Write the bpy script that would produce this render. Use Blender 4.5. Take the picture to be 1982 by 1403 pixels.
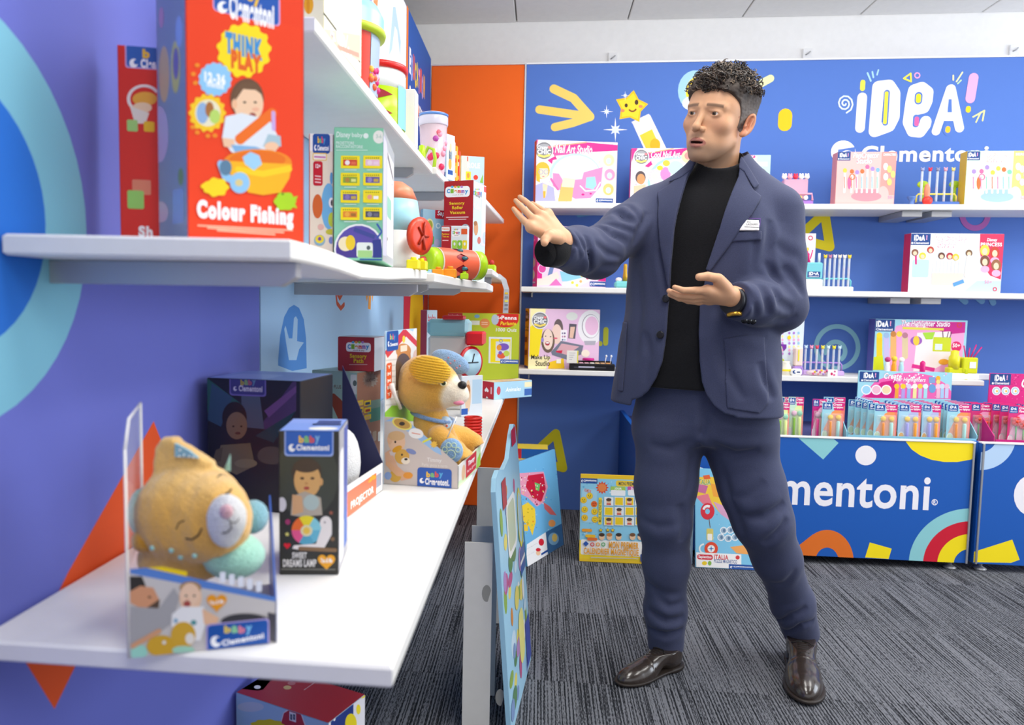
import bpy, math, random
import numpy as np
from mathutils import Vector, Matrix
random.seed(7); RNG = np.random.default_rng(7)
for o in list(bpy.data.objects): bpy.data.objects.remove(o)
SC = bpy.context.scene; COL = SC.collection
# ---------------------------------------------------------------- camera
YAW, PIT, ROL, FPX, CX, CY, CAMH = 0.1004362, -0.0769106, 0.0166788, 1451.87, 898.78, 701.5, 1.09
_fw = np.array([-math.sin(YAW)*math.cos(PIT), math.cos(YAW)*math.cos(PIT), math.sin(PIT)])
_r0 = np.array([math.cos(YAW), math.sin(YAW), 0.0]); _u0 = np.cross(_r0, _fw)
_rt = math.cos(ROL)*_r0 + math.sin(ROL)*_u0; _up = -math.sin(ROL)*_r0 + math.cos(ROL)*_u0
CAM = np.array([0, 0, CAMH])
cam = bpy.data.cameras.new('camera'); camo = bpy.data.objects.new('camera', cam); COL.objects.link(camo)
cam.sensor_fit = 'HORIZONTAL'; cam.sensor_width = 36; cam.lens = 36*FPX/1982; cam.shift_x = (991-CX)/1982
cam.clip_start = 0.02; cam.clip_end = 60
cam.dof.use_dof = True; cam.dof.focus_distance = 2.3; cam.dof.aperture_fstop = 4.0
camo.matrix_world = Matrix([[_rt[i], _up[i], -_fw[i], CAM[i]] for i in range(3)] + [[0, 0, 0, 1]])
SC.camera = camo
# ---------------------------------------------------------------- world, lights, exposure
w = bpy.data.worlds.new('room_light'); SC.world = w; w.use_nodes = True
bg = w.node_tree.nodes['Background']; bg.inputs[0].default_value = (0.93, 0.95, 1.0, 1); bg.inputs[1].default_value = 0.98
def area(name, loc, tgt, sx, sy, power, col=(1, 1, 1)):
    l = bpy.data.lights.new(name, 'AREA'); l.shape = 'RECTANGLE'; l.size = sx; l.size_y = sy; l.energy = power; l.color = col
    o = bpy.data.objects.new(name, l); COL.objects.link(o); o.location = loc
    d = Vector(tgt)-Vector(loc); o.rotation_euler = d.to_track_quat('-Z', 'Y').to_euler(); return o
for i, (x, y, p) in enumerate([(0.55, 1.15, 27), (0.55, -0.55, 22), (2.35, 1.25, 20), (2.35, 2.55, 15), (0.75, 2.55, 17), (-1.5, -0.5, 8)]):
    area('ceiling_lamp', (x, y, 2.62), (x, y, 0), 0.55, 1.15, p, (1, 0.985, 0.95))
for x in (0.5, 2.0): area('added_uplight', (x, 2.3, 2.25), (x, 2.75, 3.0), 1.1, 0.2, 8.5, (1, 0.98, 0.95))  # unseen uplights, added to brighten the ceiling and upper wall
area('window_daylight', (4.6, 2.2, 1.6), (0.9, 2.2, 1.1), 2.2, 1.8, 78, (0.80, 0.88, 1.0))
SC.view_settings.view_transform = 'Standard'; SC.view_settings.look = 'None'
SC.view_settings.exposure = 0.06; SC.view_settings.gamma = 1; SC.view_settings.use_curve_mapping = False
# ---------------------------------------------------------------- helpers: pixels to points on real planes
def ray(x, y): return _rt*(x-CX)/FPX-_up*(y-CY)/FPX+_fw
def onX(x, y, v): d = ray(x, y); return CAM+d*((v-CAM[0])/d[0])
def onY(x, y, v): d = ray(x, y); return CAM+d*((v-CAM[1])/d[1])
def onZ(x, y, v): d = ray(x, y); return CAM+d*((v-CAM[2])/d[2])
# ---------------------------------------------------------------- materials
def lin(c):
    if isinstance(c, str):
        c = c.lstrip('#'); c = c if len(c) == 6 else ''.join(q*2 for q in c); c = [int(c[i:i+2], 16)/255 for i in (0, 2, 4)]
    return [v/12.92 if v <= 0.04045 else ((v+0.055)/1.055)**2.4 for v in c[:3]]
_M = {}
def mat(col, rough=0.5, metal=0.0, kind=None, alpha=None, **kw):
    key = (str(col), rough, metal, kind, alpha, str(kw))
    if key in _M: return _M[key]
    m = bpy.data.materials.new((kind or 'paint')+'_'+str(col).strip('#')); m.use_nodes = True; _M[key] = m
    nt = m.node_tree; b = nt.nodes['Principled BSDF']; c = lin(col)+[1]
    b.inputs['Base Color'].default_value = c; b.inputs['Roughness'].default_value = rough; b.inputs['Metallic'].default_value = metal
    b.inputs['Specular IOR Level'].default_value = kw.get('spec', 0.4)
    m.diffuse_color = c
    L = nt.links.new; N = nt.nodes.new
    def noise(scale, detail=3, vec=None):
        n = N('ShaderNodeTexNoise'); n.inputs['Scale'].default_value = scale; n.inputs['Detail'].default_value = detail
        if vec: L(vec, n.inputs['Vector'])
        else:
            tc = N('ShaderNodeTexCoord'); L(tc.outputs['Object'], n.inputs['Vector'])
        return n
    def bump(fac, st, dist=0.002):
        bp = N('ShaderNodeBump'); bp.inputs['Strength'].default_value = st; bp.inputs['Distance'].default_value = dist
        L(fac, bp.inputs['Height']); L(bp.outputs['Normal'], b.inputs['Normal'])
    def vary(fac, lo, hi):
        mx = N('ShaderNodeMix'); mx.data_type = 'RGBA'; L(fac, mx.inputs[0])
        mx.inputs[6].default_value = [v*lo for v in c[:3]]+[1]; mx.inputs[7].default_value = [min(1, v*hi) for v in c[:3]]+[1]
        L(mx.outputs[2], b.inputs['Base Color'])
    if kind in ('fabric', 'wool'):
        n = noise(700 if kind == 'fabric' else 260, 2); vary(n.outputs[0], 0.55, 1.45); bump(n.outputs[0], 0.25 if kind == 'fabric' else 0.6, 0.001)
        b.inputs['Sheen Weight'].default_value = kw.get('sheen', 0.25); b.inputs['Sheen Roughness'].default_value = 0.4
    elif kind == 'plush':
        n = noise(420, 4); vary(n.outputs[0], 0.62, 1.35); bump(n.outputs[0], 0.9, 0.004)
        b.inputs['Sheen Weight'].default_value = 0.5
    elif kind == 'board':
        n = noise(35, 4); vary(n.outputs[0], 0.95, 1.03)
    elif kind == 'leather':
        n = noise(60, 4); vary(n.outputs[0], 0.75, 1.25); n2 = noise(25, 3); bump(n2.outputs[0], 0.15, 0.004)
        b.inputs['Coat Weight'].default_value = 0.35; b.inputs['Coat Roughness'].default_value = 0.12
    elif kind == 'glass':
        b.inputs['Transmission Weight'].default_value = 1.0; b.inputs['IOR'].default_value = kw.get('ior', 1.1)
    elif kind == 'film':      # thin clear plastic sheet: see through, with a soft gloss
        b.inputs['Alpha'].default_value = alpha or 0.15
    elif kind == 'banner':    # printed stretch cloth
        n = noise(6, 2); bump(n.outputs[0], 0.12, 0.02)
    elif kind == 'attr':      # colour of each point of the mesh (skin tones, hair tones)
        a = N('ShaderNodeAttribute'); a.attribute_name = 'Col'
        n = noise(kw.get('scale', 300), 3); mx = N('ShaderNodeMix'); mx.data_type = 'RGBA'; mx.blend_type = 'MULTIPLY'; mx.inputs[0].default_value = kw.get('amt', 0.25)
        L(a.outputs['Color'], mx.inputs[6]); L(n.outputs[0], mx.inputs[7]); 
        hs = N('ShaderNodeHueSaturation'); hs.inputs['Value'].default_value = 1+0.5*kw.get('amt', 0.25); L(mx.outputs[2], hs.inputs['Color']); L(hs.outputs[0], b.inputs['Base Color'])
        bump(n.outputs[0], kw.get('bump', 0.15), kw.get('dist', 0.001))
        if kw.get('sheen'): b.inputs['Sheen Weight'].default_value = kw['sheen']
        if kw.get('sss'):
            b.inputs['Subsurface Weight'].default_value = kw['sss']; b.inputs['Subsurface Radius'].default_value = (0.01, 0.004, 0.002); b.inputs['Subsurface Scale'].default_value = 0.6
    elif kind == 'emit':
        b.inputs['Emission Color'].default_value = c; b.inputs['Emission Strength'].default_value = kw.get('strength', 1)
    return m
# ---------------------------------------------------------------- objects
def link(name, me, parent=None, mats=None, smooth=False):
    o = bpy.data.objects.new(name, me); COL.objects.link(o)
    if parent is not None: o.parent = parent; o.matrix_parent_inverse = Matrix.Identity(4); o.matrix_basis = parent_inv(parent)
    for m in (mats or []): me.materials.append(m)
    if smooth:
        me.polygons.foreach_set('use_smooth', [True]*len(me.polygons))
    return o
def world_of(o):
    m = o.matrix_basis.copy()
    while o.parent is not None: o = o.parent; m = o.matrix_basis @ m
    return m
def parent_inv(p): return world_of(p).inverted()
def tag(o, label=None, cat=None, group=None, kind=None):
    for k, v in (('label', label), ('category', cat), ('group', group), ('kind', kind)):
        if v: o[k] = v
    return o
def empty(name, loc=(0, 0, 0), label=None, cat=None, group=None):
    o = bpy.data.objects.new(name, None); COL.objects.link(o); o.location = [float(v) for v in loc]; o.empty_display_size = 0.05
    return tag(o, label, cat, group)
class MB:
    """collects shapes; build() links them as one mesh object"""
    def __init__(s): s.v = []; s.f = []; s.mi = []; s.mats = []; s.sm = []
    def m(s, mt):
        if mt not in s.mats: s.mats.append(mt)
        return s.mats.index(mt)
    def add(s, vs, fs, mt, smooth=False):
        o = len(s.v); s.v += [tuple(map(float, v)) for v in vs]; k = s.m(mt)
        for f in fs: s.f.append([i+o for i in f]); s.mi.append(k); s.sm.append(smooth)
    def build(s, name, parent=None, **t):
        me = bpy.data.meshes.new(name); me.from_pydata(s.v, [], s.f)
        for mt in s.mats: me.materials.append(mt)
        me.polygons.foreach_set('material_index', s.mi); me.polygons.foreach_set('use_smooth', s.sm); me.update()
        o = link(name, me, parent); tag(o, **t); return o
    # shapes
    def box(s, lo, hi, mt, bev=0.0, M=None):
        lo = np.array(lo, float); hi = np.array(hi, float); b = bev
        if b <= 0:
            vs = [(x, y, z) for x in (lo[0], hi[0]) for y in (lo[1], hi[1]) for z in (lo[2], hi[2])]
            fs = [(0, 1, 3, 2), (4, 6, 7, 5), (0, 4, 5, 1), (2, 3, 7, 6), (0, 2, 6, 4), (1, 5, 7, 3)]
        else:
            vs = []; idx = {}
            for cx in (0, 1):
                for cy in (0, 1):
                    for cz in (0, 1):
                        for ax in range(3):
                            p = [(hi if c else lo)[k]+(0 if k == ax else (-b if c else b)) for k, c in enumerate((cx, cy, cz))]
                            idx[cx, cy, cz, ax] = len(vs); vs.append(p)
            fs = []
            for ax in range(3):
                a1, a2 = [k for k in range(3) if k != ax]
                for sd in (0, 1):
                    q = []
                    for (i, j) in ((0, 0), (1, 0), (1, 1), (0, 1)):
                        c = [0, 0, 0]; c[ax] = sd; c[a1] = i; c[a2] = j; q.append(idx[c[0], c[1], c[2], ax])
                    if (sd == 1) == (ax == 1): q = q[::-1]
                    fs.append(q)
                for i in (0, 1):
                    for j in (0, 1):
                        c0 = [0, 0, 0]; c0[a1] = i; c0[a2] = j; c1 = list(c0); c1[ax] = 1
                        fs.append([idx[(*c0, a1)], idx[(*c1, a1)], idx[(*c1, a2)], idx[(*c0, a2)]])
            for c in [(a, bb, d) for a in (0, 1) for bb in (0, 1) for d in (0, 1)]: fs.append([idx[(*c, k)] for k in range(3)])
        if M is not None: vs = [tuple(M @ Vector(v)) for v in vs]
        s.add(vs, fs, mt); return s
    def lathe(s, prof, mt, n=24, M=None, axis=(0, 0, 1), org=(0, 0, 0), smooth=True):
        """prof: list of (radius, height) around axis through org"""
        R = Vector(axis).to_track_quat('Z', 'Y').to_matrix(); vs = []; fs = []
        for r, h in prof:
            for k in range(n):
                a = 2*math.pi*k/n; p = R @ Vector((r*math.cos(a), r*math.sin(a), h))+Vector([float(q) for q in org]); vs.append(tuple(M @ p) if M is not None else tuple(p))
        for i in range(len(prof)-1):
            for k in range(n): fs.append((i*n+k, i*n+(k+1) % n, (i+1)*n+(k+1) % n, (i+1)*n+k))
        if prof[0][0] > 1e-6: fs.append(list(range(n))[::-1])
        if prof[-1][0] > 1e-6: fs.append([(len(prof)-1)*n+k for k in range(n)])
        s.add(vs, fs, mt, smooth); return s
    def tube(s, pts, rad, mt, n=8, closed=False, smooth=True):
        pts = [Vector([float(q) for q in p]) for p in pts]; N = len(pts); vs = []; fs = []
        rads = rad if hasattr(rad, '__len__') else [rad]*N
        up = None
        for i, p in enumerate(pts):
            t = (pts[(i+1) % N]-pts[i-1]) if closed else (pts[min(i+1, N-1)]-pts[max(i-1, 0)])
            if t.length < 1e-9: t = Vector((0, 0, 1))
            t.normalize()
            if up is None: up = t.orthogonal().normalized()
            up = (up-t*up.dot(t)); up = up.normalized() if up.length > 1e-6 else t.orthogonal().normalized(); q = t.cross(up)
            for k in range(n):
                a = 2*math.pi*k/n; vs.append(tuple(p+(up*math.cos(a)+q*math.sin(a))*rads[i]))
        for i in range(N if closed else N-1):
            for k in range(n): j = (i+1) % N; fs.append((i*n+k, i*n+(k+1) % n, j*n+(k+1) % n, j*n+k))
        if not closed: fs.append(list(range(n))[::-1]); fs.append([(N-1)*n+k for k in range(n)])
        s.add(vs, fs, mt, smooth); return s
    def prism(s, poly, thick, mt, org, U, V):
        """flat outline (u,v) in metres extruded by thick along U x V (from -thick to 0)"""
        U = np.array(U, float); V = np.array(V, float); Nn = np.cross(U, V); org = np.array(org, float); n = len(poly)
        a = sum(poly[i][0]*poly[(i+1) % n][1]-poly[(i+1) % n][0]*poly[i][1] for i in range(n))
        if a < 0: poly = poly[::-1]
        vs = [org+U*p[0]+V*p[1] for p in poly]+[org+U*p[0]+V*p[1]-Nn*thick for p in poly]
        fs = [list(range(n)), list(range(n, 2*n))[::-1]]+[(i, i+n, (i+1) % n+n, (i+1) % n) for i in range(n)]
        s.add(vs, fs, mt); return s
    def ball(s, c, r, mt, n=16, M=None):
        r = r if hasattr(r, '__len__') else (r, r, r); vs = []; fs = []; m2 = n//2
        for i in range(m2+1):
            th = math.pi*i/m2
            for k in range(n):
                a = 2*math.pi*k/n; p = Vector((r[0]*math.sin(th)*math.cos(a), r[1]*math.sin(th)*math.sin(a), r[2]*math.cos(th)))
                if M is not None: p = M @ p
                vs.append((p[0]+c[0], p[1]+c[1], p[2]+c[2]))
        for i in range(m2):
            for k in range(n): fs.append((i*n+k, (i+1)*n+k, (i+1)*n+(k+1) % n, i*n+(k+1) % n))
        s.add(vs, fs, mt, True); return s
# ---------------------------------------------------------------- flat print on a face
_TX = {}
def text_mesh(t, bold, shear):
    k = (t, bold, shear)
    if k not in _TX:
        c = bpy.data.curves.new('t', 'FONT'); c.body = t; c.offset = bold; c.shear = shear; c.resolution_u = 4; c.space_character = 1+max(0, bold-0.005)*3.4
        o = bpy.data.objects.new('t', c); COL.objects.link(o); dg = bpy.context.evaluated_depsgraph_get()
        me = o.evaluated_get(dg).to_mesh(); v = np.array([q.co[:2] for q in me.vertices]).reshape(-1, 2); f = [list(p.vertices) for p in me.polygons]
        o.evaluated_get(dg).to_mesh_clear(); bpy.data.objects.remove(o); bpy.data.curves.remove(c)
        if len(v): lo = v.min(0); hi = v.max(0); v = (v-lo)/np.maximum(hi-lo, 1e-6)
        _TX[k] = (v, f)
    return _TX[k]
class Face:
    """a rectangle in space (origin lower left, U right, V up, both unit, W x H metres); shapes are given in photo
    pixels (found on the face's plane) or, in mode 'uv', as fractions of the face"""
    def __init__(s, parent, org, U, V, W, H, rough=0.35, base=None):
        s.p = parent; s.o = np.array(org, float); s.U = np.array(U, float); s.V = np.array(V, float); s.W = W; s.H = H
        s.N = np.cross(s.U, s.V); s.N /= np.linalg.norm(s.N); s.mb = MB(); s.k = 0; s.r = rough; s.mode = None; s.clip = None
        if base: s.outline([(0.001, 0.001), (W-0.001, 0.001), (W-0.001, H-0.001), (0.001, H-0.001)], base)
    def crop(s, ox, oy, sc): s.mode = (ox, oy, sc); return s
    def uv(s): s.mode = 'uv'; return s
    def c(s, x, y):
        if s.mode == 'uv': return np.array([x*s.W, y*s.H])
        if s.mode: x = s.mode[0]+x/s.mode[2]; y = s.mode[1]+y/s.mode[2]
        d = ray(x, y); t = ((s.o-CAM) @ s.N)/(d @ s.N); q = CAM+d*t-s.o
        return np.array([q @ s.U, q @ s.V])
    def put(s, P2, faces, col, metal=0):
        P2 = np.asarray(P2, float); s.k += 1
        P2 = np.stack([np.clip(P2[:, 0], 0.0005, s.W-0.0005), np.clip(P2[:, 1], 0.0005, s.H-0.0005)], 1)
        w3 = s.o+P2[:, :1]*s.U+P2[:, 1:]*s.V+s.N*(0.0002+0.00003*s.k)
        s.mb.add(w3, faces, col if not isinstance(col, (str, tuple)) else mat(col, s.r, metal)); return s
    def _clip(s, P2):   # convex clip of an outline against the face
        P = [tuple(p) for p in P2]
        for ax, lim, sg in ((0, 0.0, 1), (0, s.W, -1), (1, 0.0, 1), (1, s.H, -1)):
            Q = []
            for i in range(len(P)):
                a, b = P[i-1], P[i]; ia = sg*(a[ax]-lim) >= 0; ib = sg*(b[ax]-lim) >= 0
                if ia != ib:
                    t = (lim-a[ax])/(b[ax]-a[ax]); Q.append(tuple(a[k]+(b[k]-a[k])*t for k in (0, 1)))
                if ib: Q.append(b)
            P = Q
            if len(P) < 3: return None
        return P
    def outline(s, P2, col):
        P = s._clip(P2)
        if P is None: return s
        P = [p for i, p in enumerate(P) if abs(p[0]-P[i-1][0])+abs(p[1]-P[i-1][1]) > 1e-6]
        if len(P) < 3: return s
        a = sum(P[i-1][0]*P[i][1]-P[i][0]*P[i-1][1] for i in range(len(P)))
        if a < 0: P = P[::-1]
        return s.put(P, [list(range(len(P)))], col)
    def poly(s, pts, col): return s.outline([s.c(*p) for p in pts], col)
    def rect(s, x0, y0, x1, y1, col, r=0.0):
        a = s.c(x0, y0); b = s.c(x1, y1); lo = np.minimum(a, b); hi = np.maximum(a, b)
        if r <= 0: return s.outline([lo, (hi[0], lo[1]), hi, (lo[0], hi[1])], col)
        R = r*min(hi-lo); P = []
        for cx, cy, a0 in ((hi[0]-R, lo[1]+R, -90), (hi[0]-R, hi[1]-R, 0), (lo[0]+R, hi[1]-R, 90), (lo[0]+R, lo[1]+R, 180)):
            P += [(cx+R*math.cos(math.radians(a0+t)), cy+R*math.sin(math.radians(a0+t))) for t in (0, 22, 45, 68, 90)]
        return s.outline(P, col)
    def ell(s, x, y, rx, ry, col, n=22, rot=0):
        cr, sr = math.cos(math.radians(rot)), math.sin(math.radians(rot)); P = []
        for k in range(n):
            a = 2*math.pi*k/n; ca, sa = rx*math.cos(a), ry*math.sin(a); P.append(s.c(x+ca*cr-sa*sr, y+ca*sr+sa*cr))
        return s.outline(P, col)
    def ring(s, x, y, r0, r1, col, a0=0, a1=360, n=36, asp=1.0):
        """annulus or arc, angles in the photo's sense (0 right, 90 down)"""
        P = []; F = []
        for k in range(n+1):
            a = math.radians(a0+(a1-a0)*k/n)
            P += [s.c(x+r0*math.cos(a), y+r0*asp*math.sin(a)), s.c(x+r1*math.cos(a), y+r1*asp*math.sin(a))]
        k0 = s.k
        for k in range(n):
            s.k = k0; s.outline([P[2*k], P[2*k+1], P[2*k+3], P[2*k+2]], col)
        s.k = k0+1; return s
    def line(s, pts, wd, col, rnd=True):
        """stroke; wd in the same units as the points"""
        C = [s.c(*p) for p in pts]; e = s.c(pts[0][0]+wd/2, pts[0][1])-C[0]; h = float(np.hypot(*e)); k0 = s.k
        for a, b in zip(C[:-1], C[1:]):
            d = b-a; n = np.array([-d[1], d[0]]); n = n/(np.linalg.norm(n)+1e-9)*h; s.k -= 0.9; s.outline([a+n, a-n, b-n, b+n], col)
        if rnd:
            for q in C: s.k -= 0.9; s.outline([q+h*np.array([math.cos(t*math.pi/7), math.sin(t*math.pi/7)]) for t in range(14)], col)
        return s
    def star(s, x, y, r, col, n=5, inner=0.45, rot=-90, ry=None):
        P = []
        for k in range(2*n):
            a = math.radians(rot+180*k/n); q = r if k % 2 == 0 else r*inner
            P.append(s.c(x+q*math.cos(a), y+q*(ry/r if ry else 1)*math.sin(a)))
        return s.outline(P, col)
    def txt(s, t, x0, y0, x1, y1, col, bold=0.0, shear=0.0, out=None, ow=0.035, rot=0.0):
        """text stretched to the box with lower left (x0,y0) and upper right (x1,y1)"""
        a = s.c(x0, y0); b = s.c(x1, y1)
        for pas in ((out, bold+ow), (col, bold)):
            if pas[0] is None: continue
            v, f = text_mesh(t, round(pas[1], 3), shear)
            if not len(v): continue
            g = 0.0 if pas[0] == col or out is None else ow*0.9*(b[1]-a[1])
            P = np.stack([a[0]-g+v[:, 0]*(b[0]-a[0]+2*g), a[1]-g+v[:, 1]*(b[1]-a[1]+2*g)], 1)
            if rot:
                m = (a+b)/2; cr, sr = math.cos(rot), math.sin(rot); d = P-m; P = m+np.stack([d[:, 0]*cr-d[:, 1]*sr, d[:, 0]*sr+d[:, 1]*cr], 1)
            if s.clip is not False:
                keep = (P[:, 0] > 0) & (P[:, 0] < s.W) & (P[:, 1] > 0) & (P[:, 1] < s.H)
                f = [q for q in f if all(keep[i] for i in q)]
            s.put(P, f, pas[0])
        return s
    def heart(s, x, y, r, col):
        P = []
        for k in range(20):
            a = 2*math.pi*k/20; P.append(s.c(x+r*math.sin(a)**3, y-r*(13*math.cos(a)-5*math.cos(2*a)-2*math.cos(3*a)-math.cos(4*a))/16))
        return s.outline(P, col)
    def blob(s, x, y, rx, ry, col, n=9, amp=0.12, seed=0):
        P = []
        for k in range(n*4):
            a = 2*math.pi*k/(n*4); q = 1+amp*math.cos(n*a+seed); P.append(s.c(x+rx*q*math.cos(a), y+ry*q*math.sin(a)))
        return s.outline(P, col)
    def done(s, name='front_print', **t):
        if s.mb.f: return s.mb.build(name, s.p, **t)
def boxthing(name, label, cat, p0, p1, z0, h, d, col, side=None, group=None, top=None, rough=0.4, tilt=0.0, bev=0.0015):
    """closed carton: front lower edge from p0 to p1 (world xy), bottom at z0, height h, depth d behind the front; tilt leans it back (radians)"""
    p0 = np.array([p0[0], p0[1], z0], float); p1 = np.array([p1[0], p1[1], z0], float); U = p1-p0; W = float(np.linalg.norm(U)); U /= W
    back = np.array([-U[1], U[0], 0.0]); V = np.array([0, 0, 1.0])
    if tilt: V = V*math.cos(tilt)+back*math.sin(tilt)
    D = np.cross(V, U); M = Matrix([[U[i], D[i], V[i], p0[i]] for i in range(3)]+[[0, 0, 0, 1]])
    o = MB(); mt = mat(col, rough, kind='board'); o.box((0, 0, 0), (W, d, h), mt, bev)
    me = o.build(name); me.matrix_world = M; me.matrix_basis = M; tag(me, label, cat, group)
    def F(which):
        if which == 'front': return Face(me, p0, U, V, W, h, rough, mt)
        if which == 'left': return Face(me, p0+D*d, -D, V, d, h, rough, mt)
        if which == 'right': return Face(me, p0+U*W, D, V, d, h, rough, mt)
        if which == 'top': return Face(me, p0+V*h, U, D, W, d, rough, mt)
    if side:
        for wch in ('left', 'right'):
            f = F(wch).uv(); f.rect(0, 0, 1, 1, side); f.done('side_panel')
    if top: f = F('top').uv(); f.rect(0, 0, 1, 1, top); f.done('top_panel')
    return me, F
# recurring marks
def logo_c(f, x, y, r, col, bgc):
    """round crescent mark"""
    f.ell(x, y, r, r*f.asp if hasattr(f, 'asp') else r, col); f.ell(x+r*0.55, y-r*0.1, r*0.62, r*0.5, bgc); 
def maker_tag(f, x0, y0, x1, y1, bgc='#1b4f9c', edge=None, r=0.16):
    """blue maker's tag, two lines: coloured 'baby' over the white name"""
    w = x1-x0; h = y1-y0
    if edge: f.rect(x0-w*0.03, y0-h*0.05, x1+w*0.03, y1+h*0.05, edge, r)
    f.rect(x0, y0, x1, y1, bgc, r)
    cs = ['#f2c230', '#6cc07a', '#e8546a', '#5aa7dc']
    for k, ch in enumerate('baby'):
        a = x0+w*(0.28+0.115*k); f.txt(ch, a, y0+h*(0.47 if ch != 'y' else 0.53), a+w*0.105, y0+h*(0.14 if ch == 'b' else 0.24), cs[k], 0.05)
    f.ell(x0+w*0.16, y0+h*0.70, w*0.075, h*0.15, '#ffffff'); f.ell(x0+w*0.195, y0+h*0.68, w*0.045, h*0.08, bgc)
    f.txt('Clementoni', x0+w*0.27, y0+h*0.84, x0+w*0.93, y0+h*0.58, '#ffffff', 0.04)
def maker_strip(f, x0, y0, x1, y1, bgc='#1b4f9c'):
    w = x1-x0; h = y1-y0; f.rect(x0, y0, x1, y1, bgc, 0.1); f.ell(x0+w*0.1, y0+h*0.5, w*0.05, h*0.3, '#ffffff'); f.ell(x0+w*0.125, y0+h*0.46, w*0.03, h*0.16, bgc)
    f.txt('Clementoni', x0+w*0.18, y0+h*0.78, x0+w*0.94, y0+h*0.2, '#ffffff', 0.04)
def idea_tag(f, x0, y0, x1, y1, bgc='#1d4486'):
    w = x1-x0; h = y1-y0; f.rect(x0, y0, x1, y1, bgc, 0.06)
    f.txt('iDeA', x0+w*0.2, y0+h*0.62, x0+w*0.76, y0+h*0.12, '#ffffff', 0.06); f.txt('!', x0+w*0.8, y0+h*0.55, x0+w*0.87, y0+h*0.14, '#f2a3c8', 0.06)
    f.ell(x0+w*0.12, y0+h*0.82, w*0.05, h*0.09, '#ffffff'); f.txt('Clementoni', x0+w*0.2, y0+h*0.9, x0+w*0.93, y0+h*0.72, '#ffffff', 0.03)
def baby_face(f, x, y, r, skin='#e8b890', hair='#5a4030', ry=None):
    ry = ry or r*1.15
    f.ell(x, y-ry*0.25, r*1.03, ry*0.92, hair); f.ell(x-r*0.98, y+ry*0.1, r*0.14, ry*0.2, skin); f.ell(x+r*0.98, y+ry*0.1, r*0.14, ry*0.2, skin)
    f.ell(x, y+ry*0.08, r*0.95, ry*0.92, skin); f.ell(x, y-ry*0.78, r*0.62, ry*0.25, hair)
    for s in (-1, 1):
        f.ell(x+s*r*0.38, y+ry*0.02, r*0.15, ry*0.09, '#ffffff'); f.ell(x+s*r*0.38, y+ry*0.02, r*0.1, ry*0.09, '#2c2320'); f.line([(x+s*r*0.55, y-ry*0.2), (x+s*r*0.22, y-ry*0.22)], r*0.06, hair)
        f.ell(x+s*r*0.55, y+ry*0.35, r*0.2, ry*0.13, '#efa088')
    f.ell(x, y+ry*0.24, r*0.12, ry*0.08, '#d99c78'); f.ell(x, y+ry*0.52, r*0.26, ry*0.12, '#b4504c')
# ================================================================ THE SETTING
WX, BY = -0.605, 4.0            # face of the left display wall, face of the back display wall
def carpet():
    m = bpy.data.materials.new('carpet_ribbed'); m.use_nodes = True; nt = m.node_tree; L = nt.links.new; N = nt.nodes.new; b = nt.nodes['Principled BSDF']
    tc = N('ShaderNodeTexCoord'); mp = N('ShaderNodeMapping'); L(tc.outputs['Object'], mp.inputs[0]); mp.inputs['Scale'].default_value = (230, 2.2, 1)
    n1 = N('ShaderNodeTexNoise'); n1.inputs['Scale'].default_value = 1.0; n1.inputs['Detail'].default_value = 3; L(mp.outputs[0], n1.inputs['Vector'])
    mp2 = N('ShaderNodeMapping'); L(tc.outputs['Object'], mp2.inputs[0]); mp2.inputs['Scale'].default_value = (520, 70, 1)
    n2 = N('ShaderNodeTexNoise'); n2.inputs['Scale'].default_value = 1; n2.inputs['Detail'].default_value = 2; L(mp2.outputs[0], n2.inputs['Vector'])
    wv = N('ShaderNodeTexWave'); wv.bands_direction = 'X'; wv.inputs['Scale'].default_value = 33; wv.inputs['Distortion'].default_value = 0.5; L(tc.outputs['Object'], wv.inputs['Vector'])
    wn = N('ShaderNodeObjectInfo')   # every carpet tile has its own shade and its own run of the rib pattern
    sh = N('ShaderNodeCombineXYZ'); ml = N('ShaderNodeMath'); ml.operation = 'MULTIPLY'; ml.inputs[1].default_value = 37.0; L(wn.outputs['Random'], ml.inputs[0]); L(ml.outputs[0], sh.inputs[0]); L(ml.outputs[0], sh.inputs[1])
    ov = N('ShaderNodeVectorMath'); ov.operation = 'ADD'; L(tc.outputs['Object'], ov.inputs[0]); L(sh.outputs[0], ov.inputs[1]); L(ov.outputs[0], mp.inputs[0])
    ad = N('ShaderNodeMath'); ad.operation = 'MULTIPLY_ADD'; L(n2.outputs[0], ad.inputs[0]); ad.inputs[1].default_value = 0.7; L(n1.outputs[0], ad.inputs[2])
    ad2 = N('ShaderNodeMath'); ad2.operation = 'MULTIPLY_ADD'; L(wv.outputs[0], ad2.inputs[0]); ad2.inputs[1].default_value = 0.16; L(ad.outputs[0], ad2.inputs[2])
    ad3 = N('ShaderNodeMath'); ad3.operation = 'MULTIPLY_ADD'; L(wn.outputs['Random'], ad3.inputs[0]); ad3.inputs[1].default_value = 0.05; L(ad2.outputs[0], ad3.inputs[2])
    cr = N('ShaderNodeValToRGB'); L(ad3.outputs[0], cr.inputs[0]); e = cr.color_ramp.elements
    e[0].position = 0.74; e[0].color = (0.010, 0.011, 0.014, 1); e[1].position = 1.10; e[1].color = (0.175, 0.18, 0.20, 1); x = e.new(0.9); x.color = (0.046, 0.048, 0.056, 1)
    L(cr.outputs[0], b.inputs['Base Color']); b.inputs['Roughness'].default_value = 0.95; b.inputs['Specular IOR Level'].default_value = 0.1
    bp = N('ShaderNodeBump'); bp.inputs['Strength'].default_value = 0.5; bp.inputs['Distance'].default_value = 0.004; L(ad2.outputs[0], bp.inputs['Height']); L(bp.outputs[0], b.inputs['Normal'])
    return m
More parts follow.
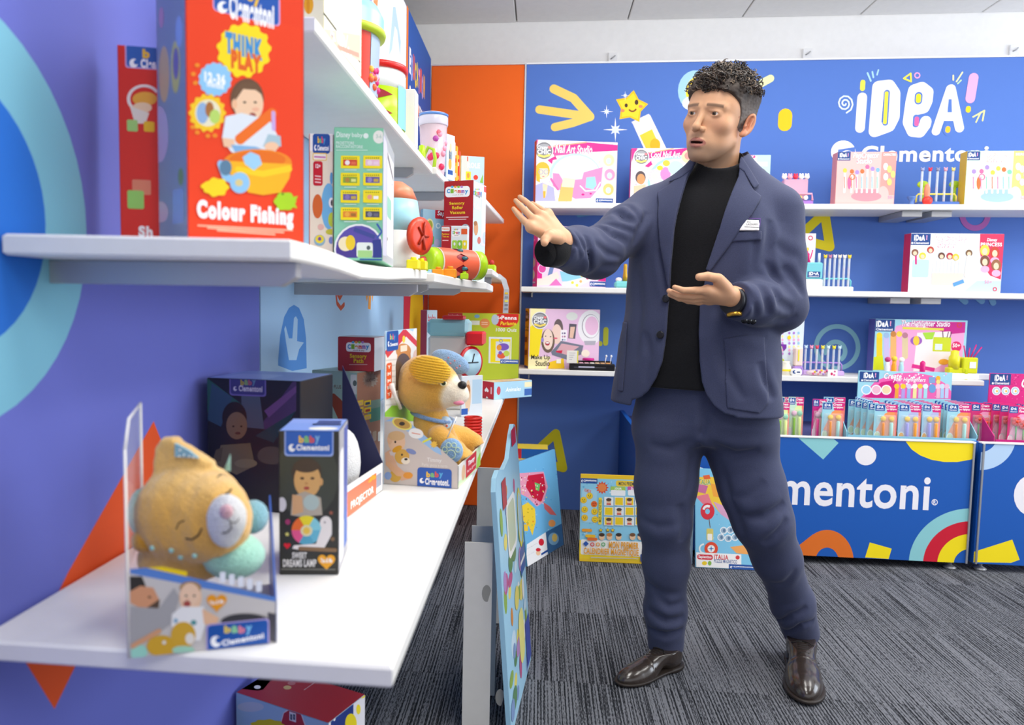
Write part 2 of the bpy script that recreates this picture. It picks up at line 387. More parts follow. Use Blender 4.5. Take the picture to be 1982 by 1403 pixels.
white_board = mat('#f1efea', 0.42, kind='board'); wallpaint = mat('#fbfaf7', 0.8, kind='board'); steel = mat('#b4b4b6', 0.35, 0.4); alu = mat('#c9cacd', 0.3, 0.8)
BLUE = '#5177c4'; blue_cloth = mat(BLUE, 0.75, kind='banner'); LBLUE = mat('#6a72c8', 0.7, kind='banner'); EBLUE = mat('#1d56a8', 0.7, kind='banner'); CBLUE = '#1559b2'; cblue = mat(CBLUE, 0.5); orange_cloth = mat('#f4660f', 0.75, kind='banner'); sky_cloth = mat('#a9cdee', 0.7, kind='banner'); white_cloth = mat('#f2f2f2', 0.6)
carpet_m = carpet(); floor = MB().box((-3.2, -3.0, -0.05), (5.0, 4.4, -0.003), carpet_m).build('floor', kind='structure')
ct = MB().box((0.0006, 0.0006, -0.003), (0.4994, 0.4994, 0.0), carpet_m, 0.0008).build('carpet_tile', floor); T0 = (-2.05, -1.37); ct.matrix_basis = Matrix.Translation((T0[0], T0[1], 0)); ct['tone'] = 0.0
for j in range(11):
    for i in range(13):
        if i or j: c = ct.copy(); COL.objects.link(c); c.matrix_basis = Matrix.Translation((T0[0]+0.5*i, T0[1]+0.5*j, 0))
MB().box((-3.2, 4.30, 0), (5.0, 4.42, 2.9), wallpaint).build('wall_back', kind='structure')
MB().box((-3.3, -3.0, 0), (-3.18, 4.42, 2.9), wallpaint).build('wall_left', kind='structure')
# ceiling: grid carrier plus tiles that sit a little below their joints
CZ = 2.655
ceil = MB().box((-3.2, -3.0, CZ+0.012), (5.0, 4.42, CZ+0.1), mat('#8f8c88', 0.8)).build('ceiling', kind='structure')
tile_m = mat('#fbf9f6', 0.85, kind='board'); tm = MB().box((0.004, 0.004, -0.012), (0.606-0.004, 0.606-0.004, 0.01), tile_m, 0.003).build('ceiling_tile', ceil)
tm.matrix_basis = Matrix.Translation((-0.173-0.606*2, 4.30-0.606, CZ+0.012))
for j in range(4):
    for i in range(9):
        if i == 0 and j == 0: continue
        c = tm.copy(); COL.objects.link(c); c.matrix_basis = Matrix.Translation((-0.173-0.606*2+0.606*i, 4.30-0.606*(j+1), CZ+0.012))
# small white hooks on the room wall above the display
for k, (px, py, lab) in enumerate([(1186, 113, 'small white wall hook above the yellow arrow graphic'), (1562, 105, "small white wall hook above the person's left shoulder"), (1962, 98, 'small white wall hook above the exclamation mark, near the ceiling corner')]):
    q = onY(px, py, 4.30); h = MB().box((q[0]-0.026, 4.286, q[2]-0.028), (q[0]+0.026, 4.2995, q[2]+0.028), mat('#f5f5f4', 0.4), 0.003)
    h.tube([(q[0]-0.012, 4.284, q[2]-0.008), (q[0], 4.275, q[2]-0.002), (q[0]+0.012, 4.284, q[2]+0.01)], 0.003, steel, 6); h.build('wall_hook', label=lab, cat='hook', group='hooks on the room wall')
# ---------------------------------------------------------------- back display wall
bx0, bx1 = -0.105, 2.75
bp = MB().box((bx0, BY, 0.0), (bx1, BY+0.045, 2.335), blue_cloth, 0.004).build('banner_stand', label='long blue display wall with white idea lettering behind the person', cat='banner stand')
MB().box((bx0-0.008, BY-0.004, 0.0), (bx0, BY+0.05, 2.34), alu).build('frame_edge', bp)
MB().box((bx0, BY-0.003, 2.335), (bx1, BY+0.05, 2.343), mat('#e8e8e8', 0.4)).build('top_edge', bp)
f = Face(bp, (bx0, BY, 0), (1, 0, 0), (0, 0, 1), bx1-bx0, 2.335, 0.7, blue_cloth)
YL = '#f7d46a'
# big arrow, stars, wand
f.line([(1072, 172), (1110, 190), (1142, 226)], 17, YL); f.line([(1044, 212), (1142, 226)], 16, YL); f.line([(1074, 246), (1108, 238), (1142, 226)], 16, YL)
f.poly([(1224, 238), (1258, 222), (1296, 300), (1252, 300)], '#fbf3f0'); f.poly([(1238, 262), (1262, 250), (1284, 300), (1256, 300)], '#ffd23c'); f.ell(1268, 280, 10, 12, '#ffb81e'); f.poly([(1222, 236), (1256, 220), (1260, 232), (1230, 248)], '#e9e2ea')
f.star(1222, 207, 33, '#fbc516', 5, 0.62, -82); f.star(1222, 207, 27, '#ffdb2d', 5, 0.64, -82)
f.ell(1212, 204, 3, 4, '#4a3320'); f.ell(1232, 198, 3.5, 5, '#4a3320'); f.ring(1224, 208, 6, 9, '#8c4a20', 20, 150, 10); f.ell(1205, 214, 4, 3, '#f08a5a'); f.ell(1240, 206, 4, 3, '#f08a5a')
for (x, y, r) in ((1174, 216, 13), (1191, 251, 24), (1210, 185, 9)): f.star(x, y, r, '#ffffff', 4, 0.12, -90); f.star(x, y, r*0.5, '#dfe8ff', 4, 0.4, -45)
f.ell(1346, 176, 34, 40, '#a7d4ef'); f.ell(1352, 178, 25, 30, '#ffdf2a'); f.ell(1358, 182, 14, 18, '#f0749a'); f.ell(1362, 186, 7, 9, '#ffffff'); f.ell(1340, 200, 20, 14, '#dcecf8')
f.line([(1440, 180), (1491, 152)], 15, '#e6edb0'); f.rect(1505, 254, 1534, 210, '#fdc50f', 0.5)
# white letters of the big word
f.crop(1480, 120, 3.948)
def blobby(pts, wd, col='#f7f5fa'): f.line(pts, wd, col)
blobby([(745, 270), (728, 505)], 74)
f.rect(727, 222, 770, 136, '#f4e94e', 0.5)
blobby([(868, 190), (840, 530)], 92); blobby([(868, 190), (950, 180), (990, 240), (985, 420), (950, 490), (840, 530)], 92)
f.rect(897, 488, 958, 212, BLUE, 0.5); f.rect(904, 475, 946, 226, '#f0e13c', 0.35)
blobby([(1120, 300), (1098, 460), (1130, 530), (1185, 535), (1225, 480), (1230, 455)], 88); blobby([(1120, 300), (1140, 215), (1200, 195), (1245, 230), (1238, 300), (1215, 350), (1130, 370)], 88)
f.rect(1142, 326, 1208, 228, BLUE, 0.5); f.rect(1153, 314, 1196, 242, '#f6e421', 0.5); f.rect(1128, 500, 1182, 402, BLUE, 0.45); f.rect(1142, 490, 1180, 418, '#ef5f9e', 0.45)
blobby([(1418, 205), (1308, 530)], 66); blobby([(1424, 205), (1488, 505)], 70); f.poly([(1390, 250), (1440, 250), (1470, 450), (1340, 450)], '#f7f5fa')
f.poly([(1405, 285), (1428, 285), (1430, 385), (1395, 385)], BLUE); f.ell(1400, 515, 40, 50, BLUE); f.rect(1378, 542, 1420, 490, '#fbc02a', 0.5)
blobby([(1596, 120), (1570, 280)], 74, '#f5a9cf'); f.rect(1534, 388, 1576, 336, '#fdd31f', 0.5)
f.line([(785, 85), (810, 145)], 14, '#a9d6f2'); f.line([(822, 76), (830, 118)], 13, '#a9d6f2'); f.line([(868, 62), (858, 98)], 12, '#a9d6f2')
f.line([(1062, 126), (1115, 88), (1118, 150), (1062, 126)], 13, '#f4e94e'); f.ring(1165, 103, 14, 24, '#eda3d0')
f.line([(1440, 104), (1440, 138)], 12, '#f4e9b0'); f.line([(1510, 80), (1465, 150)], 12, '#e8efb4'); f.line([(1500, 140), (1474, 166)], 11, '#bfe3b4')
f.line([(1592, 420), (1678, 372), (1664, 448)], 12, '#f1ef9a'); f.line([(1650, 385), (1614, 460)], 11, '#f1ef9a')
sp = [(612+(8+50*t/22*1.15)*math.cos(t*0.62+0.3), 318+(8+58*t/22*1.1)*math.sin(t*0.62+0.3)) for t in range(23)]
f.line(sp, 12, '#dbeef8')
# maker name under it, half hidden by boxes
f.ell(600, 690, 95, 90, '#f7f5fa'); f.poly([(560, 670), (690, 650), (690, 790), (560, 790)], BLUE); f.ell(630, 730, 60, 55, '#f7f5fa'); f.ell(640, 715, 40, 36, BLUE)
f.txt('Clementoni', 735, 765, 1712, 636, '#f7f5fa', 0.03)
f.mode = None
# scattered graphics lower on the panel
f.line([(1120, 416), (1160, 410)], 9, '#5aa0c8'); f.line([(1560, 445), (1596, 412), (1606, 478), (1575, 470)], 18, '#f2df1d')
f.ring(1887, 417, 19, 30, '#b060a8'); f.line([(1858, 575), (1868, 584)], 12, '#7fb4d8'); f.line([(1893, 577), (1900, 583)], 12, '#7fb4d8'); f.line([(1918, 576), (1922, 586)], 12, '#7fb4d8')
f.ring(1620, 672, 36, 45, '#8fc7d6', -250, 100); f.ring(1617, 680, 14, 23, '#8fc7d6', -200, 60); f.rect(1167, 669, 1178, 633, '#b8bd3a', 0.5); f.ell(1162, 665, 4, 5, '#b8bd3a')
f.line([(1030, 880), (1076, 838), (1090, 906), (1035, 888)], 16, '#d6cf1e')
f.done('wall_print')
op = MB(); op.box((WX+0.002, BY, 0), (bx0-0.009, BY+0.04, 2.335), orange_cloth, 0.004)
oo = op.build('banner_stand', label='plain orange cloth panel filling the corner beside the blue display wall', cat='banner stand')
MB().box((WX+0.002, BY-0.003, 2.335), (bx0-0.009, BY+0.045, 2.343), mat('#d8cfc8', 0.5)).build('top_edge', oo)
# ---------------------------------------------------------------- left display wall: three panels
def lpanel(y0, y1, z1, m, label):
    o = MB().box((WX-0.045, y0, 0), (WX, y1, z1), m, 0.003).build('banner_stand', label=label, cat='banner stand')
    return o, Face(o, (WX, y0, 0), (0, 1, 0), (0, 0, 1), y1-y0, z1, 0.7, m)
o, f = lpanel(-0.3, 1.571, 2.36, LBLUE, 'blue display panel with a pale ring and orange diamond, nearest the camera')
P0 = f.o
def wc(y, z): return (y-f.o[1], z)
f.mode = 'uv'; W, H = f.W, f.H
def circ(y, z, r0, r1, col, n=48):
    k0 = f.k
    for k in range(n):
        a, b = 2*math.pi*k/n, 2*math.pi*(k+1)/n; f.k = k0
        f.outline([np.array([y+r*math.cos(t)-f.o[1], z+r*math.sin(t)]) for r, t in ((r0, a), (r1, a), (r1, b), (r0, b))], col)
    f.k = k0+1
circ(0.72, 1.18, 0.15, 0.233, '#7fc0d6'); circ(0.72, 1.18, 0.0, 0.15, '#1f6fd0')
f.mode = None
f.poly([(297, 815), (330, 900), (150, 1280), (105, 1372), (48, 1280), (130, 1110)], '#e2531c')
f.done('wall_print')
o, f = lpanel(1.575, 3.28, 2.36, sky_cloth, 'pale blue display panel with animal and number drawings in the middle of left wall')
f.mode = 'uv'; f.rect(0, 0.66, 1, 1, '#f3f5f8'); f.crop(500, 550, 3.8115)  # near-white upper band: strong light near the ceiling put into the panel's colour
f.poly([(145, 560), (160, 380), (190, 240), (225, 175), (262, 152), (300, 175), (335, 260), (352, 400), (356, 620), (250, 640), (145, 600)], '#4f8fd8')
f.poly([(190, 330), (200, 305), (225, 400), (250, 400), (262, 250), (276, 235), (290, 260), (285, 420), (335, 430), (300, 480), (280, 560), (225, 560), (205, 440)], '#a9cdee')
f.line([(570, 45), (600, 105), (632, 48)], 9, '#c4553a'); f.line([(572, 70), (580, 140), (608, 178), (632, 150)], 10, '#c4553a')
f.poly([(785, 45), (800, 130), (815, 60), (808, 180), (828, 188), (832, 60), (842, 130), (852, 45)], '#efa24a')
f.line([(1075, 40), (1082, 110)], 10, '#d8384a')
f.crop(560, 0, 4.385); f.poly([(880, 60), (900, 60), (945, 350), (940, 480), (915, 260), (895, 220), (870, 420), (845, 470)], '#b9d5ee'); f.ring(235, 1130, 26, 40, '#c77bb8', 170, 370)
f.poly([(600, 0), (640, 0), (625, 60)], '#f0c648'); f.poly([(650, 0), (700, 0), (690, 110)], '#9c8ad0'); f.poly([(712, 0), (752, 0), (735, 150)], '#f0915a')
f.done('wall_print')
o, f = lpanel(3.284, 3.999, 2.37, EBLUE, 'blue display panel with colourful capital letters at the end of the left wall')
f.mode = 'uv'; f.rect(0, 0, 0.06, 1, '#ef7d22'); f.rect(0, 0, 1, 0.45, '#e8481a'); f.rect(0, 0.0, 0.28, 0.60, '#d9304a'); f.ell(0.50, 0.36, 0.3, 0.22, '#f5c71f'); f.ell(0.9, 0.2, 0.25, 0.3, '#a8381f')
for k, (ch, c) in enumerate(zip('EDUCATION', ['#f4f4f4', '#9fb0ea', '#f0613c', '#f2c93a', '#f2d93a', '#ef9ac2', '#e85a4a', '#bfa8e4', '#f2b43a'])):
    a = 0.10+0.07*k; f.txt(ch, a, 0.882 if k % 2 else 0.890, a+0.060, 0.930 if k % 2 else 0.937, c, 0.07)
f.ell(0.14, 0.855, 0.03, 0.014, '#ffffff'); f.txt('Clementoni', 0.19, 0.845, 0.70, 0.866, '#ffffff', 0.03)
f.done('wall_print')
# ---------------------------------------------------------------- shelves
def board(label, poly, ztop, th, sag=None, group=None):
    """shelf board: outline (x,y) list, optional sag function z(x,y)"""
    m = MB(); n = len(poly); sg = sag or (lambda x, y: 0.0); b = 0.003
    cx = sum(p[0] for p in poly)/n; cy = sum(p[1] for p in poly)/n
    def ins(p): return (p[0]+(b if p[0] < cx else -b), p[1]+(b if p[1] < cy else -b))
    rings = [[(*ins(p), ztop+sg(*p)) for p in poly], [(p[0], p[1], ztop-b+sg(*p)) for p in poly], [(p[0], p[1], ztop-th+b+sg(*p)) for p in poly], [(*ins(p), ztop-th+sg(*p)) for p in poly]]
    vs = [v for r in rings for v in r]; fs = []
    for k in range(3): fs += [(k*n+i, (k+1)*n+i, (k+1)*n+(i+1) % n, k*n+(i+1) % n) for i in range(n)]
    h = n//2   # outline is a strip: first half front edge, second half back edge in reverse
    for i in range(h-1):
        fs.append((i, i+1, n-2-i, n-1-i)); fs.append((3*n+i, 3*n+n-1-i, 3*n+n-2-i, 3*n+i+1))
    m.add(vs, fs, white_board); return m.build('shelf_board', label=label, cat='shelf', group=group)
def strip(pts, xb):  # front-edge points (x,y) and the wall
    return list(pts)+[(xb+0.004, p[1]) for p in reversed(pts)]
def bracket(par, x0, x1, y, z0, z1, t=0.02):
    m = MB(); m.prism([(0, z1), (x1-x0, z1), (x1-x0, z1-(z1-z0)*0.6), (x1-x0-0.02, z0), (0, z0)], t, steel, (x0, y, 0), (1, 0, 0), (0, 0, 1)); return m.build('bracket', par)
zs = [0.832, .9, 1.023, 1.18, 1.397, 1.595, 1.857]; zz = [0, 0, -0.002, -0.009, -0.004, 0.005, 0.013]
def sag1(x, y): return float(np.interp(y, zs, zz))*min(1, max(0, (x-WX)/0.32))
mid = board('white shelf board at eye level on the left wall, carrying the large red box', strip([(-0.285, y) for y in np.linspace(0.835, 1.862, 16)], WX)[:-1]+[(WX+0.004, 0.79)], 1.161, 0.024, sag1)
for (x1, y) in ((-0.292, 0.875), (-0.300, 1.80)): bracket(mid, WX, x1, y, 1.108, 1.136)
mid2 = board('white shelf board carrying the striped green and orange toy cylinder', strip([(-0.268, 1.87), (-0.25, 2.0), (-0.235, 2.12), (-0.205, 2.26), (-0.172, 2.36), (-0.168, 2.62)], WX), 1.168, 0.024, lambda x, y: -0.008*(y-1.87)/0.6)
for (x1, y) in ((-0.29, 1.905), (-0.25, 2.3)): bracket(mid2, WX, x1, y, 1.118, 1.140)
mid3 = board('short white shelf board at the far corner under a lime toy', strip([(-0.18, 2.75), (-0.18, 3.3), (-0.18, 3.88)], WX), 1.222, 0.022); bracket(mid3, WX, -0.2, 3.0, 1.16, 1.199)
top = board('topmost white shelf board along the left wall', strip([(-0.357, y) for y in np.linspace(1.16, 2.42, 9)], WX), 1.53, 0.024, lambda x, y: -0.004*math.sin((y-1)/1.4*math.pi))
for y in (1.18, 2.3): bracket(top, WX, -0.40, y, 1.475, 1.505)
top2 = board('topmost white shelf board at the far end of left wall', strip([(-0.345, 2.43), (-0.33, 2.9), (-0.24, 3.1), (-0.2, 3.88)], WX), 1.53, 0.024); bracket(top2, WX, -0.36, 2.8, 1.475, 1.505)
table = board('deep white lowest shelf carrying the two plush toys', strip([(-0.142, y) for y in np.linspace(0.728, 3.62, 7)], WX), 0.72, 0.023)
for y in (1.2, 2.4, 3.4): bracket(table, WX, -0.33, y, 0.64, 0.693)
FY = 3.72
for k, (z, x1, lab) in enumerate([(1.590, 2.75, 'top white shelf on the back wall with craft boxes'), (1.184, 2.75, 'middle white shelf on the back wall with pen sets'), (0.776, 2.07, 'lowest white shelf on the back wall with the yellow make up box')]):
    x0 = (-0.085, -0.100, -0.106)[k]; s = board(lab, [(x0, FY), (x1, FY), (x1, BY-0.001), (x0, BY-0.001)], z, 0.026, group='shelves on the back wall')
    xs = ((1743, 1800), (1730, 1790), ())[k]
    for px in xs:
        q = onY(px, 400, FY+0.05)[0]; MB().box((q, FY+0.03, z-0.055), (q+0.09, BY-0.002, z-0.027), steel, 0.002).build('bracket', s)
    MB().box((x0+0.05, FY+0.04, z-0.05), (x0+0.056, BY-0.002, z-0.027), steel).build('bracket', s)
# ---------------------------------------------------------------- counters with printed fronts
CYF = 3.30
def counter(px0, px1, label, prt):
    xa = onY(px0, 900, CYF)[0]; xb = onY(px1, 900, CYF)[0]
    root = empty('display_counter', (xa, CYF, 0), label, 'counter', 'printed counters in front of the back wall')
    z0, z1 = 0.035, 0.548
    fp = MB().box((xa, CYF, z0), (xb, CYF+0.02, z1), cblue, 0.002).build('front_panel', root)
    MB().box((xa, CYF+0.021, z0), (xa+0.02, BY-0.003, z1), cblue).build('side_panel', root)
    MB().box((xa+0.02, CYF+0.021, 0.50), (xb-0.001, BY-0.003, 0.52), mat('#55588f', 0.7)).build('deck', root)
    MB().box((xa, CYF-0.004, z1), (xb, CYF+0.024, z1+0.006), mat('#eeeeee', 0.4), 0.001).build('top_edge', root)
    for x in (xa+0.004, xb-0.012):
        MB().box((x, CYF-0.008, z0), (x+0.008, CYF-0.001, z1), alu, 0.001).build('frame_post', root)
    for x in (xa+0.05, xb-0.05):
        for y in (CYF+0.04, CYF+0.55): MB().lathe([(0.024, 0.0), (0.026, 0.004), (0.012, 0.012), (0.008, 0.014), (0.008, z0)], steel, 14, org=(x, y, 0)).build('foot', root)
    g = Face(fp, (xa, CYF, z0), (1, 0, 0), (0, 0, 1), xb-xa, z1-z0, 0.55, cblue); g.crop(1460, 700, 3.341); prt(g); g.done('front_print'); return root
def pr1(g):
    g.poly([(275, 484), (500, 488), (545, 525), (445, 632)], '#8ecdd2'); g.ell(721, 606, 68, 64, '#f3eef2'); g.ell(1270, 470, 300, 180, '#fbe10f')
    g.txt('mentoni', 165, 923, 1142, 748, '#f5f1f6', 0.02); g.txt('Cle', -290, 910, 145, 740, '#f5f1f6', 0.02)
    g.ring(1166, 908, 15, 20, '#f5f1f6'); g.txt('R', 1156, 920, 1176, 896, '#f5f1f6', 0.02)
    g.ell(-380, 800, 110, 125, '#f3eef2'); g.poly([(-420, 720), (-260, 690), (-260, 880), (-420, 860)], CBLUE); g.ell(-360, 850, 60, 60, '#f3eef2')
    g.ring(470, 1290, 75, 172, '#e2701f', 180, 360, 24, 1.18); g.poly([(265, 1205), (380, 1115), (440, 1180), (350, 1255), (265, 1250)], '#e2701f')
    g.poly([(746, 1168), (888, 1208), (868, 1275), (716, 1265)], '#fbe10f')
    g.ring(1400, 1310, 310, 402, '#8ecdd2', 180, 280, 30, 0.9); g.ring(1400, 1310, 218, 310, '#cf1230', 180, 280, 30, 0.9); g.ring(1400, 1310, 112, 218, '#fbe10f', 180, 280, 30, 0.9)
def pr2(g):
    g.ring(1460, 480, 110, 232, '#b9d4f0', 0, 120, 30, 0.95); g.poly([(1415, 1230), (1668, 1150), (1716, 1280), (1660, 1300), (1415, 1296)], '#fbe10f'); g.ell(1800, 865, 122, 135, '#f3eef2'); g.poly([(1790, 780), (1960, 780), (1960, 930), (1800, 900)], CBLUE)
counter(1230, 1886, 'blue counter front with white lettering and coloured arcs behind the person', pr1)
counter(1897, 2300, 'blue counter at the right picture edge with a pale quarter ring', pr2)
# ================================================================ ROUNDED SHAPES: distance fields turned into one smooth skin
def smin(a, b, k):
    h = np.clip(0.5+0.5*(b-a)/k, 0, 1); return b+(a-b)*h-k*h*(1-h)
def smax(a, b, k): return -smin(-a, -b, k)
def _f(v): return np.asarray(v, np.float32)
def sph(p, c, r): return np.sqrt(((p-_f(c))**2).sum(1))-r
def ellip(p, c, r, R=None):
    q = p-_f(c)
    if R is not None: q = q @ _f(R)
    r = _f(r); k0 = np.sqrt(((q/r)**2).sum(1)); k1 = np.sqrt(((q/(r*r))**2).sum(1))+1e-9
    return k0*(k0-1)/k1
def cone(p, a, b, ra, rb):
    """capsule whose radius runs from ra to rb"""
    a = _f(a); d = _f(b)-a; q = p-a; t = np.clip((q @ d)/(d @ d+1e-12), 0, 1)
    return np.sqrt(((q-t[:, None]*d)**2).sum(1))-(ra+(rb-ra)*t)
def chain(p, pts, rs, k=0.004):
    o = None
    for i in range(len(pts)-1):
        d = cone(p, pts[i], pts[i+1], rs[i], rs[i+1]); o = d if o is None else smin(o, d, k)
    return o
class Waves:
    """cheap smooth noise: a sum of sines in random directions"""
    def __init__(s, seed, freq, n=7, stretch=(1, 1, 1)):
        r = np.random.default_rng(seed); d = r.normal(size=(n, 3)); d /= np.linalg.norm(d, axis=1)[:, None]
        s.k = _f(d*freq*r.uniform(0.6, 1.5, (n, 1))*np.array(stretch)); s.p = _f(r.uniform(0, 6.28, n)); s.n = n
    def __call__(s, p): return np.sin(p @ s.k.T+s.p).sum(1)/math.sqrt(s.n)
def surface(fn, lo, hi, h):
    """surface nets over fn(points)->distance; returns vertices and quads"""
    lo = np.array(lo, float); hi = np.array(hi, float); B = 8; n = np.ceil((hi-lo)/h).astype(int)+2; nb = -(-n//B); n = nb*B
    ax = [lo[i]+h*B*(np.arange(nb[i])+0.5) for i in range(3)]
    C = np.stack(np.meshgrid(*ax, indexing='ij'), -1).reshape(-1, 3).astype(np.float32)
    dc = fn(C); act = np.abs(dc) < h*B*1.05
    V = np.where(dc < 0, -1.0, 1.0).astype(np.float32).reshape(nb)
    V = np.repeat(np.repeat(np.repeat(V, B, 0), B, 1), B, 2)
    ids = np.argwhere(act.reshape(nb)); off = np.stack(np.meshgrid(*[np.arange(B)]*3, indexing='ij'), -1).reshape(-1, 3)
    for s0 in range(0, len(ids), 1500):
        I = (ids[s0:s0+1500, None, :]*B+off[None]).reshape(-1, 3)
        V[I[:, 0], I[:, 1], I[:, 2]] = fn((lo+I*h).astype(np.float32))
    S = V < 0; sh = np.array(V.shape)-1
    cnt = np.zeros(sh, np.int8); sl = lambda d, m: tuple(slice(dd, dd+mm) for dd, mm in zip(d, m))
    for d in np.ndindex(2, 2, 2): cnt += S[sl(d, sh)]
    cells = np.argwhere((cnt > 0) & (cnt < 8)); idx = np.full(sh, -1, np.int32); idx[tuple(cells.T)] = np.arange(len(cells))
    P = np.zeros((len(cells), 3)); W = np.zeros(len(cells))
    cor = list(np.ndindex(2, 2, 2))
    for a in cor:
        for k in range(3):
            if a[k]: continue
            b = list(a); b[k] = 1
            ca, cb = cells+a, cells+b; va, vb = V[tuple(ca.T)], V[tuple(cb.T)]; m = (va < 0) != (vb < 0)
            t = np.where(m, va/np.where(m, va-vb, 1), 0); t = np.clip(t, 0.0, 1.0); q = np.array(a, float)[None].repeat(len(cells), 0); q[:, k] += t
            P[m] += q[m]; W[m] += 1
    P = lo+(cells+P/W[:, None])*h; Q = []
    for k in range(3):
        i, j = (k+1) % 3, (k+2) % 3; e = [0, 0, 0]; e[k] = 1
        m = np.array(S.shape)-np.array(e); a, b = S[sl((0, 0, 0), m)], S[sl(e, m)]; ed = np.argwhere(a != b)
        ed = ed[(ed[:, i] > 0) & (ed[:, j] > 0) & (ed < sh).all(1)]; fl = S[tuple(ed.T)]
        di, dj = np.eye(3, dtype=int)[i], np.eye(3, dtype=int)[j]
        q = np.stack([idx[tuple((ed-di-dj).T)], idx[tuple((ed-dj).T)], idx[tuple(ed.T)], idx[tuple((ed-di).T)]], 1); q[~fl] = q[~fl][:, ::-1]; Q.append(q)
    Q = np.concatenate(Q); return P, Q[(Q >= 0).all(1)]
def relax(P, Q, it=2, lam=0.5):
    e = np.concatenate([Q[:, [0, 1]], Q[:, [1, 2]], Q[:, [2, 3]], Q[:, [3, 0]]]); n = len(P)
    for _ in range(it):
        A = np.zeros((n, 3)); c = np.zeros(n)
        for u, v in ((0, 1), (1, 0)):
            for k in range(3): A[:, k] += np.bincount(e[:, u], weights=P[e[:, v], k], minlength=n)
            c += np.bincount(e[:, u], minlength=n)
        P = P+lam*(A/np.maximum(c, 1)[:, None]-P)
    return P
def skin(name, parts, mats, parent=None, col=None, face_mat=None):
    """one mesh from [(P, Q)...]; col(P)->n x 3 colours (sRGB 0..1) stored on the points; face_mat(centres)->material index"""
    Ps, Qs, o = [], [], 0
    for P, Q in parts: Ps.append(P); Qs.append(Q+o); o += len(P)
    P = np.concatenate(Ps); Q = np.concatenate(Qs); me = bpy.data.meshes.new(name)
    me.vertices.add(len(P)); me.vertices.foreach_set('co', P.astype(np.float32).ravel())
    me.loops.add(Q.size); me.loops.foreach_set('vertex_index', Q.astype(np.int32).ravel())
    me.polygons.add(len(Q)); me.polygons.foreach_set('loop_start', np.arange(0, Q.size, 4, dtype=np.int32))
    for m in mats: me.materials.append(m)
    me.update(calc_edges=True); me.polygons.foreach_set('use_smooth', np.ones(len(Q), bool))
    if face_mat is not None: me.polygons.foreach_set('material_index', face_mat(P[Q].mean(1)).astype(np.int32))
    if col is not None:
        c = np.clip(col(P), 0, 1); c = np.where(c <= 0.04045, c/12.92, ((c+0.055)/1.055)**2.4); a = me.attributes.new('Col', 'FLOAT_COLOR', 'POINT')
        a.data.foreach_set('color', np.concatenate([c, np.ones((len(c), 1))], 1).astype(np.float32).ravel())
    me.validate(); return link(name, me, parent)
def rgb(h): h = h.lstrip('#'); return np.array([int(h[i:i+2], 16)/255 for i in (0, 2, 4)])
def mixc(C, m, c): return C*(1-m[:, None])+np.asarray(c)[None]*m[:, None]
def sstep(a, b, x): t = np.clip((x-a)/(b-a), 0, 1); return t*t*(3-2*t)
def frame(fwd, up=(0, 0, 1)):
    f = np.array(fwd, float); f /= np.linalg.norm(f); u = np.array(up, float); u -= f*(u @ f); u /= np.linalg.norm(u); r = np.cross(u, f)   # r: the figure's own left when f is forward and u is up
    return np.stack([r, f, u], 1)
def poly2(P2, V):
    V = np.asarray(V, np.float32); d = np.full(len(P2), 1e9, np.float32); s = np.ones(len(P2), np.float32); n = len(V)
    for i in range(n):
        a, b = V[i], V[i-1]; e = b-a; w_ = P2-a; t = np.clip((w_ @ e)/(e @ e+1e-12), 0, 1); q = w_-t[:, None]*e; d = np.minimum(d, (q*q).sum(1))
        c1 = P2[:, 1] >= a[1]; c2 = P2[:, 1] < b[1]; c3 = e[0]*w_[:, 1] > e[1]*w_[:, 0]; fl = (c1 & c2 & c3) | (~c1 & ~c2 & ~c3); s[fl] *= -1
    return np.sqrt(d)*s
# ================================================================ GOODS ON THE BACK WALL SHELVES
def bxp(name, label, cat, L, R, Y, z0, ytop, d, col, **kw):
    YL, YR = Y if hasattr(Y, '__len__') else (Y, Y)
    p0 = onY(L[0], L[1], YL); p1 = onY(R[0], R[1], YR); h = onY(L[0], ytop, YL)[2]-z0
    return boxthing(name, label, cat, p0[:2], p1[:2], z0, h, d, col, **kw)
def dots(f, n, x0, y0, x1, y1, r, cols, seed=1):
    rr = random.Random(seed); k0 = f.k
    for i in range(n):
        x, y, q = rr.uniform(x0, x1), rr.uniform(y0, y1), r*rr.uniform(0.5, 1.2); f.k = k0+0.003*i; f.ell(x, y, q, q, rr.choice(cols), 7); 
    f.k = k0+1
Z1, Z2, Z3 = 1.590, 1.184, 0.776
PK = '#f3a4c8'; HP = '#e0148a'
def chic(f, x, y, r):
    f.ell(x, y, r*1.04, r*1.06, '#f4f2f2'); f.ell(x, y, r*0.93, r*0.95, '#7b7b80'); f.ell(x, y-r*0.45, r*0.6, r*0.32, '#a5a5aa')
    f.txt('Crazy', x-r*0.76, y-r*0.08, x+r*0.42, y-r*0.55, '#ffffff', 0.03, 0.2); f.heart(x+r*0.62, y-r*0.36, r*0.2, '#f07a80')
    f.txt('CHIC', x-r*0.76, y+r*0.38, x+r*0.76, y-r*0.10, '#ffffff', 0.04); f.line([(x-r*0.6, y+r*0.5), (x, y+r*0.68), (x+r*0.58, y+r*0.5)], r*0.24, '#f6dc6a')
GD = '#fbf0f5'
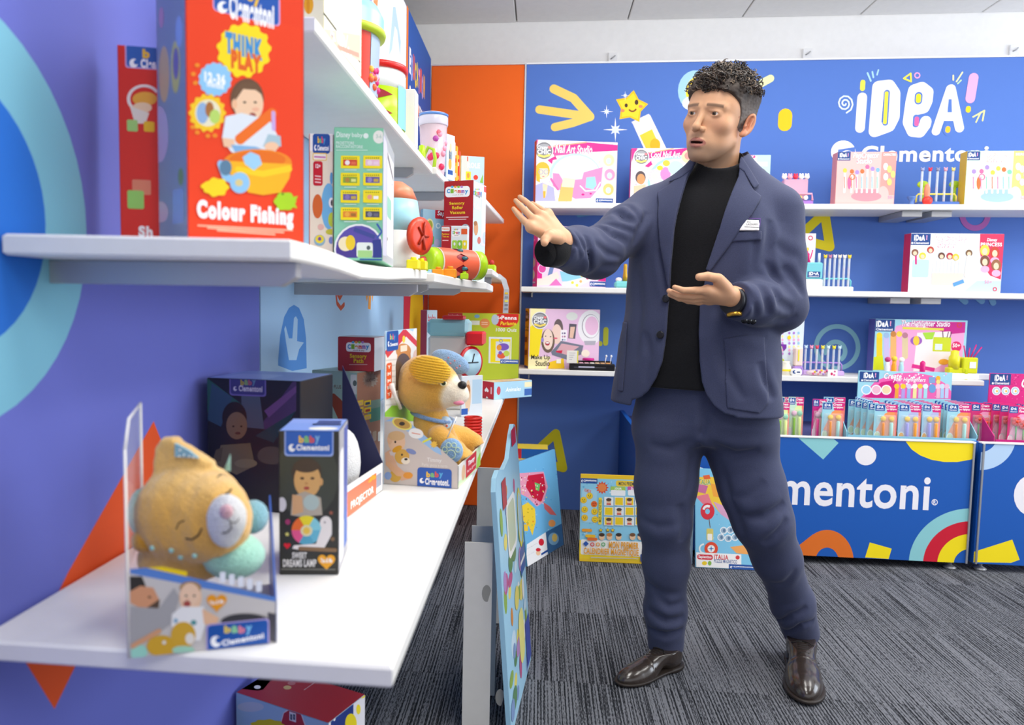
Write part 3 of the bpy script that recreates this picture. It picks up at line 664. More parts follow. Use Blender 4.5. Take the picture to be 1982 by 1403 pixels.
# nail art box
o, F = bxp('toy_box', 'pink glittery nail craft box with a blonde girl in glasses, first on the top shelf', 'box', (1036, 392), (1192, 393), (3.755, 3.83), Z1, 270, 0.055, GD, side='#e0603a')
f = F('front').crop(1020, 260, 6.006); dots(f, 120, 60, 70, 1050, 780, 9, ['#f6c9de', '#d9b8e8', '#ffffff', '#f2e3b8'], 2)
f.poly([(75, 60), (130, 60), (110, 160), (70, 280)], HP); f.poly([(690, 92), (1060, 125), (1050, 190), (300, 230), (300, 150)], HP); f.line([(310, 138), (690, 92)], 14, '#f6a77a'); f.line([(310, 220), (760, 175)], 60, '#ec4fa0', False)
f.ell(560, 470, 300, 250, '#bfe0e6'); f.ell(570, 480, 280, 235, '#f3eef4')
f.poly([(300, 450), (560, 470), (880, 380), (860, 600), (740, 740), (560, 750), (300, 600)], '#f08fc0'); f.poly([(350, 420), (680, 360), (640, 520), (420, 540)], '#fbe4ee'); f.poly([(690, 500), (790, 490), (810, 590), (770, 640), (680, 620)], '#9fd3dc')
f.line([(620, 600), (680, 660), (800, 650), (850, 560)], 14, '#fff'); f.line([(280, 520), (330, 600), (360, 640)], 24, '#ec6aae'); f.ell(650, 700, 18, 12, HP); f.ell(740, 690, 14, 10, HP)
f.poly([(400, 570), (550, 540), (520, 780), (360, 780)], '#f2c06a'); f.poly([(420, 500), (560, 520), (545, 620), (400, 610)], '#fbe0c4')
for (x, y, c) in ((950, 300, '#f6e3b0'), (960, 470, '#f0a0c8'), (945, 640, '#f6d07a')): f.ell(x, y, 74, 80, '#fdf3dc'); f.ell(x, y, 62, 68, c); f.ell(x, y+10, 30, 36, '#cfe8ee')
f.ell(180, 420, 85, 100, '#f5bb28'); f.ell(190, 440, 58, 80, '#f9dcc2'); f.poly([(100, 400), (150, 400), (150, 560), (110, 540)], '#f5bb28'); f.poly([(130, 345), (235, 345), (240, 395), (130, 395)], '#f5bb28')
f.ring(160, 437, 22, 28, '#8fa6c8'); f.ring(222, 437, 22, 28, '#8fa6c8'); f.ell(190, 490, 14, 5, '#d8687a'); f.poly([(80, 600), (180, 560), (310, 620), (330, 775), (60, 775)], '#b7b5e6'); f.poly([(180, 570), (240, 590), (220, 720), (190, 720)], '#f6d9b4'); f.poly([(185, 660), (215, 660), (210, 740), (190, 740)], '#f0b02c')
f.poly([(240, 300), (330, 250), (350, 290), (300, 300), (290, 345)], HP)
chic(f, 198, 190, 104); f.txt('Nail Art Studio', 325, 215, 760, 130, '#ffffff', 0.02, 0.25, '#e0148a'); maker_strip(f, 798, 790, 1000, 748); f.done()
# cool nail art
o, F = bxp('toy_box', "pink nail craft box half hidden behind the person's raised shoulder", 'box', (1219, 393), (1385, 394), 3.78, Z1, 287, 0.05, GD, side='#e0409a')
f = F('front').crop(1020, 260, 6.006); dots(f, 60, 1215, 170, 2100, 780, 9, ['#f6c9de', '#d9b8e8', '#ffffff'], 3)
f.poly([(1215, 155), (1290, 155), (1240, 250), (1215, 330)], HP); f.poly([(1400, 210), (2000, 140), (2200, 150), (2200, 200), (1420, 280)], HP); f.line([(1425, 215), (1700, 165)], 14, '#f6b07a')
f.ell(1750, 560, 350, 310, '#a9dbe4'); f.ell(1750, 560, 320, 280, '#dcecef'); f.ell(1490, 490, 80, 85, '#f6d0e2'); f.star(1490, 490, 75, '#fff3d0', 12, 0.5); f.ell(1610, 460, 60, 80, '#d98ac8'); f.ell(1730, 390, 90, 80, '#bfe4e8'); f.ell(1545, 390, 36, 28, '#f6d02a'); f.ell(1620, 335, 42, 36, '#f4c93a'); f.ell(1880, 260, 85, 80, '#f6d8a8'); f.ell(1880, 250, 50, 46, '#f0908a')
f.ell(1320, 500, 60, 75, '#54474c'); f.ell(1325, 520, 48, 62, '#d99a62'); f.poly([(1240, 600), (1380, 580), (1390, 780), (1240, 780)], '#f3cba8'); chic(f, 1330, 262, 88); f.poly([(1370, 370), (1440, 310), (1460, 350), (1410, 385)], HP)
f.txt("Cool Nail Art", 1440, 275, 1780, 195, '#ffffff', 0.02, 0.25, '#e0148a'); f.done()
# box behind the head
o, F = bxp('toy_box', "pale teal craft box just right of the person's neck", 'box', (1400, 393), (1488, 393), 3.80, Z1, 300, 0.05, '#bfe6e4', side='#f07aa0')
f = F('front').crop(1260, 110, 4.01); f.rect(700, 770, 815, 950, '#e9f3f4'); f.line([(700, 760), (800, 775)], 22, '#e0408a'); f.txt('Creator', 690, 785, 800, 758, '#fff', 0.03, 0.3, '#d8206a'); f.rect(815, 850, 905, 815, '#dff4f2'); f.ell(858, 895, 34, 28, '#8a5f34'); f.ell(858, 930, 30, 30, '#f2c84a'); f.ell(770, 850, 30, 20, '#f2c06a'); f.done()
# pastel pen studio boxes
def pen_print(f, x0, y0, x1, y1, bg, acc, panel, seed, words):
    """x,y in the crop: a pen-making set"""
    W, H = x1-x0, y1-y0; X = lambda a: x0+a*W; Y = lambda b: y0+b*H
    f.rect(X(0), Y(0), X(1), Y(1), bg); f.rect(X(0.76), Y(0), X(1.0), Y(0.86), panel); f.ell(X(0.78), Y(0.84), W*0.09, H*0.16, bg)
    idea_tag(f, X(0.02), Y(0.01), X(0.24), Y(0.18)); f.txt('PenCreator', X(0.28), Y(0.13), X(0.72), Y(0.02), '#ffffff', 0.03, 0.25, '#d81f63'); f.txt('Studio', X(0.34), Y(0.24), X(0.60), Y(0.13), '#ffffff', 0.03, 0.25, '#d81f63')
    rr = random.Random(seed); cols = ['#e86a9a', '#7fb4dc', '#f2c84a', '#a98ad0', '#7fc8a8', '#e8703a']
    f.ell(X(0.5), Y(0.88), W*0.25, H*0.1, acc); f.rect(X(0.3), Y(0.88), X(0.7), Y(0.74), acc, 0.3)
    for k in range(7):
        a = 0.14+0.085*k+(0.03 if k else 0); b = rr.uniform(0.3, 0.42); f.line([(X(a), Y(0.8)), (X(a+0.01), Y(b))], W*0.032, '#eef3f6'); f.line([(X(a), Y(0.72)), (X(a), Y(0.5))], W*0.014, rr.choice(cols)); f.ell(X(a+0.01), Y(b), W*0.034, H*0.045, rr.choice(cols))
    f.ell(X(0.22), Y(0.62), W*0.03, H*0.12, rr.choice(cols)); f.ring(X(0.27), Y(0.5), W*0.035, W*0.05, rr.choice(cols))
    for k in range(5): f.ell(X(0.82+0.06*(k % 3)), Y(0.3+0.15*(k//2)+0.05*(k % 2)), W*0.04, H*0.07, rr.choice(['#fbf3ee', '#f6d27a', '#e8c4d0']))
    if words: f.txt(words, X(0.78), Y(0.09), X(0.985), Y(0.04), '#ffffff', 0.03)
    f.txt('50+', X(0.85), Y(0.93), X(0.97), Y(0.87), '#f2a0b8', 0.03)
o, F = bxp('toy_box', 'salmon pink pen making box on the top shelf under the white letters', 'box', (1616, 393), (1730, 394), 3.78, Z1, 294, 0.06, '#f6b3ad', side='#ef9a95')
f = F('front').crop(1590, 280, 5.056); pen_print(f, 140, 65, 735, 565, '#f7bab4', '#ef8f9a', '#f39a92', 5, 'CHARACTERS'); f.done()
o, F = bxp('toy_box', 'lime and yellow pen making box cut by the right picture edge, top shelf', 'box', (1866, 394), (1992, 395), 3.78, Z1, 292, 0.06, '#d9efc0', side='#e7b92a')
f = F('front').crop(1590, 280, 5.056); pen_print(f, 1395, 60, 2040, 572, '#d5efd0', '#9fbede', '#f5e27a', 6, 'SERIES'); f.done()
# toys standing on the top shelf
def penrack(label, x0, x1, yb, Y, z, cols, group, base, bar, h_pens, heads, tilt=0.0, cat='pen set'):
    """tray, hoop and a row of pens standing in it"""
    a = onY(x0, yb, Y)[0]; b = onY(x1, yb, Y)[0]; W = b-a; root = empty('pen_rack', (a, Y, z), label, cat, group)
    MB().box((a, Y, z), (b, Y+0.05, z+0.022), mat(base, 0.35), 0.004).build('tray', root)
    MB().tube([(a+0.004, Y+0.03, z+0.02), (a+0.004, Y+0.03, z+0.05), (a+0.012, Y+0.03, z+0.06), (b-0.012, Y+0.03, z+0.06), (b-0.004, Y+0.03, z+0.05), (b-0.004, Y+0.03, z+0.02)], 0.0042, mat(bar, 0.35), 8).build('hoop', root)
    n = len(cols); clear = mat('#e8eef4', 0.12, kind='film', alpha=0.55)
    for k, c in enumerate(cols):
        x = a+W*(k+0.7)/(n+0.4); m = MB(); m.lathe([(0.0048, 0.022), (0.0055, 0.026), (0.0055, h_pens), (0.004, h_pens+0.003)], clear, 10, org=(x, Y+0.03, z)); p = m.build('pen', root)
        m = MB(); rr = random.Random(k+n)
        for j in range(5): m.ball((x, Y+0.03, z+0.03+j*(h_pens-0.03)/5), 0.0046, mat(rr.choice(cols), 0.4), 8)
        m.build('bead', p); hd = MB(); hc = heads[k % len(heads)]; hd.ball((x, Y+0.028, z+h_pens+0.009), (0.0085, 0.007, 0.0085), mat(hc, 0.45), 10)
        for s in (-1, 1): hd.ball((x+s*0.006, Y+0.028, z+h_pens+0.017), 0.0036, mat(hc, 0.45), 8)
        hd.build('pen_topper', p)
    return root
# pink jar set beside the shoulder
a = onY(1515, 392, 3.78); b = onY(1566, 392, 3.78); r = empty('pen_rack', (a[0], 3.78, Z1), 'pink pen pot with white and red toppers beside the shoulder, top shelf', 'pen set')
MB().box((a[0], 3.78, Z1), (b[0]+0.02, 3.84, Z1+0.025), mat('#a777c8', 0.35), 0.004).build('tray', r); MB().box((a[0]+0.004, 3.785, Z1+0.03), (b[0]-0.006, 3.83, Z1+0.125), mat('#f7c3d3', 0.2, kind='film', alpha=0.6), 0.004).build('pot', r)
MB().tube([(a[0]+0.005, 3.778, Z1+0.024), (a[0]+0.005, 3.778, Z1+0.055), (b[0]+0.01, 3.778, Z1+0.055), (b[0]+0.014, 3.778, Z1+0.024)], 0.005, mat('#f4a6bd', 0.35), 8).build('hoop', r)
for k, c in enumerate(['#fbf7f4', '#f3a9bd', '#e2334f', '#fbf7f4', '#f6e9e4']): MB().ball((a[0]+0.008+0.026*k, 3.80, Z1+0.138), (0.013, 0.011, 0.013), mat(c, 0.5), 10).ball((a[0]+0.002+0.026*k, 3.80, Z1+0.15), 0.005, mat(c, 0.5), 8).ball((a[0]+0.014+0.026*k, 3.80, Z1+0.15), 0.005, mat(c, 0.5), 8).build('pen_topper', r)
for k in range(4): MB().ball((a[0]+0.02+0.028*k, 3.777, Z1+0.036), 0.011, mat(['#fbf7f4', '#8a7aa0', '#f2d23a', '#fbf7f4'][k], 0.5), 10).build('bead', r)
penrack('blue tray of clear pens with a yellow hoop and green plants, top shelf', 1777, 1858, 393, 3.79, Z1, ['#8d7fd0', '#e23a3a', '#7fb4dc', '#e04a9a', '#f2c84a'], 'pen sets on show', '#4d70b8', '#f4de58', 0.165, ['#9aa0c8', '#e0304a', '#8a8fb0', '#f0a9b8', '#f2e08a'])
for k, (px, py) in enumerate(((1787, 365), (1849, 365))):
    q = onY(px, py, 3.86); MB().ball((q[0], 3.865, q[2]+0.02), (0.028, 0.01, 0.018), mat('#b9d62a', 0.45), 12).tube([(q[0], 3.865, Z1), (q[0], 3.865, q[2]+0.02)], 0.007, mat('#b9d62a', 0.45), 8).build('toy_plant', label=['lime plastic plant behind the blue pen tray, on its left', 'lime plastic plant behind the blue pen tray, on its right'][k], cat='toy', group='plastic plants by the pen tray')
q = onY(1764, 390, 3.77); MB().lathe([(0.012, 0), (0.012, 0.012), (0.008, 0.02), (0.018, 0.034), (0.019, 0.042), (0.0, 0.042)], mat('#5578b8', 0.3), 14, org=(q[0], 3.77, Z1)).build('toy_stool', label='tiny blue plastic stand left of the blue pen tray', cat='toy')
q = onY(1794, 385, 3.77); MB().ball((q[0], 3.765, Z1+0.022), (0.024, 0.014, 0.022), mat('#e2372c', 0.4), 12).ball((q[0]-0.004, 3.765, Z1+0.065), (0.014, 0.01, 0.036), mat('#f08a6a', 0.4), 12).build('toy_figure', label='small red and coral toy in front of the blue pen tray', cat='toy')
# ------------------------------------------------ middle shelf
o, F = bxp('toy_box', 'pink temporary tattoo box behind the outstretched sleeve, middle shelf', 'box', (1039, 553), (1172, 554), (3.742, 3.85), Z2, 436, 0.07, '#f9d3e4', side='#ec3f9f')
f = F('front').crop(1015, 430, 8.81); f.rect(200, 40, 1420, 260, '#f6cfe4'); f.line([(200, 40), (1400, 95)], 14, HP); f.txt('Tattoo Lab', 640, 200, 1080, 110, '#8fa2c8', 0.0, 0.35); f.rect(200, 560, 300, 960, HP); f.ell(305, 790, 75, 85, '#dfe4f2'); f.ell(305, 790, 62, 70, '#e04aa0'); f.txt('4', 285, 750, 325, 715, '#fff', 0.03)
f.line([(430, 920), (480, 720)], 70, '#6d84b8', False); f.poly([(200, 1000), (560, 840), (600, 940), (480, 1060), (200, 1080)], '#fbdfd4'); f.poly([(540, 960), (640, 1080), (420, 1080)], '#f070b8'); f.poly([(600, 830), (1000, 900), (1080, 920), (760, 1010), (640, 1010)], '#8fcbe4'); f.poly([(650, 1030), (1180, 900), (1200, 960), (900, 1100), (650, 1090)], '#fdf3f0')
for (x, y, c) in ((820, 1030, '#f2d03a'), (960, 1010, '#f2b06a'), (1075, 955, '#c03a6a'), (895, 1075, '#f2e04a'), (980, 910, '#f2dc5a')): f.star(x, y, 34, c, 7, 0.6)
f.poly([(1100, 940), (1400, 760), (1400, 1000), (1240, 1000)], '#eef0f4'); f.poly([(1240, 1000), (1400, 900), (1400, 1010)], HP); maker_strip(f, 1110, 1095, 1390, 1015); f.done()
f = F('left').crop(1015, 430, 8.81); f.ell(140, 685, 50, 90, '#cfd8dc'); f.ell(140, 690, 34, 66, '#e9c9a0'); f.ell(130, 890, 50, 90, '#cfd8dc'); f.ell(130, 895, 34, 66, '#dfe6a8'); f.rect(80, 360, 200, 560, HP); f.txt('TATTOO', 90, 340, 180, 290, '#ffffff', 0.02); maker_strip(f, 72, 1055, 190, 1010); f.done('side_print')
q = onY(1190, 552, 3.77); r = empty('polish_stand', (q[0], 3.77, Z2), 'turquoise polish stand with a gold bottle under the raised arm, middle shelf', 'toy')
MB().box((q[0], 3.77, Z2), (q[0]+0.11, 3.83, Z2+0.035), mat('#7fd2d2', 0.35), 0.01).build('base', r); MB().lathe([(0.012, 0.035), (0.0125, 0.06), (0.01, 0.075), (0.0095, 0.115), (0.008, 0.12), (0, 0.12)], mat('#c79a2e', 0.3, 0.5), 14, org=(q[0]+0.052, 3.80, Z2)).build('bottle', r); MB().ball((q[0]+0.02, 3.79, Z2+0.042), (0.016, 0.012, 0.012), mat('#f4f2f0', 0.5), 10).build('cotton', r)
o, F = bxp('toy_box', 'pale pen making box peeking out right of the elbow, middle shelf', 'box', (1470, 564), (1574, 565), 3.80, Z2, 451, 0.05, '#e9f3f6', side='#f2a0b4')
f = F('front').crop(1480, 400, 3.896); f.rect(290, 200, 375, 260, '#f6dfe6'); f.ring(346, 236, 11, 18, '#c82846'); f.line([(320, 330), (340, 420)], 12, '#e0207a'); f.line([(345, 390), (362, 330)], 9, '#e0207a'); f.ell(325, 320, 10, 14, '#f2c84a'); f.done()
penrack('turquoise hoop rack of clear pens with animal toppers, middle shelf', 1592, 1652, 562, 3.76, Z2, ['#f2d03a', '#8a94c8', '#d8e6ee', '#e0408a', '#7fc0a8', '#dfe6ee'], 'pen sets on show', '#f4f4f4', '#6cc4cc', 0.155, ['#f2d23a', '#c07a9a', '#fbf7f4', '#f2e0c8', '#fbf7f4'])
a = onY(1556, 562, 3.75); b = onY(1592, 562, 3.75); r = empty('pen_press', (a[0], 3.75, Z2), 'turquoise and white pen press with a navy badge, beside the elbow', 'toy')
MB().box((a[0], 3.75, Z2), (b[0], 3.80, Z2+0.055), mat('#f6f5f3', 0.4), 0.004).build('base', r); p = MB().box((a[0]+0.002, 3.752, Z2+0.055), (b[0]-0.002, 3.79, Z2+0.135), mat('#78c9d2', 0.35), 0.006).build('body', r)
g = Face(r, (a[0]+0.01, 3.752, Z2+0.06), (1, 0, 0), (0, 0, 1), b[0]-a[0]-0.02, 0.035).uv(); g.rect(0.05, 0.1, 0.95, 0.9, '#1d4486', 0.1); g.txt('iDeA', 0.15, 0.4, 0.85, 0.85, '#fff', 0.05); g.txt('Clementoni', 0.15, 0.18, 0.85, 0.34, '#fff', 0.02); g.done('badge'); MB().lathe([(0.005, 0.13), (0.005, 0.175), (0.003, 0.18)], mat('#e0207a', 0.3), 10, org=(a[0]+0.02, 3.77, Z2)).build('pen', r); MB().lathe([(0.006, 0.13), (0.006, 0.18)], mat('#e6ecf2', 0.2), 10, org=(b[0]-0.016, 3.77, Z2)).build('pen', r)
o, F = bxp('toy_box', 'wide white pen making box with a red panel of princess pens, middle shelf', 'box', (1757, 566), (1936, 568), (3.76, 3.77), Z2, 451, 0.065, '#dcebf4', side='#c72a52')
f = F('front').crop(1480, 400, 3.896); f.rect(1095, 200, 1815, 640, '#f4f6f8'); f.poly([(1250, 300), (1620, 300), (1700, 640), (1095, 640), (1095, 420)], '#e8eef4'); f.poly([(1625, 200), (1815, 200), (1780, 550), (1700, 520), (1640, 440), (1620, 330)], '#dc2f58'); f.poly([(1600, 560), (1790, 560), (1770, 645), (1500, 640)], '#bfe0f0')
idea_tag(f, 1095, 202, 1248, 290); f.txt('PenCreator', 1275, 268, 1525, 215, '#ffffff', 0.03, 0.25, '#d81f63'); f.txt('Studio', 1300, 318, 1440, 272, '#ffffff', 0.03, 0.25, '#d81f63'); f.txt('Disney', 1675, 268, 1755, 238, '#ffffff', 0.02, 0.2); f.txt('PRINCESS', 1628, 298, 1790, 272, '#ffffff', 0.02)
f.poly([(1625, 440), (1700, 520), (1640, 540), (1600, 480)], '#dcebf4')
for (x, y, c) in ((1660, 330, '#f3d04a'), (1735, 345, '#c8402e'), (1660, 410, '#7a4a34'), (1745, 440, '#9a6440')): f.ell(x, y, 36, 44, c); f.ell(x, y+8, 20, 26, '#f2cfae'); f.ell(x, y+62, 34, 26, '#f0b0cc')
f.rect(1110, 530, 1240, 400, '#bfe2ec', 0.1); f.rect(1110, 630, 1250, 535, '#fbfaf8', 0.05); f.line([(1140, 350), (1140, 430)], 14, '#d81f7a'); f.rect(1255, 590, 1500, 500, '#f3d6c8', 0.08)
for k in range(8): f.rect(1262+28*k, 500, 1280+28*k, 405, '#e6e2e8')
for (x, y, c) in ((1133, 345, '#8a5a44'), (1250, 325, '#b8402e'), (1190, 370, '#f2d23a'), (1333, 370, '#6a4434'), (1395, 372, '#b8303a'), (1440, 380, '#f2c93a'), (1540, 350, '#7a5a3a')): f.ell(x, y, 26, 26, c); f.ell(x, y+6, 15, 16, '#f2cfae')
f.line([(1540, 380), (1520, 520)], 34, '#eee0d4'); f.line([(1420, 590), (1500, 560)], 30, '#5a9ad0', False); f.txt('50+', 1655, 580, 1715, 555, '#f2a0b8', 0.02); f.ring(1735, 622, 9, 16, '#d8304a'); f.done()
# ------------------------------------------------ lowest shelf
o, F = bxp('toy_box', 'yellow and lilac make up box at the left end of lowest back shelf', 'box', (1022, 714), (1158, 716), (3.752, 3.85), Z3, 597, 0.075, '#fbe27a', side='#f5cf1f')
f = F('front').crop(1000, 590, 9.91); f.rect(240, 60, 1610, 1230, '#e9c3e0'); f.poly([(265, 60), (560, 75), (420, 990), (240, 990)], '#fde31a'); f.poly([(265, 60), (560, 75), (545, 200), (262, 420)], '#fdf3b4'); f.poly([(230, 990), (660, 990), (560, 1230), (215, 1230)], '#fdf0b8'); f.poly([(620, 1100), (900, 1020), (920, 1220), (600, 1230)], '#f5c81f')
f.ell(1420, 430, 250, 330, '#f0eef0'); f.ell(1420, 410, 170, 230, '#8f8a94'); f.ell(1425, 410, 160, 222, '#f4f2f4'); f.ell(1440, 400, 128, 180, '#eec1de'); f.poly([(1290, 690), (1520, 690), (1500, 770), (1310, 770)], '#b4b0bc'); f.ell(1060, 220, 110, 80, '#dfe2dc')
f.ell(800, 450, 90, 180, '#6a5a5c'); f.ell(770, 560, 100, 190, '#f3d2c4'); f.ell(600, 690, 130, 230, '#6f5a4c'); f.ell(600, 660, 95, 200, '#f7dccb'); f.ell(590, 740, 45, 40, '#b43a4a'); f.ell(590, 728, 32, 14, '#ffffff'); f.ell(555, 600, 14, 10, '#3a2c28'); f.ell(650, 610, 14, 10, '#3a2c28'); f.ell(745, 640, 40, 16, '#e0607a'); f.ell(495, 670, 28, 45, '#a08ad0')
f.rect(838, 690, 965, 480, '#f6f2f6'); 
for k in range(6): f.ell(880+42*(k % 2), 545+62*(k//2), 16, 20, ['#8a86a4', '#6c5a8a', '#c08ab0', '#a06a8a', '#6a7a9a', '#b8c8d8'][k])
f.poly([(1010, 360), (1150, 370), (1120, 650), (990, 640)], '#5a5560'); f.poly([(1030, 420), (1120, 420), (1080, 640), (1010, 630)], '#e8c0a8'); f.poly([(660, 900), (850, 690), (1280, 780), (1240, 950), (960, 1050), (680, 960)], '#74798a'); f.poly([(750, 900), (860, 740), (1200, 800), (960, 960)], '#d8a8b0'); f.poly([(760, 880), (880, 870), (860, 930), (750, 905)], '#d01f48'); f.ell(1320, 930, 80, 70, '#f6ecd8')
chic(f, 447, 297, 158); f.txt('Make Up', 275, 1068, 640, 960, '#231a10', 0.01); f.txt('Studio', 360, 1170, 636, 1070, '#231a10', 0.01); f.rect(760, 1120, 850, 1040, '#fbf4e4'); f.done()
f = F('left').crop(1000, 590, 9.91); f.ell(185, 215, 58, 105, '#2e2b28'); f.ell(185, 170, 40, 40, '#7b7b80'); f.txt('CHIC', 138, 252, 232, 205, '#fff', 0.04); f.txt('Make Up', 118, 440, 232, 405, '#3a2c10', 0.01); f.txt('Studio', 140, 492, 228, 460, '#3a2c10', 0.01)
for y in (670, 920): f.poly([(115, y-90), (215, y-95), (215, y+50), (165, y+100), (112, y+50)], '#eab70e'); f.line([(125, y-20), (205, y-25)], 16, '#7a5a10', False); f.line([(125, y+20), (200, y+15)], 12, '#7a5a10', False)
maker_strip(f, 120, 1215, 215, 1175); f.done('side_print')
# make-up palette with price card
q0 = onZ(1103, 719, Z3); q1 = onZ(1192, 720, Z3); xa, xb, yy = q0[0], q1[0], 3.725; r = empty('makeup_palette', (xa, yy, Z3), 'open black make up palette with pans in front of the yellow box', 'palette')
blk = mat('#1c1b1e', 0.3); MB().box((xa, yy, Z3), (xb, yy+0.06, Z3+0.034), blk, 0.004).build('case', r); MB().box((xa+0.01, yy+0.062, Z3+0.0), (xb-0.01, yy+0.07, Z3+0.045), blk, 0.003).build('lid', r)
for k in range(7): x = xa+0.022+k*(xb-xa-0.04)/7; MB().box((x, yy+0.012, Z3+0.033), (x+0.022, yy+0.05, Z3+0.038), mat(['#f2e6d4', '#d8a8b8', '#e8c0c8', '#f6f0e0', '#eacda4', '#e0b080', '#d89a5a'][k], 0.7), 0.002).build('colour_pan', r)
g = Face(r, (xa, yy, Z3), (1, 0, 0), (0, 0, 1), xb-xa, 0.034).uv(); g.rect(0.1, 0.4, 0.8, 0.52, '#54535a', 0.3); g.rect(0.2, 0.42, 0.55, 0.62, '#c9c6da', 0.3); g.done('drawer_gap')
MB().lathe([(0.03, 0), (0.028, 0.01), (0, 0.012)], mat('#d0108a', 0.4), 16, org=(xa+0.095, yy+0.055, Z3+0.048)).build('blusher', r)
for x in (xb-0.045, xb-0.02): MB().tube([(x, yy+0.055, Z3+0.03), (x+0.004, yy+0.055, Z3+0.065)], 0.0018, mat('#f0f0f0', 0.5), 6).ball((x+0.005, yy+0.055, Z3+0.07), (0.005, 0.004, 0.007), mat('#f7f7f7', 0.7), 8).build('applicator', r)
qa = onY(1097, 695, yy-0.003); c = MB().box((qa[0], yy-0.004, Z3+0.036), (qa[0]+0.056, yy-0.002, Z3+0.098), mat('#f8f4ea', 0.5)).build('price_card', label='small white and yellow price card leaning on the make up palette', cat='card')
g = Face(c, (qa[0], yy-0.004, Z3+0.036), (1, 0, 0), (0, 0, 1), 0.056, 0.062).uv(); g.rect(0.9, 0, 1, 1, '#f2e21a')
for k in range(4): g.line([(0.2, 0.8-0.17*k), (0.75-0.1*k, 0.8-0.17*k)], 0.035, '#a8a4b8', False)
g.done()
# box right of the jacket and the purple bead set
o, F = bxp('toy_box', "pale blue bead craft box beside the person's jacket, lowest shelf", 'box', (1470, 722), (1552, 724), 3.80, Z3, 618, 0.06, '#dfeaf2', side='#b98ad0')
f = F('front').crop(1480, 600, 9.01); f.txt('LAB', 40, 345, 165, 285, '#fff', 0.03, 0, '#d81f63'); f.ring(610, 220, 22, 36, '#d8304a'); f.poly([(620, 150), (690, 140), (690, 190)], '#d81f63')
for (x, c) in ((150, '#f0a0c0'), (225, '#e8c46a'), (310, '#c88ad0'), (430, '#b07ad0'), (510, '#b07ad0'), (590, '#9ac8e0')):
    for j in range(7): f.ell(x, 400+60*j, 20, 24, [c, '#fbe9a0', '#f6b0d0'][j % 3])
f.ell(425, 480, 32, 34, '#f4d41f'); f.poly([(80, 580), (380, 600), (380, 660), (330, 720), (300, 630), (80, 640)], '#7a2fa0'); f.ell(170, 830, 50, 50, '#e0485a'); f.ell(200, 950, 110, 60, '#f6d0da'); f.ell(280, 880, 60, 40, '#c8d83a'); f.done()
r = penrack('lilac hoop rack of beaded pens right of the jacket, lowest shelf', 1553, 1634, 735, 3.80, Z3, ['#8fc8d8', '#f2b03a', '#b08ad8', '#f2d43a', '#e0609a', '#7fc8c8', '#b87ac8'], 'pen sets on show', '#c9a8dc', '#a884cc', 0.125, ['#c8e4f0', '#f2a0b8', '#e0485a', '#f6e04a', '#cfe8f0', '#f2e23a'])
def onshelf(px, py, z): q = onZ(px, py, z); return q
q = onY(1542, 727, 3.75); rr_ = empty('bead_machine', (q[0], 3.75, Z3), 'cream and lilac bead machine in front of the pale blue box', 'toy'); MB().box((q[0]-0.016, 3.75, Z3), (q[0]+0.03, 3.79, Z3+0.045), mat('#a884cc', 0.35), 0.006).build('base', rr_); MB().box((q[0]-0.012, 3.752, Z3+0.045), (q[0]+0.026, 3.785, Z3+0.135), mat('#f6ddd0', 0.25), 0.005).build('tower', rr_); MB().box((q[0]+0.002, 3.7495, Z3+0.07), (q[0]+0.008, 3.752, Z3+0.125), mat('#f0e43a', 0.4)).build('window', rr_)
q = onY(1520, 720, 3.76); MB().lathe([(0.034, 0), (0.03, 0.035), (0.02, 0.06), (0.022, 0.066), (0.0, 0.066)], mat('#f1ead8', 0.35), 18, org=(q[0], 3.77, Z3)).lathe([(0.0322, 0.012), (0.0312, 0.03)], mat('#f4d41f', 0.4), 18, org=(q[0], 3.77, Z3)).build('bead_pot', label='cream and yellow cone shaped bead pot nearest the jacket', cat='toy')
q = onY(1541, 730, 3.735); c = MB().box((q[0]-0.026, 3.73, Z3), (q[0]+0.026, 3.745, Z3+0.034), mat('#fbfaf8', 0.4), 0.008).build('place_card', label='small white card with a navy round mark, at the shelf edge', cat='card'); g = Face(c, (q[0]-0.026, 3.73, Z3), (1, 0, 0), (0, 0, 1), 0.052, 0.034).uv(); g.ell(0.3, 0.55, 0.16, 0.26, '#1d4486'); g.ell(0.38, 0.58, 0.09, 0.16, '#fbfaf8'); g.rect(0.5, 0.42, 0.8, 0.62, '#3a4a7a'); g.done()
q = onY(1585, 733, 3.74); MB().ball((q[0], 3.752, Z3+0.016), (0.058, 0.022, 0.016), mat('#f2dfe2', 0.15, kind='film', alpha=0.75), 16).build('bead_bag', label='clear bag of colourful beads lying before the lilac rack', cat='bag')
for k in range(9): MB().ball((q[0]-0.03+0.0078*k, 3.733+0.002*(k % 2), Z3+0.012+0.008*(k % 3)), 0.006, mat(['#e0609a', '#f2d43a', '#b08ad8', '#f08a8a'][k % 4], 0.4), 8).build('loose_bead', label='%s bead, %s from the left, at the front of the clear bead bag' % (['pink', 'yellow', 'lilac', 'coral'][k % 4], ['first', 'second', 'third', 'fourth', 'fifth', 'sixth', 'seventh', 'eighth', 'ninth'][k]), cat='bead', group='beads before the lilac rack')
q = onY(1611, 738, 3.73); c = MB().box((q[0]-0.024, 3.728, Z3), (q[0]+0.022, 3.738, Z3+0.034), mat('#fbfaf8', 0.4), 0.002).build('place_card', label='small white card with pink marks at the shelf edge', cat='card'); g = Face(c, (q[0]-0.024, 3.728, Z3), (1, 0, 0), (0, 0, 1), 0.046, 0.034).uv(); g.ell(0.4, 0.4, 0.12, 0.2, '#d81f63'); g.ell(0.7, 0.75, 0.1, 0.14, '#e0709a'); g.ell(0.65, 0.25, 0.12, 0.14, '#e86a9a'); g.done()
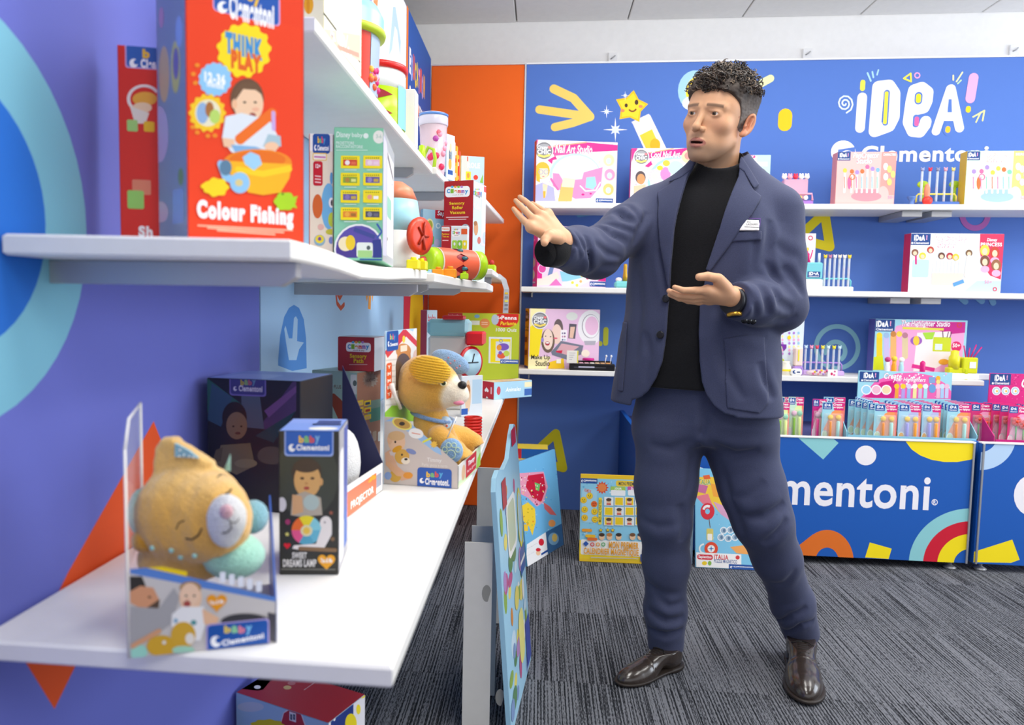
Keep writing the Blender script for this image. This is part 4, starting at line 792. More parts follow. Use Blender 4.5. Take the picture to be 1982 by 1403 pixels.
# highlighter set
o, F = bxp('toy_box', 'wide pink and teal highlighter craft box on the lowest back shelf', 'box', (1689, 722), (1866, 726), (3.82, 3.83), Z3, 617, 0.07, '#a9d8e4', side='#5d5aa8')
f = F('front').crop(1480, 400, 3.896); f.rect(805, 845, 1515, 1245, '#9fd4e2'); f.poly([(990, 900), (1150, 860), (1515, 870), (1480, 1245), (900, 1245), (960, 1000)], '#f0a4cf'); f.poly([(1080, 870), (1515, 870), (1510, 950), (1400, 960), (1200, 900)], '#c8188a'); f.poly([(1150, 950), (1400, 940), (1410, 1150), (1250, 1240), (1120, 1240)], '#f2e6e4')
idea_tag(f, 806, 848, 978, 942); f.txt('The Highlighter Studio', 1030, 912, 1400, 862, '#ffffff', 0.02, 0.2, '#c8188a'); f.line([(1040, 915), (1350, 925)], 18, '#e6dc4a', False); f.ring(1468, 893, 11, 20, '#d8304a')
for (x, y0, c, hd) in ((865, 960, '#f2c81f', '#f5d22a'), (918, 960, '#c4b8e0', '#9ab8d8'), (970, 950, '#f2b06a', '#c8803a'), (1015, 950, '#e8a0d0', '#f2d04a'), (1058, 960, '#d8c49a', '#b87a8a')): f.line([(x, 1130), (x, y0+30)], 44, c); f.ell(x, y0+10, 22, 22, hd)
f.poly([(790, 1140), (890, 1120), (900, 1230), (785, 1230)], '#d4dc1f'); f.poly([(1190, 950), (1285, 945), (1265, 1000), (1215, 1000)], '#a8d83a'); f.rect(1265, 1090, 1408, 985, '#c9d422', 0.05); f.line([(1345, 985), (1342, 940)], 6, '#6a3a5a'); f.line([(1375, 985), (1385, 945)], 6, '#6a3a5a'); f.line([(1395, 990), (1410, 945)], 6, '#6a3a5a'); f.rect(1282, 1080, 1340, 1035, '#d8e2ea')
f.ell(1143, 1010, 44, 34, '#9a5ab8'); f.ell(1143, 1010, 24, 36, '#f2c83a'); f.ell(1445, 1055, 38, 40, '#d81f63'); f.txt('50+', 1416, 1060, 1474, 1032, '#ffffff', 0.02)
f.line([(1110, 1200), (1280, 1230)], 30, '#d82a8a', False); f.ell(1350, 1170, 40, 22, '#f2a83a'); f.done()
def marker(px, Y, h, body, cap, lab, z=Z3):
    q = onY(px, 715, Y); m = MB(); m.lathe([(0.011, 0), (0.0115, 0.004), (0.0115, h*0.55), (0.009, h*0.62), (0.009, h*0.75)], mat(body, 0.3), 14, org=(q[0], Y, z)); o = m.build('marker_bottle', label=lab, cat='marker', group='markers before the highlighter box'); MB().ball((q[0], Y, z+h*0.86), (0.014, 0.011, h*0.13), mat(cap, 0.45), 10).build('bottle_topper', o); return o
for px, h, b, c, lb in ((1717, 0.10, '#e6ecef', '#c03a7a', 'clear marker with a pink topper before the highlighter box'), (1730, 0.105, '#f5a01f', '#f2cf3a', 'orange marker with a yellow topper before the highlighter box'), (1744, 0.10, '#a9d4e6', '#fbf4f0', 'pale blue marker with a white topper before the highlighter box')): marker(px, 3.765, h, b, c, lb)
q = onY(1785, 720, 3.76); MB().lathe([(0.011, 0), (0.011, 0.028), (0.0115, 0.03), (0.0115, 0.075), (0.008, 0.08), (0.0, 0.085)], mat('#d8127a', 0.3), 14, org=(q[0], 3.76, Z3)).build('marker_bottle', label='magenta lipstick shaped marker standing before the highlighter box', cat='marker')
q = onY(1838, 715, 3.74); r = empty('highlighter_press', (q[0], 3.74, Z3), 'bright yellow highlighter press on a white base with magenta sticks', 'toy')
MB().box((q[0], 3.74, Z3), (q[0]+0.135, 3.80, Z3+0.03), mat('#f6f5f2', 0.4), 0.005).build('base', r); MB().box((q[0]+0.002, 3.75, Z3+0.03), (q[0]+0.125, 3.79, Z3+0.055), mat('#d8dc1f', 0.35), 0.004).build('deck', r); MB().box((q[0]+0.062, 3.745, Z3+0.03), (q[0]+0.128, 3.795, Z3+0.105), mat('#d8dc1f', 0.35), 0.004).build('body', r); MB().lathe([(0.024, 0.05), (0.024, 0.105), (0.017, 0.115), (0.017, 0.135), (0, 0.138)], mat('#e8e22a', 0.35), 18, org=(q[0]+0.034, 3.77, Z3)).build('pot', r); MB().box((q[0]+0.072, 3.742, Z3), (q[0]+0.083, 3.745, Z3+0.05), mat('#c8d41f', 0.35)).build('lever', r)
MB().box((q[0]+0.09, 3.7435, Z3+0.055), (q[0]+0.118, 3.745, Z3+0.085), mat('#e8eef2', 0.35)).build('badge', r)
for k, (dx, dz) in enumerate(((-0.01, 0.16), (0.012, 0.15), (0.035, 0.165), (0.055, 0.155))): MB().tube([(q[0]+0.085+0.01*k, 3.77, Z3+0.10), (q[0]+0.085+dx*1.0+0.005*k, 3.775, Z3+dz)], 0.003, mat('#c81f7a', 0.35), 6).build('stick', r)
q = onZ(1893, 735, Z3); MB().box((q[0]-0.01, 3.745, Z3), (q[0]+0.05, 3.79, Z3+0.03), mat('#eceff4', 0.15, kind='film', alpha=0.8), 0.004).build('clear_tray', label='crumpled clear plastic tray at the right end of lowest shelf', cat='tray')
# ================================================================ GOODS ON THE COUNTERS
ZC = 0.52
def pack(x, y, w, h, d, kind, label, group):
    """hang-card pack: card, blister with pens"""
    bg = {'a': '#9fd4e2', 'b': '#a8d2e8', 'f': '#d8357a', 'g': '#c9e6cf', 'h': '#cf2a86'}[kind]
    root = MB().box((x, y, ZC), (x+w, y+0.003, ZC+h), mat(bg, 0.35), 0.0008).build('blister_pack', label=label, cat='pack', group=group)
    MB().box((x+w*0.08, y-d, ZC+h*0.03), (x+w*0.92, y-0.0005, ZC+h*0.72), mat('#eef4f6', 0.1, kind='film', alpha=0.16), 0.003).build('blister', root)
    g = Face(root, (x, y, ZC), (1, 0, 0), (0, 0, 1), w, h).uv(); g.rect(0, 0, 1, 1, bg)
    g.poly([(0.1, 0.3), (0.45, 0.75), (1, 0.95), (1, 0), (0.15, 0)], {'a': '#f0965a', 'b': '#b4b8e0', 'f': '#f0a0c4', 'g': '#e4f0a8', 'h': '#f4b8d0'}[kind]); g.poly([(0.55, 0.8), (1, 0.8), (1, 1), (0.45, 1)], '#d81f7a'); g.poly([(0.88, 0.8), (1, 0.8), (1, 0.1), (0.9, 0.1)], '#f07a6a')
    idea_tag(g, 0.04, 0.99, 0.44, 0.82) if 0 else None
    g.rect(0.03, 0.82, 0.45, 0.985, '#1d4e9c', 0.08); g.txt('iDeA', 0.1, 0.89, 0.38, 0.965, '#fff', 0.05); g.txt('Clementoni', 0.08, 0.84, 0.4, 0.875, '#fff', 0.02)
    g.txt({'f': 'Create', 'h': 'Create'}.get(kind, 'Create'), 0.5, 0.92, 0.9, 0.98, '#ffffff', 0.03, 0.25); g.txt({'f': 'Flowers', 'h': 'Pens'}.get(kind, 'your Highlighters'), 0.5, 0.84, 0.96, 0.9, '#ffffff', 0.03, 0.25)
    g.ell(0.17, 0.17, 0.14, 0.12, '#e9f4f4'); g.ell(0.17, 0.17, 0.11, 0.09, {'a': '#cfe6c0', 'b': '#f2b03a'}.get(kind, '#f2d0da')); g.done('card_print')
    cl = {'a': ['#e08a3a', '#a8d8d0'], 'b': ['#9a9ad8', '#f09a2a'], 'f': ['#3f9a4a', '#5aa84a'], 'g': ['#7fae3a', '#d8e890'], 'h': ['#e0408a', '#f2d43a']}[kind]
    for k in (0, 1):
        cx = x+w*(0.38+0.36*k); m = MB()
        if kind == 'f':
            m.tube([(cx, y-d*0.5, ZC+h*0.1), (cx, y-d*0.5, ZC+h*(0.5-0.0*k))], 0.003, mat(cl[k], 0.5), 6)
            for t in range(5): m.ball((cx+0.011*math.cos(t*1.26), y-d*0.55, ZC+h*(0.62-0.08*k)+0.011*math.sin(t*1.26)), (0.012, 0.006, 0.012), mat('#cf2030' if k == 0 else '#c8242c', 0.5), 8)
            m.ball((cx, y-d*0.7, ZC+h*(0.62-0.08*k)), 0.008, mat('#e8482a', 0.5), 8)
        else:
            m.lathe([(0.006, h*0.06), (0.0075, h*0.1), (0.0075, h*0.5), (0.005, h*0.53)], mat(cl[k], 0.3), 10, org=(cx, y-d*0.5, ZC)); hc = '#f5c51f' if kind in 'ab' else ['#e8b0c8', '#8ad0a8'][k]
            m.ball((cx, y-d*0.5, ZC+h*0.62), (0.012, 0.006, 0.012), mat(hc, 0.45), 10)
        m.build('flower' if kind == 'f' else 'pen', root)
    return root
yc = 3.40
def xat(px, py=820, Y=yc): return onY(px, py, Y)[0]
HP_ = onY(1700, 780, yc)[2]-ZC
for (px0, px1, ypx, Y, kind, lab, gr) in ((1502, 1533, 768, 3.46, 'g', 'lime pen pack standing behind, beside the jacket hem', 'loose pen packs'), (1497, 1527, 778, 3.40, 'g', 'lime pen pack half hidden by the jacket hem', 'loose pen packs'), (1524, 1554, 768, 3.43, 'g', 'pale lime pen pack with a row of pens right of the jacket hem', 'loose pen packs'),
        (1571, 1598, 772, 3.43, 'h', 'magenta pen pack at left of the pair on the counter', 'loose pen packs'), (1592, 1634, 768, 3.47, 'a', 'rear pen pack of the pair on the counter', 'loose pen packs'), (1590, 1632, 778, 3.40, 'a', 'front teal and orange pen pack of the pair on the counter', 'loose pen packs')):
    a, b = xat(px0, 820, Y), xat(px1, 820, Y); pack(a, Y, b-a, onY(px0, ypx, Y)[2]-ZC, 0.012, kind, lab, gr)
# the display carton of highlighters
a, b = xat(1664), xat(1838); r = empty('display_carton', (a, 3.37, ZC), 'teal counter carton with a pink header card full of highlighter packs', 'display box')
teal = mat('#8fcbdc', 0.4); hz = onY(1664, 772, 3.60)[2]
MB().box((a-0.06, 3.374, ZC), (b+0.10, 3.60, ZC+0.004), teal).build('bottom_panel', r); zf = ZC+0.036
MB().box((a-0.06, 3.37, ZC), (b+0.10, 3.374, zf), teal).build('front_lip', r)
for x, nm in ((a-0.062, 'side_panel'), (b+0.10, 'side_panel')): MB().prism([(0, 0), (0.232, 0), (0.232, hz-ZC), (0.14, hz-ZC), (0, 0.05)], 0.003, teal, (x, 3.37, ZC), (0, 1, 0), (0, 0, 1)).build(nm, r)
xa, xb = xat(1660, 750, 3.60), xat(1842, 750, 3.60); z1 = onY(1662, 717, 3.60)[2]
MB().box((xa, 3.60, ZC), (xb, 3.604, z1), teal, 0.001).build('header_card', r)
g = Face(r, (xa, 3.60, hz-0.02), (1, 0, 0), (0, 0, 1), xb-xa, z1-hz+0.02, 0.35, '#9fd4e2'); g.crop(1640, 700, 5.795)
g.poly([(150, 405), (320, 210), (560, 130), (760, 120), (960, 160), (1090, 240), (1165, 330), (1165, 420)], '#ef62ac'); g.poly([(180, 400), (380, 230), (560, 200), (520, 410)], '#d3127c'); idea_tag(g, 140, 108, 352, 230)
for (x, c) in ((213, '#9fd0ea'), (325, '#f0b8c8'), (437, '#f2d8a8')): g.ell(x, 315, 58, 56, '#f6f0f4'); g.ell(x, 315, 46, 44, c)
g.txt('Create', 410, 190, 610, 130, '#ffffff', 0.03, 0.25, '#d3127c'); g.txt('your Highlighters', 510, 232, 880, 180, '#ffffff', 0.02, 0.25, '#d3127c'); dots(g, 40, 560, 130, 1140, 400, 12, ['#ffffff', '#f8b4d4'], 4)
for k, (x, c, hd) in enumerate(((550, '#f2a03a', '#f5c52a'), (622, '#b49ad8', '#f5c92a'), (685, '#9ab4e0', '#d8c8e8'), (752, '#f2e29a', '#fbf2e0'), (812, '#c8b8d8', '#f2c84a'), (872, '#a8d8e0', '#e6eef2'), (1015, '#f2b0c8', '#f6c8d8'), (1060, '#a8c8e6', '#c8d8ea'), (1110, '#c4c8e6', '#e8b8d0'))): g.line([(x, 410), (x+6, 300)], 40, c, False); g.ell(x+4, 275, 30, 28, hd)
g.poly([(915, 170), (985, 170), (985, 240), (915, 240)], '#7fa0cc'); g.ell(952, 300, 40, 50, '#6a9cd0'); g.ell(1018, 185, 26, 26, '#f2b42a'); g.ell(1018, 225, 24, 24, '#f2d47a'); g.done('header_print')
n = 0
for (p0_, p1_, kind) in ((1692, 1738, 'a'), (1739, 1784, 'b'), (1785, 1822, 'b'), (1833, 1880, 'a')):
    a0, b0 = xat(p0_, 820, 3.39), xat(p1_, 820, 3.39); h = onY(p0_, 782, 3.39)[2]-ZC-0.005
    for j in range(5):
        if p0_ == 1785: lab0 = 'third from left'
        lab = ('front highlighter pack in the teal counter carton, %s' % {1692: 'leftmost, orange card', 1739: 'second from left, yellow smiling topper', 1785: 'third from left, partly covered', 1833: 'rightmost, orange card'}[p0_]) if j == 0 else '%s highlighter pack back in the %s row of the teal counter carton' % (['', 'second', 'third', 'fourth', 'rearmost'][j], {1692: 'orange leftmost', 1739: 'yellow topped second', 1785: 'partly covered third', 1833: 'orange rightmost'}[p0_])
        oo = pack(a0-(0.013*j if p0_ == 1692 else 0.0)+(0.004*j if p0_ == 1833 else 0), 3.392+0.036*j+0.002, (b0-a0)*0.97, h, 0.011, kind, lab, 'packs in the teal counter carton'); oo.location.z += 0.005
for j in range(6):
    x = xat(1664+4.6*j, 800, 3.55-0.025*j); oo = pack(x-0.012, 3.575-0.026*j, 0.05, h, 0.010, 'b', 'edge-on highlighter pack, %s from the back, along the slanted left side of teal carton' % ['first', 'second', 'third', 'fourth', 'fifth', 'sixth'][j], 'packs in the teal counter carton'); oo.location.z += 0.005
# flower packs between the cartons, then the magenta carton
for j in range(3):
    a0, b0 = xat(1879, 820, 3.47), xat(1918, 820, 3.47); pack(a0-0.012*j, 3.475+0.03*j, b0-a0, onY(1880, 781, 3.47)[2]-ZC, 0.014, 'f', ['red flower pack in front, between the two counter cartons', 'red flower pack second in the row between the two counter cartons', 'red flower pack at the back of the row between the cartons'][j], 'flower packs on the counter')
a, b = xat(1915, 820, 3.37), xat(2120, 820, 3.37); r = empty('display_carton', (a, 3.37, ZC), 'magenta counter carton of flower packs at the right picture edge', 'display box'); mg = mat('#d5247f', 0.4)
MB().box((a+0.02, 3.374, ZC), (b, 3.60, ZC+0.004), mg).build('bottom_panel', r); MB().box((a+0.03, 3.37, ZC), (b, 3.374, ZC+0.036), mg).build('front_lip', r); MB().prism([(0, 0), (0.232, 0), (0.232, hz-ZC), (0.16, hz-ZC), (0, 0.05)], 0.003, mg, (a+0.025, 3.37, ZC), (0, 1, 0), (0, 0, 1)).build('side_panel', r)
xa, xb = xat(1914, 750, 3.60), xat(2150, 750, 3.60); z1 = onY(1916, 722, 3.60)[2]; MB().box((xa, 3.60, ZC), (xb, 3.604, z1), mg, 0.001).build('header_card', r)
g = Face(r, (xa, 3.60, hz-0.02), (1, 0, 0), (0, 0, 1), xb-xa, z1-hz+0.02, 0.35, '#d5247f'); g.crop(1640, 700, 5.795); dots(g, 70, 1600, 130, 2000, 420, 7, ['#e868a8', '#b8146a'], 6); idea_tag(g, 1605, 132, 1830, 265)
for x in (1672, 1775, 1882): g.ell(x, 328, 48, 48, '#f4eef2'); g.ell(x, 328, 40, 40, '#a8cfd8'); g.ell(x, 328, 24, 26, '#fbf6ea'); g.ell(x+6, 330, 11, 12, '#f2b42a')
g.txt('Create', 1950, 290, 2250, 190, '#ffffff', 0.03, 0.25); g.done('header_print')
g = Face(r, (a+0.025, 3.60, ZC), (0, -1, 0), (0, 0, 1), 0.2, 0.15, 0.4).uv(); g.txt('Create', 0.35, 0.42, 0.85, 0.56, '#fff', 0.02, 0.2); g.txt('Flowers', 0.4, 0.26, 0.95, 0.4, '#fff', 0.02, 0.2); g.ell(0.25, 0.5, 0.18, 0.35, '#4a4a52'); g.done('side_print')
for c_ in range(2):
    for j in range(4):
        a0 = xat(1952+44*c_, 820, 3.39); b0 = xat(1992+44*c_, 820, 3.39); oo = pack(a0-0.014*j*(1-c_), 3.395+0.036*j, b0-a0, h, 0.012, 'f', 'red flower pack, %s, in the %s row of the magenta counter carton' % (['frontmost', 'second back', 'third back', 'rearmost'][j], ['left', 'right'][c_]), 'packs in the magenta counter carton'); oo.location.z += 0.005
# ================================================================ BOARDS LEANING ON THE FLOOR
def leaning(name, label, p0, p1, h, tilt, th, col, prt, strut=True, edge='#f2c21f'):
    o, F = boxthing(name, label, 'magnetic board', p0, p1, 0.001, h, th, col, tilt=tilt, rough=0.3, bev=0.002)
    f = F('front'); prt(f); f.done()
    return o, F
q0, q1 = onZ(1121, 1086, 0.001), onZ(1256, 1092, 0.001)
def p_cal(f):
    f.crop(980, 560, 2.507); f.rect(355, 915, 700, 1320, '#8fd0ea'); f.rect(350, 1215, 700, 1320, '#f5d32a'); f.rect(362, 1212, 700, 1300, '#f6f3ec', 0.1); dots(f, 40, 360, 920, 690, 1200, 5, ['#b8e4f4', '#dff2fa', '#6ab4dc'], 8)
    f.star(465, 962, 32, '#e2452a', 12, 0.68); f.ell(465, 962, 20, 20, '#f08a4a'); maker_strip(f, 360, 940, 442, 918)
    f.rect(532, 955, 690, 932, '#f3cf3a', 0.3); f.txt('MON PREMIER', 545, 951, 640, 936, '#3a3a4a', 0.02); f.rect(505, 978, 578, 958, '#a8d05a', 0.2); f.txt('JOUR', 525, 974, 560, 962, '#fff', 0.04); f.rect(588, 978, 665, 958, '#d05aa8', 0.2); f.txt('DATE', 605, 974, 640, 962, '#fff', 0.04); f.rect(507, 1000, 578, 975, '#f8f8f8', 0.2); f.rect(590, 1000, 665, 975, '#f8f8f8', 0.2)
    f.rect(365, 1130, 440, 970, '#a9daee', 0.2); f.txt('HUMEUR', 378, 985, 412, 970, '#e2603a', 0.02, 0, None, 0, -0.3)
    for (x, y, c) in ((375, 1022, '#f5d02a'), (404, 1002, '#f5d02a'), (426, 1042, '#e8602a'), (380, 1068, '#f5d02a'), (428, 1078, '#f5d02a'), (380, 1108, '#f5c82a'), (430, 1116, '#f5d02a')): f.ell(x, y, 16, 16, '#e8b01a'); f.ell(x, y-1, 14, 14, c); f.ell(x-5, y-3, 2, 2.5, '#4a3010'); f.ell(x+5, y-3, 2, 2.5, '#4a3010'); f.line([(x-5, y+5), (x+5, y+5)], 2, '#4a3010')
    f.rect(446, 1140, 464, 1010, '#f3e04a', 0.3); f.txt('MES ACTIVITES', 400, 1078, 510, 1070, '#7a6a1a', 0.02, 0, None, 0, 1.57)
    for j in range(3):
        for i in range(4):
            x, y = 474+50*i, 1008+48*j; f.rect(x, y+40, x+46, y, '#f5f2ea'); f.rect(x+4, y+37, x+42, y+3, '#f6d21f' if (i+j*2) % 3 else '#eaf2f6')
            if (i+j) % 2 == 0: f.ell(x+23, y+20, 12, 14, '#f2c8a0'); f.ell(x+23, y+12, 13, 8, '#5a4030'); f.rect(x+12, y+37, x+34, y+30, '#d8584a')
            elif (i*j) % 2: f.ell(x+23, y+20, 14, 14, '#e88a3a'); f.ell(x+23, y+20, 8, 8, '#4a6ab8')
    for x in (458, 492, 516): f.star(x, 1168, 12, '#4a4438', 5, 0.5); f.star(x, 1167, 9, '#f2d02a', 5, 0.5)
    for k, x in enumerate((463, 500, 545, 612, 650)): f.ell(x, 1200, 14, 16, '#f2c8a0'); f.ell(x, 1190, 14, 9, ['#4a3424', '#c8803a', '#3a2c28', '#7a5030', '#3a3a4a'][k])
    for (y, c) in ((1162, '#f2a02a'), (1190, '#f5c02a'), (1205, '#e8702a')): f.rect(366+(y-1162)*0.6, y+12, 416+(y-1162)*0.6, y, c, 0.5)
    f.poly([(372, 1233), (386, 1220), (400, 1233), (386, 1247)], '#2a5ab0')
    for x, c in ((417, '#d8303a'), (444, '#f2a02a'), (470, '#4aa85a')): f.ring(x, 1237, 6, 10, c)
    f.txt('MON PREMIER', 497, 1255, 642, 1228, '#efa51f', 0.03); f.txt('CALENDRIER MAGNÉTIQUE', 375, 1287, 642, 1256, '#efa51f', 0.03); f.line([(410, 1300), (640, 1306)], 4, '#c8c4bc', False); f.rect(650, 1320, 700, 1285, '#2a4a9c', 0.15)
leaning('magnetic_board', 'sky blue magnetic calendar board with yellow grid leaning beside the leg', q0[:2], q1[:2], 0.372, 0.16, 0.012, '#f2c82a', p_cal)
q0, q1 = onZ(1346, 1098, 0.001), onZ(1470, 1104, 0.001)
def p_it(f):
    f.crop(1160, 700, 1.996); f.rect(366, 445, 620, 800, '#7fc4e4'); dots(f, 25, 380, 470, 600, 730, 3, ['#bfe2f2', '#5aa8d4'], 9)
    f.poly([(366, 445), (480, 445), (500, 540), (515, 620), (470, 590), (430, 540), (380, 520), (366, 500)], '#f2c83a'); f.poly([(372, 520), (420, 510), (440, 560), (400, 550)], '#e87a8a'); f.poly([(430, 470), (480, 480), (490, 530), (440, 520)], '#f0a23a'); f.poly([(440, 540), (490, 560), (520, 625), (470, 590)], '#d8a0c0'); f.poly([(380, 470), (420, 480), (410, 510), (370, 500)], '#c86a9a'); f.poly([(400, 440), (425, 436), (430, 452), (405, 455)], '#e2602a'); f.poly([(520, 620), (600, 700), (600, 740), (540, 690)], '#a8c85a'); f.poly([(505, 715), (590, 705), (585, 745), (530, 740)], '#f2a85a')
    f.txt('ITALIA', 380, 474, 430, 456, '#4a9a4a', 0.02, 0, '#ffffff'); f.ring(418, 578, 9, 27, '#d8283a', 0, 360, 24, 1.2); f.ring(418, 578, 13, 21, '#f2f0f0', 200, 300, 10, 1.2); f.line([(424, 605), (428, 640)], 3, '#6a5a5a'); f.rect(414, 690, 440, 645, '#d8c86a', 0.2); f.rect(418, 690, 436, 665, '#f6f2ea', 0.2)
    for (x, y) in ((480, 652), (506, 650), (524, 678), (498, 682), (470, 678)): f.ell(x, y, 14, 14, '#f4f6f8'); f.ell(x, y, 11, 11, '#9fb8cc'); f.ell(x+2, y, 5, 7, '#5a7a9a')
    f.ring(432, 722, 14, 26, '#e2482a'); f.ell(432, 722, 14, 14, '#f4f2ee'); f.star(432, 722, 13, '#3a6ab0', 4, 0.25)
    f.ring(404, 722, 14, 20, '#f2f2ee', 90, 270); f.rect(374, 792, 548, 744, '#f6f3f0'); f.rect(378, 763, 438, 746, '#d8283a', 0.4); f.txt('Sapientino', 383, 761, 433, 749, '#fff', 0.03); f.txt('ITALIA', 443, 763, 498, 747, '#d8283a', 0.03); f.txt('PUZZLE MAGNETICO', 443, 776, 532, 766, '#3a5a9a', 0.02); f.ell(406, 778, 10, 8, '#f2d02a'); f.ell(426, 778, 7, 9, '#8ab84a'); f.ell(534, 756, 8, 8, '#d8383a'); maker_strip(f, 500, 800, 600, 786)
leaning('magnetic_board', 'magnetic map board of Italy seen between the legs, leaning on the counter', q0[:2], q1[:2], 0.415, 0.20, 0.012, '#7fc4e4', p_it)
q0, q1 = onZ(1318, 1090, 0.001), onZ(1340, 1092, 0.001)
def p_sl(f): f.uv(); f.ell(0.5, 0.6, 0.25, 0.08, '#f2f4f6'); f.ell(0.55, 0.45, 0.2, 0.08, '#8aa0b4'); f.ell(0.5, 0.25, 0.3, 0.1, '#6a7a8c')
leaning('magnetic_board', 'narrow blue grey board edge showing against the inner trouser leg', q0[:2], q1[:2], 0.36, 0.12, 0.012, '#9fb8cc', p_sl)
q0, q1 = onZ(1021, 1097, 0.001), onZ(1091, 1054, 0.001)
def p_map(f):
    f.crop(880, 800, 2.328); f.rect(270, 215, 480, 700, '#6fb4e0'); dots(f, 40, 275, 230, 480, 560, 4, ['#8fc8ea', '#4f9ad0', '#c8e4f4'], 10)
    f.poly([(285, 270), (400, 262), (420, 330), (400, 400), (370, 420), (330, 380), (290, 360)], '#e79ab4'); f.poly([(330, 280), (400, 270), (410, 340), (390, 400), (350, 380), (320, 330)], '#c8203c'); f.poly([(360, 310), (385, 320), (380, 350), (365, 345)], '#6ac06a'); f.poly([(400, 400), (430, 420), (460, 460), (430, 455), (405, 430)], '#d86a6a')
    f.poly([(295, 420), (330, 400), (362, 430), (365, 490), (350, 550), (335, 510), (305, 480)], '#f2cf3a'); f.poly([(310, 500), (330, 500), (330, 530), (312, 530)], '#f2c83a'); f.ell(438, 495, 16, 16, '#f0a05a'); dots(f, 60, 290, 270, 415, 410, 3.5, ['#f6e0e0', '#f0b0c0', '#8a1a30', '#f2d86a'], 11); dots(f, 25, 300, 420, 360, 540, 3, ['#e88a2a', '#c8a81a', '#8ac05a'], 12)
    f.poly([(325, 590), (410, 535), (420, 640), (320, 695)], '#f3f2f2'); f.poly([(410, 535), (492, 490), (492, 590), (420, 640)], '#3a6a9c'); f.ell(445, 565, 24, 28, '#7fb0d4'); f.ell(450, 560, 12, 18, '#e8c86a'); f.ell(390, 580, 12, 16, '#d8283a'); f.ell(376, 628, 10, 12, '#f2c8a0'); f.ell(376, 614, 11, 8, '#d8283a'); f.rect(390, 640, 420, 612, '#1d4e9c')
    f.txt('MAGNÉTIQUE', 322, 612, 372, 585, '#4a5a6a', 0.02, 0, None, 0, 0.0); f.txt('MONDE', 322, 645, 360, 622, '#4a5a6a', 0.02)
leaning('magnetic_board', 'blue magnetic world map board leaning by the stacked boxes', q0[:2], q1[:2], 0.44, 0.13, 0.012, '#6fb4e0', p_map)
# cartons behind the map
o, F = bxp('toy_box', 'tall yellow and grey carton standing behind the world map board', 'box', (984, 920), (1046, 920), 3.52, 0.0, 888, 0.16, '#d8d0c4', top='#f2d24a')
f = F('front').crop(880, 800, 2.328); f.rect(255, 215, 380, 262, '#f2e8d0'); f.line([(300, 240), (355, 232)], 12, '#e8702a'); f.ell(325, 215, 30, 10, '#f2cf2a'); f.done()
z0 = onY(984, 888, 3.52)[2]
o, F = bxp('toy_box', 'flat blue and red carton marked with an age lying on top behind the map', 'box', (1000, 892), (1060, 891), 3.54, z0+0.0005, 868, 0.13, '#2a6ac0', top='#f2d83a')
f = F('front').crop(880, 800, 2.328); f.rect(255, 150, 300, 215, '#d8303a'); f.txt('7+', 392, 196, 412, 178, '#fff', 0.05); f.line([(260, 208), (415, 208)], 8, '#e8702a', False); f.done()
# ================================================================ GOODS ON THE LEFT SHELVES
ZM, ZT, ZB = 1.1615, 1.531, 0.7205
def hexy(f, x, y, r, col, n=14): f.blob(x, y, r, r, col, n, 0.05)
# ---- large red box and its neighbours on the middle shelf
p0, p1 = onY(364, 456, 0.865), onY(588, 466, 0.965)
o, F = boxthing('toy_box', 'tall red box with a baby and yellow bowl, nearest on the eye level shelf', 'box', p0[:2], p1[:2], ZM, 0.365, 0.125, '#ee3d12', side='#cdd9ee')
f = F('front').crop(200, 0, 2.924); f.rect(470, 0, 1120, 1360, '#ef3f12')
f.rect(618, -120, 1000, 152, '#d8a8d8', 0.14); f.rect(625, -130, 992, 146, '#1d56ae', 0.13); f.ell(675, 42, 30, 34, '#fff'); f.ell(690, 36, 18, 18, '#1d56ae'); f.txt('Clementoni', 712, 105, 965, 25, '#ffffff', 0.05); f.txt('baby', 740, 8, 890, -60, '#f2c230', 0.06)
f.blob(795, 285, 148, 150, '#fbdd12', 13, 0.07, 1.0); f.txt('THINK', 690, 300, 900, 225, '#3a8fd0', 0.08, 0, '#fbdd12'); f.txt('PLAY', 722, 385, 895, 315, '#e8641a', 0.08)
f.blob(632, 450, 92, 94, '#8fc8ee', 15, 0.05); f.txt('12-36', 572, 462, 690, 425, '#ffffff', 0.05); f.txt('months', 585, 490, 680, 470, '#ffffff', 0.03)
f.blob(588, 640, 100, 104, '#f6c81f', 14, 0.08); f.ell(590, 640, 72, 76, '#e9e2c4'); f.ell(560, 640, 34, 60, '#8fb0d8'); f.ell(600, 620, 24, 44, '#a86a34'); f.ell(630, 660, 30, 40, '#b8d86a')
for (x, y) in ((520, 470), (508, 420), (530, 370), (505, 720), (530, 750), (590, 770), (630, 768)): f.ell(x, y, 14, 12, '#f2901f')
f.ell(812, 560, 95, 115, '#6a4a34'); f.ell(820, 590, 84, 105, '#f2cba8'); f.ell(740, 590, 16, 28, '#eebb94'); f.poly([(735, 530), (780, 470), (860, 470), (900, 540), (860, 510), (790, 505), (745, 570)], '#6e5038'); f.ell(842, 655, 20, 16, '#9c3a34'); f.ell(798, 580, 9, 6, '#4a3428'); f.ell(858, 580, 9, 6, '#4a3428'); f.ell(860, 620, 20, 12, '#eeb394')
f.poly([(690, 660), (780, 640), (940, 680), (1000, 800), (960, 880), (830, 900), (720, 860), (670, 780)], '#dfe6ee'); f.poly([(670, 780), (740, 790), (740, 840), (680, 830)], '#f0c4a0'); f.poly([(720, 820), (860, 830), (950, 870), (900, 940), (780, 930)], '#7fb0dc'); f.poly([(930, 760), (1000, 770), (1005, 830), (900, 830)], '#a8c4d0'); f.line([(770, 790), (955, 640)], 54, '#f0701a'); f.line([(960, 640), (962, 730)], 22, '#c8a8e0'); f.ell(950, 830, 40, 26, '#f2c4a0')
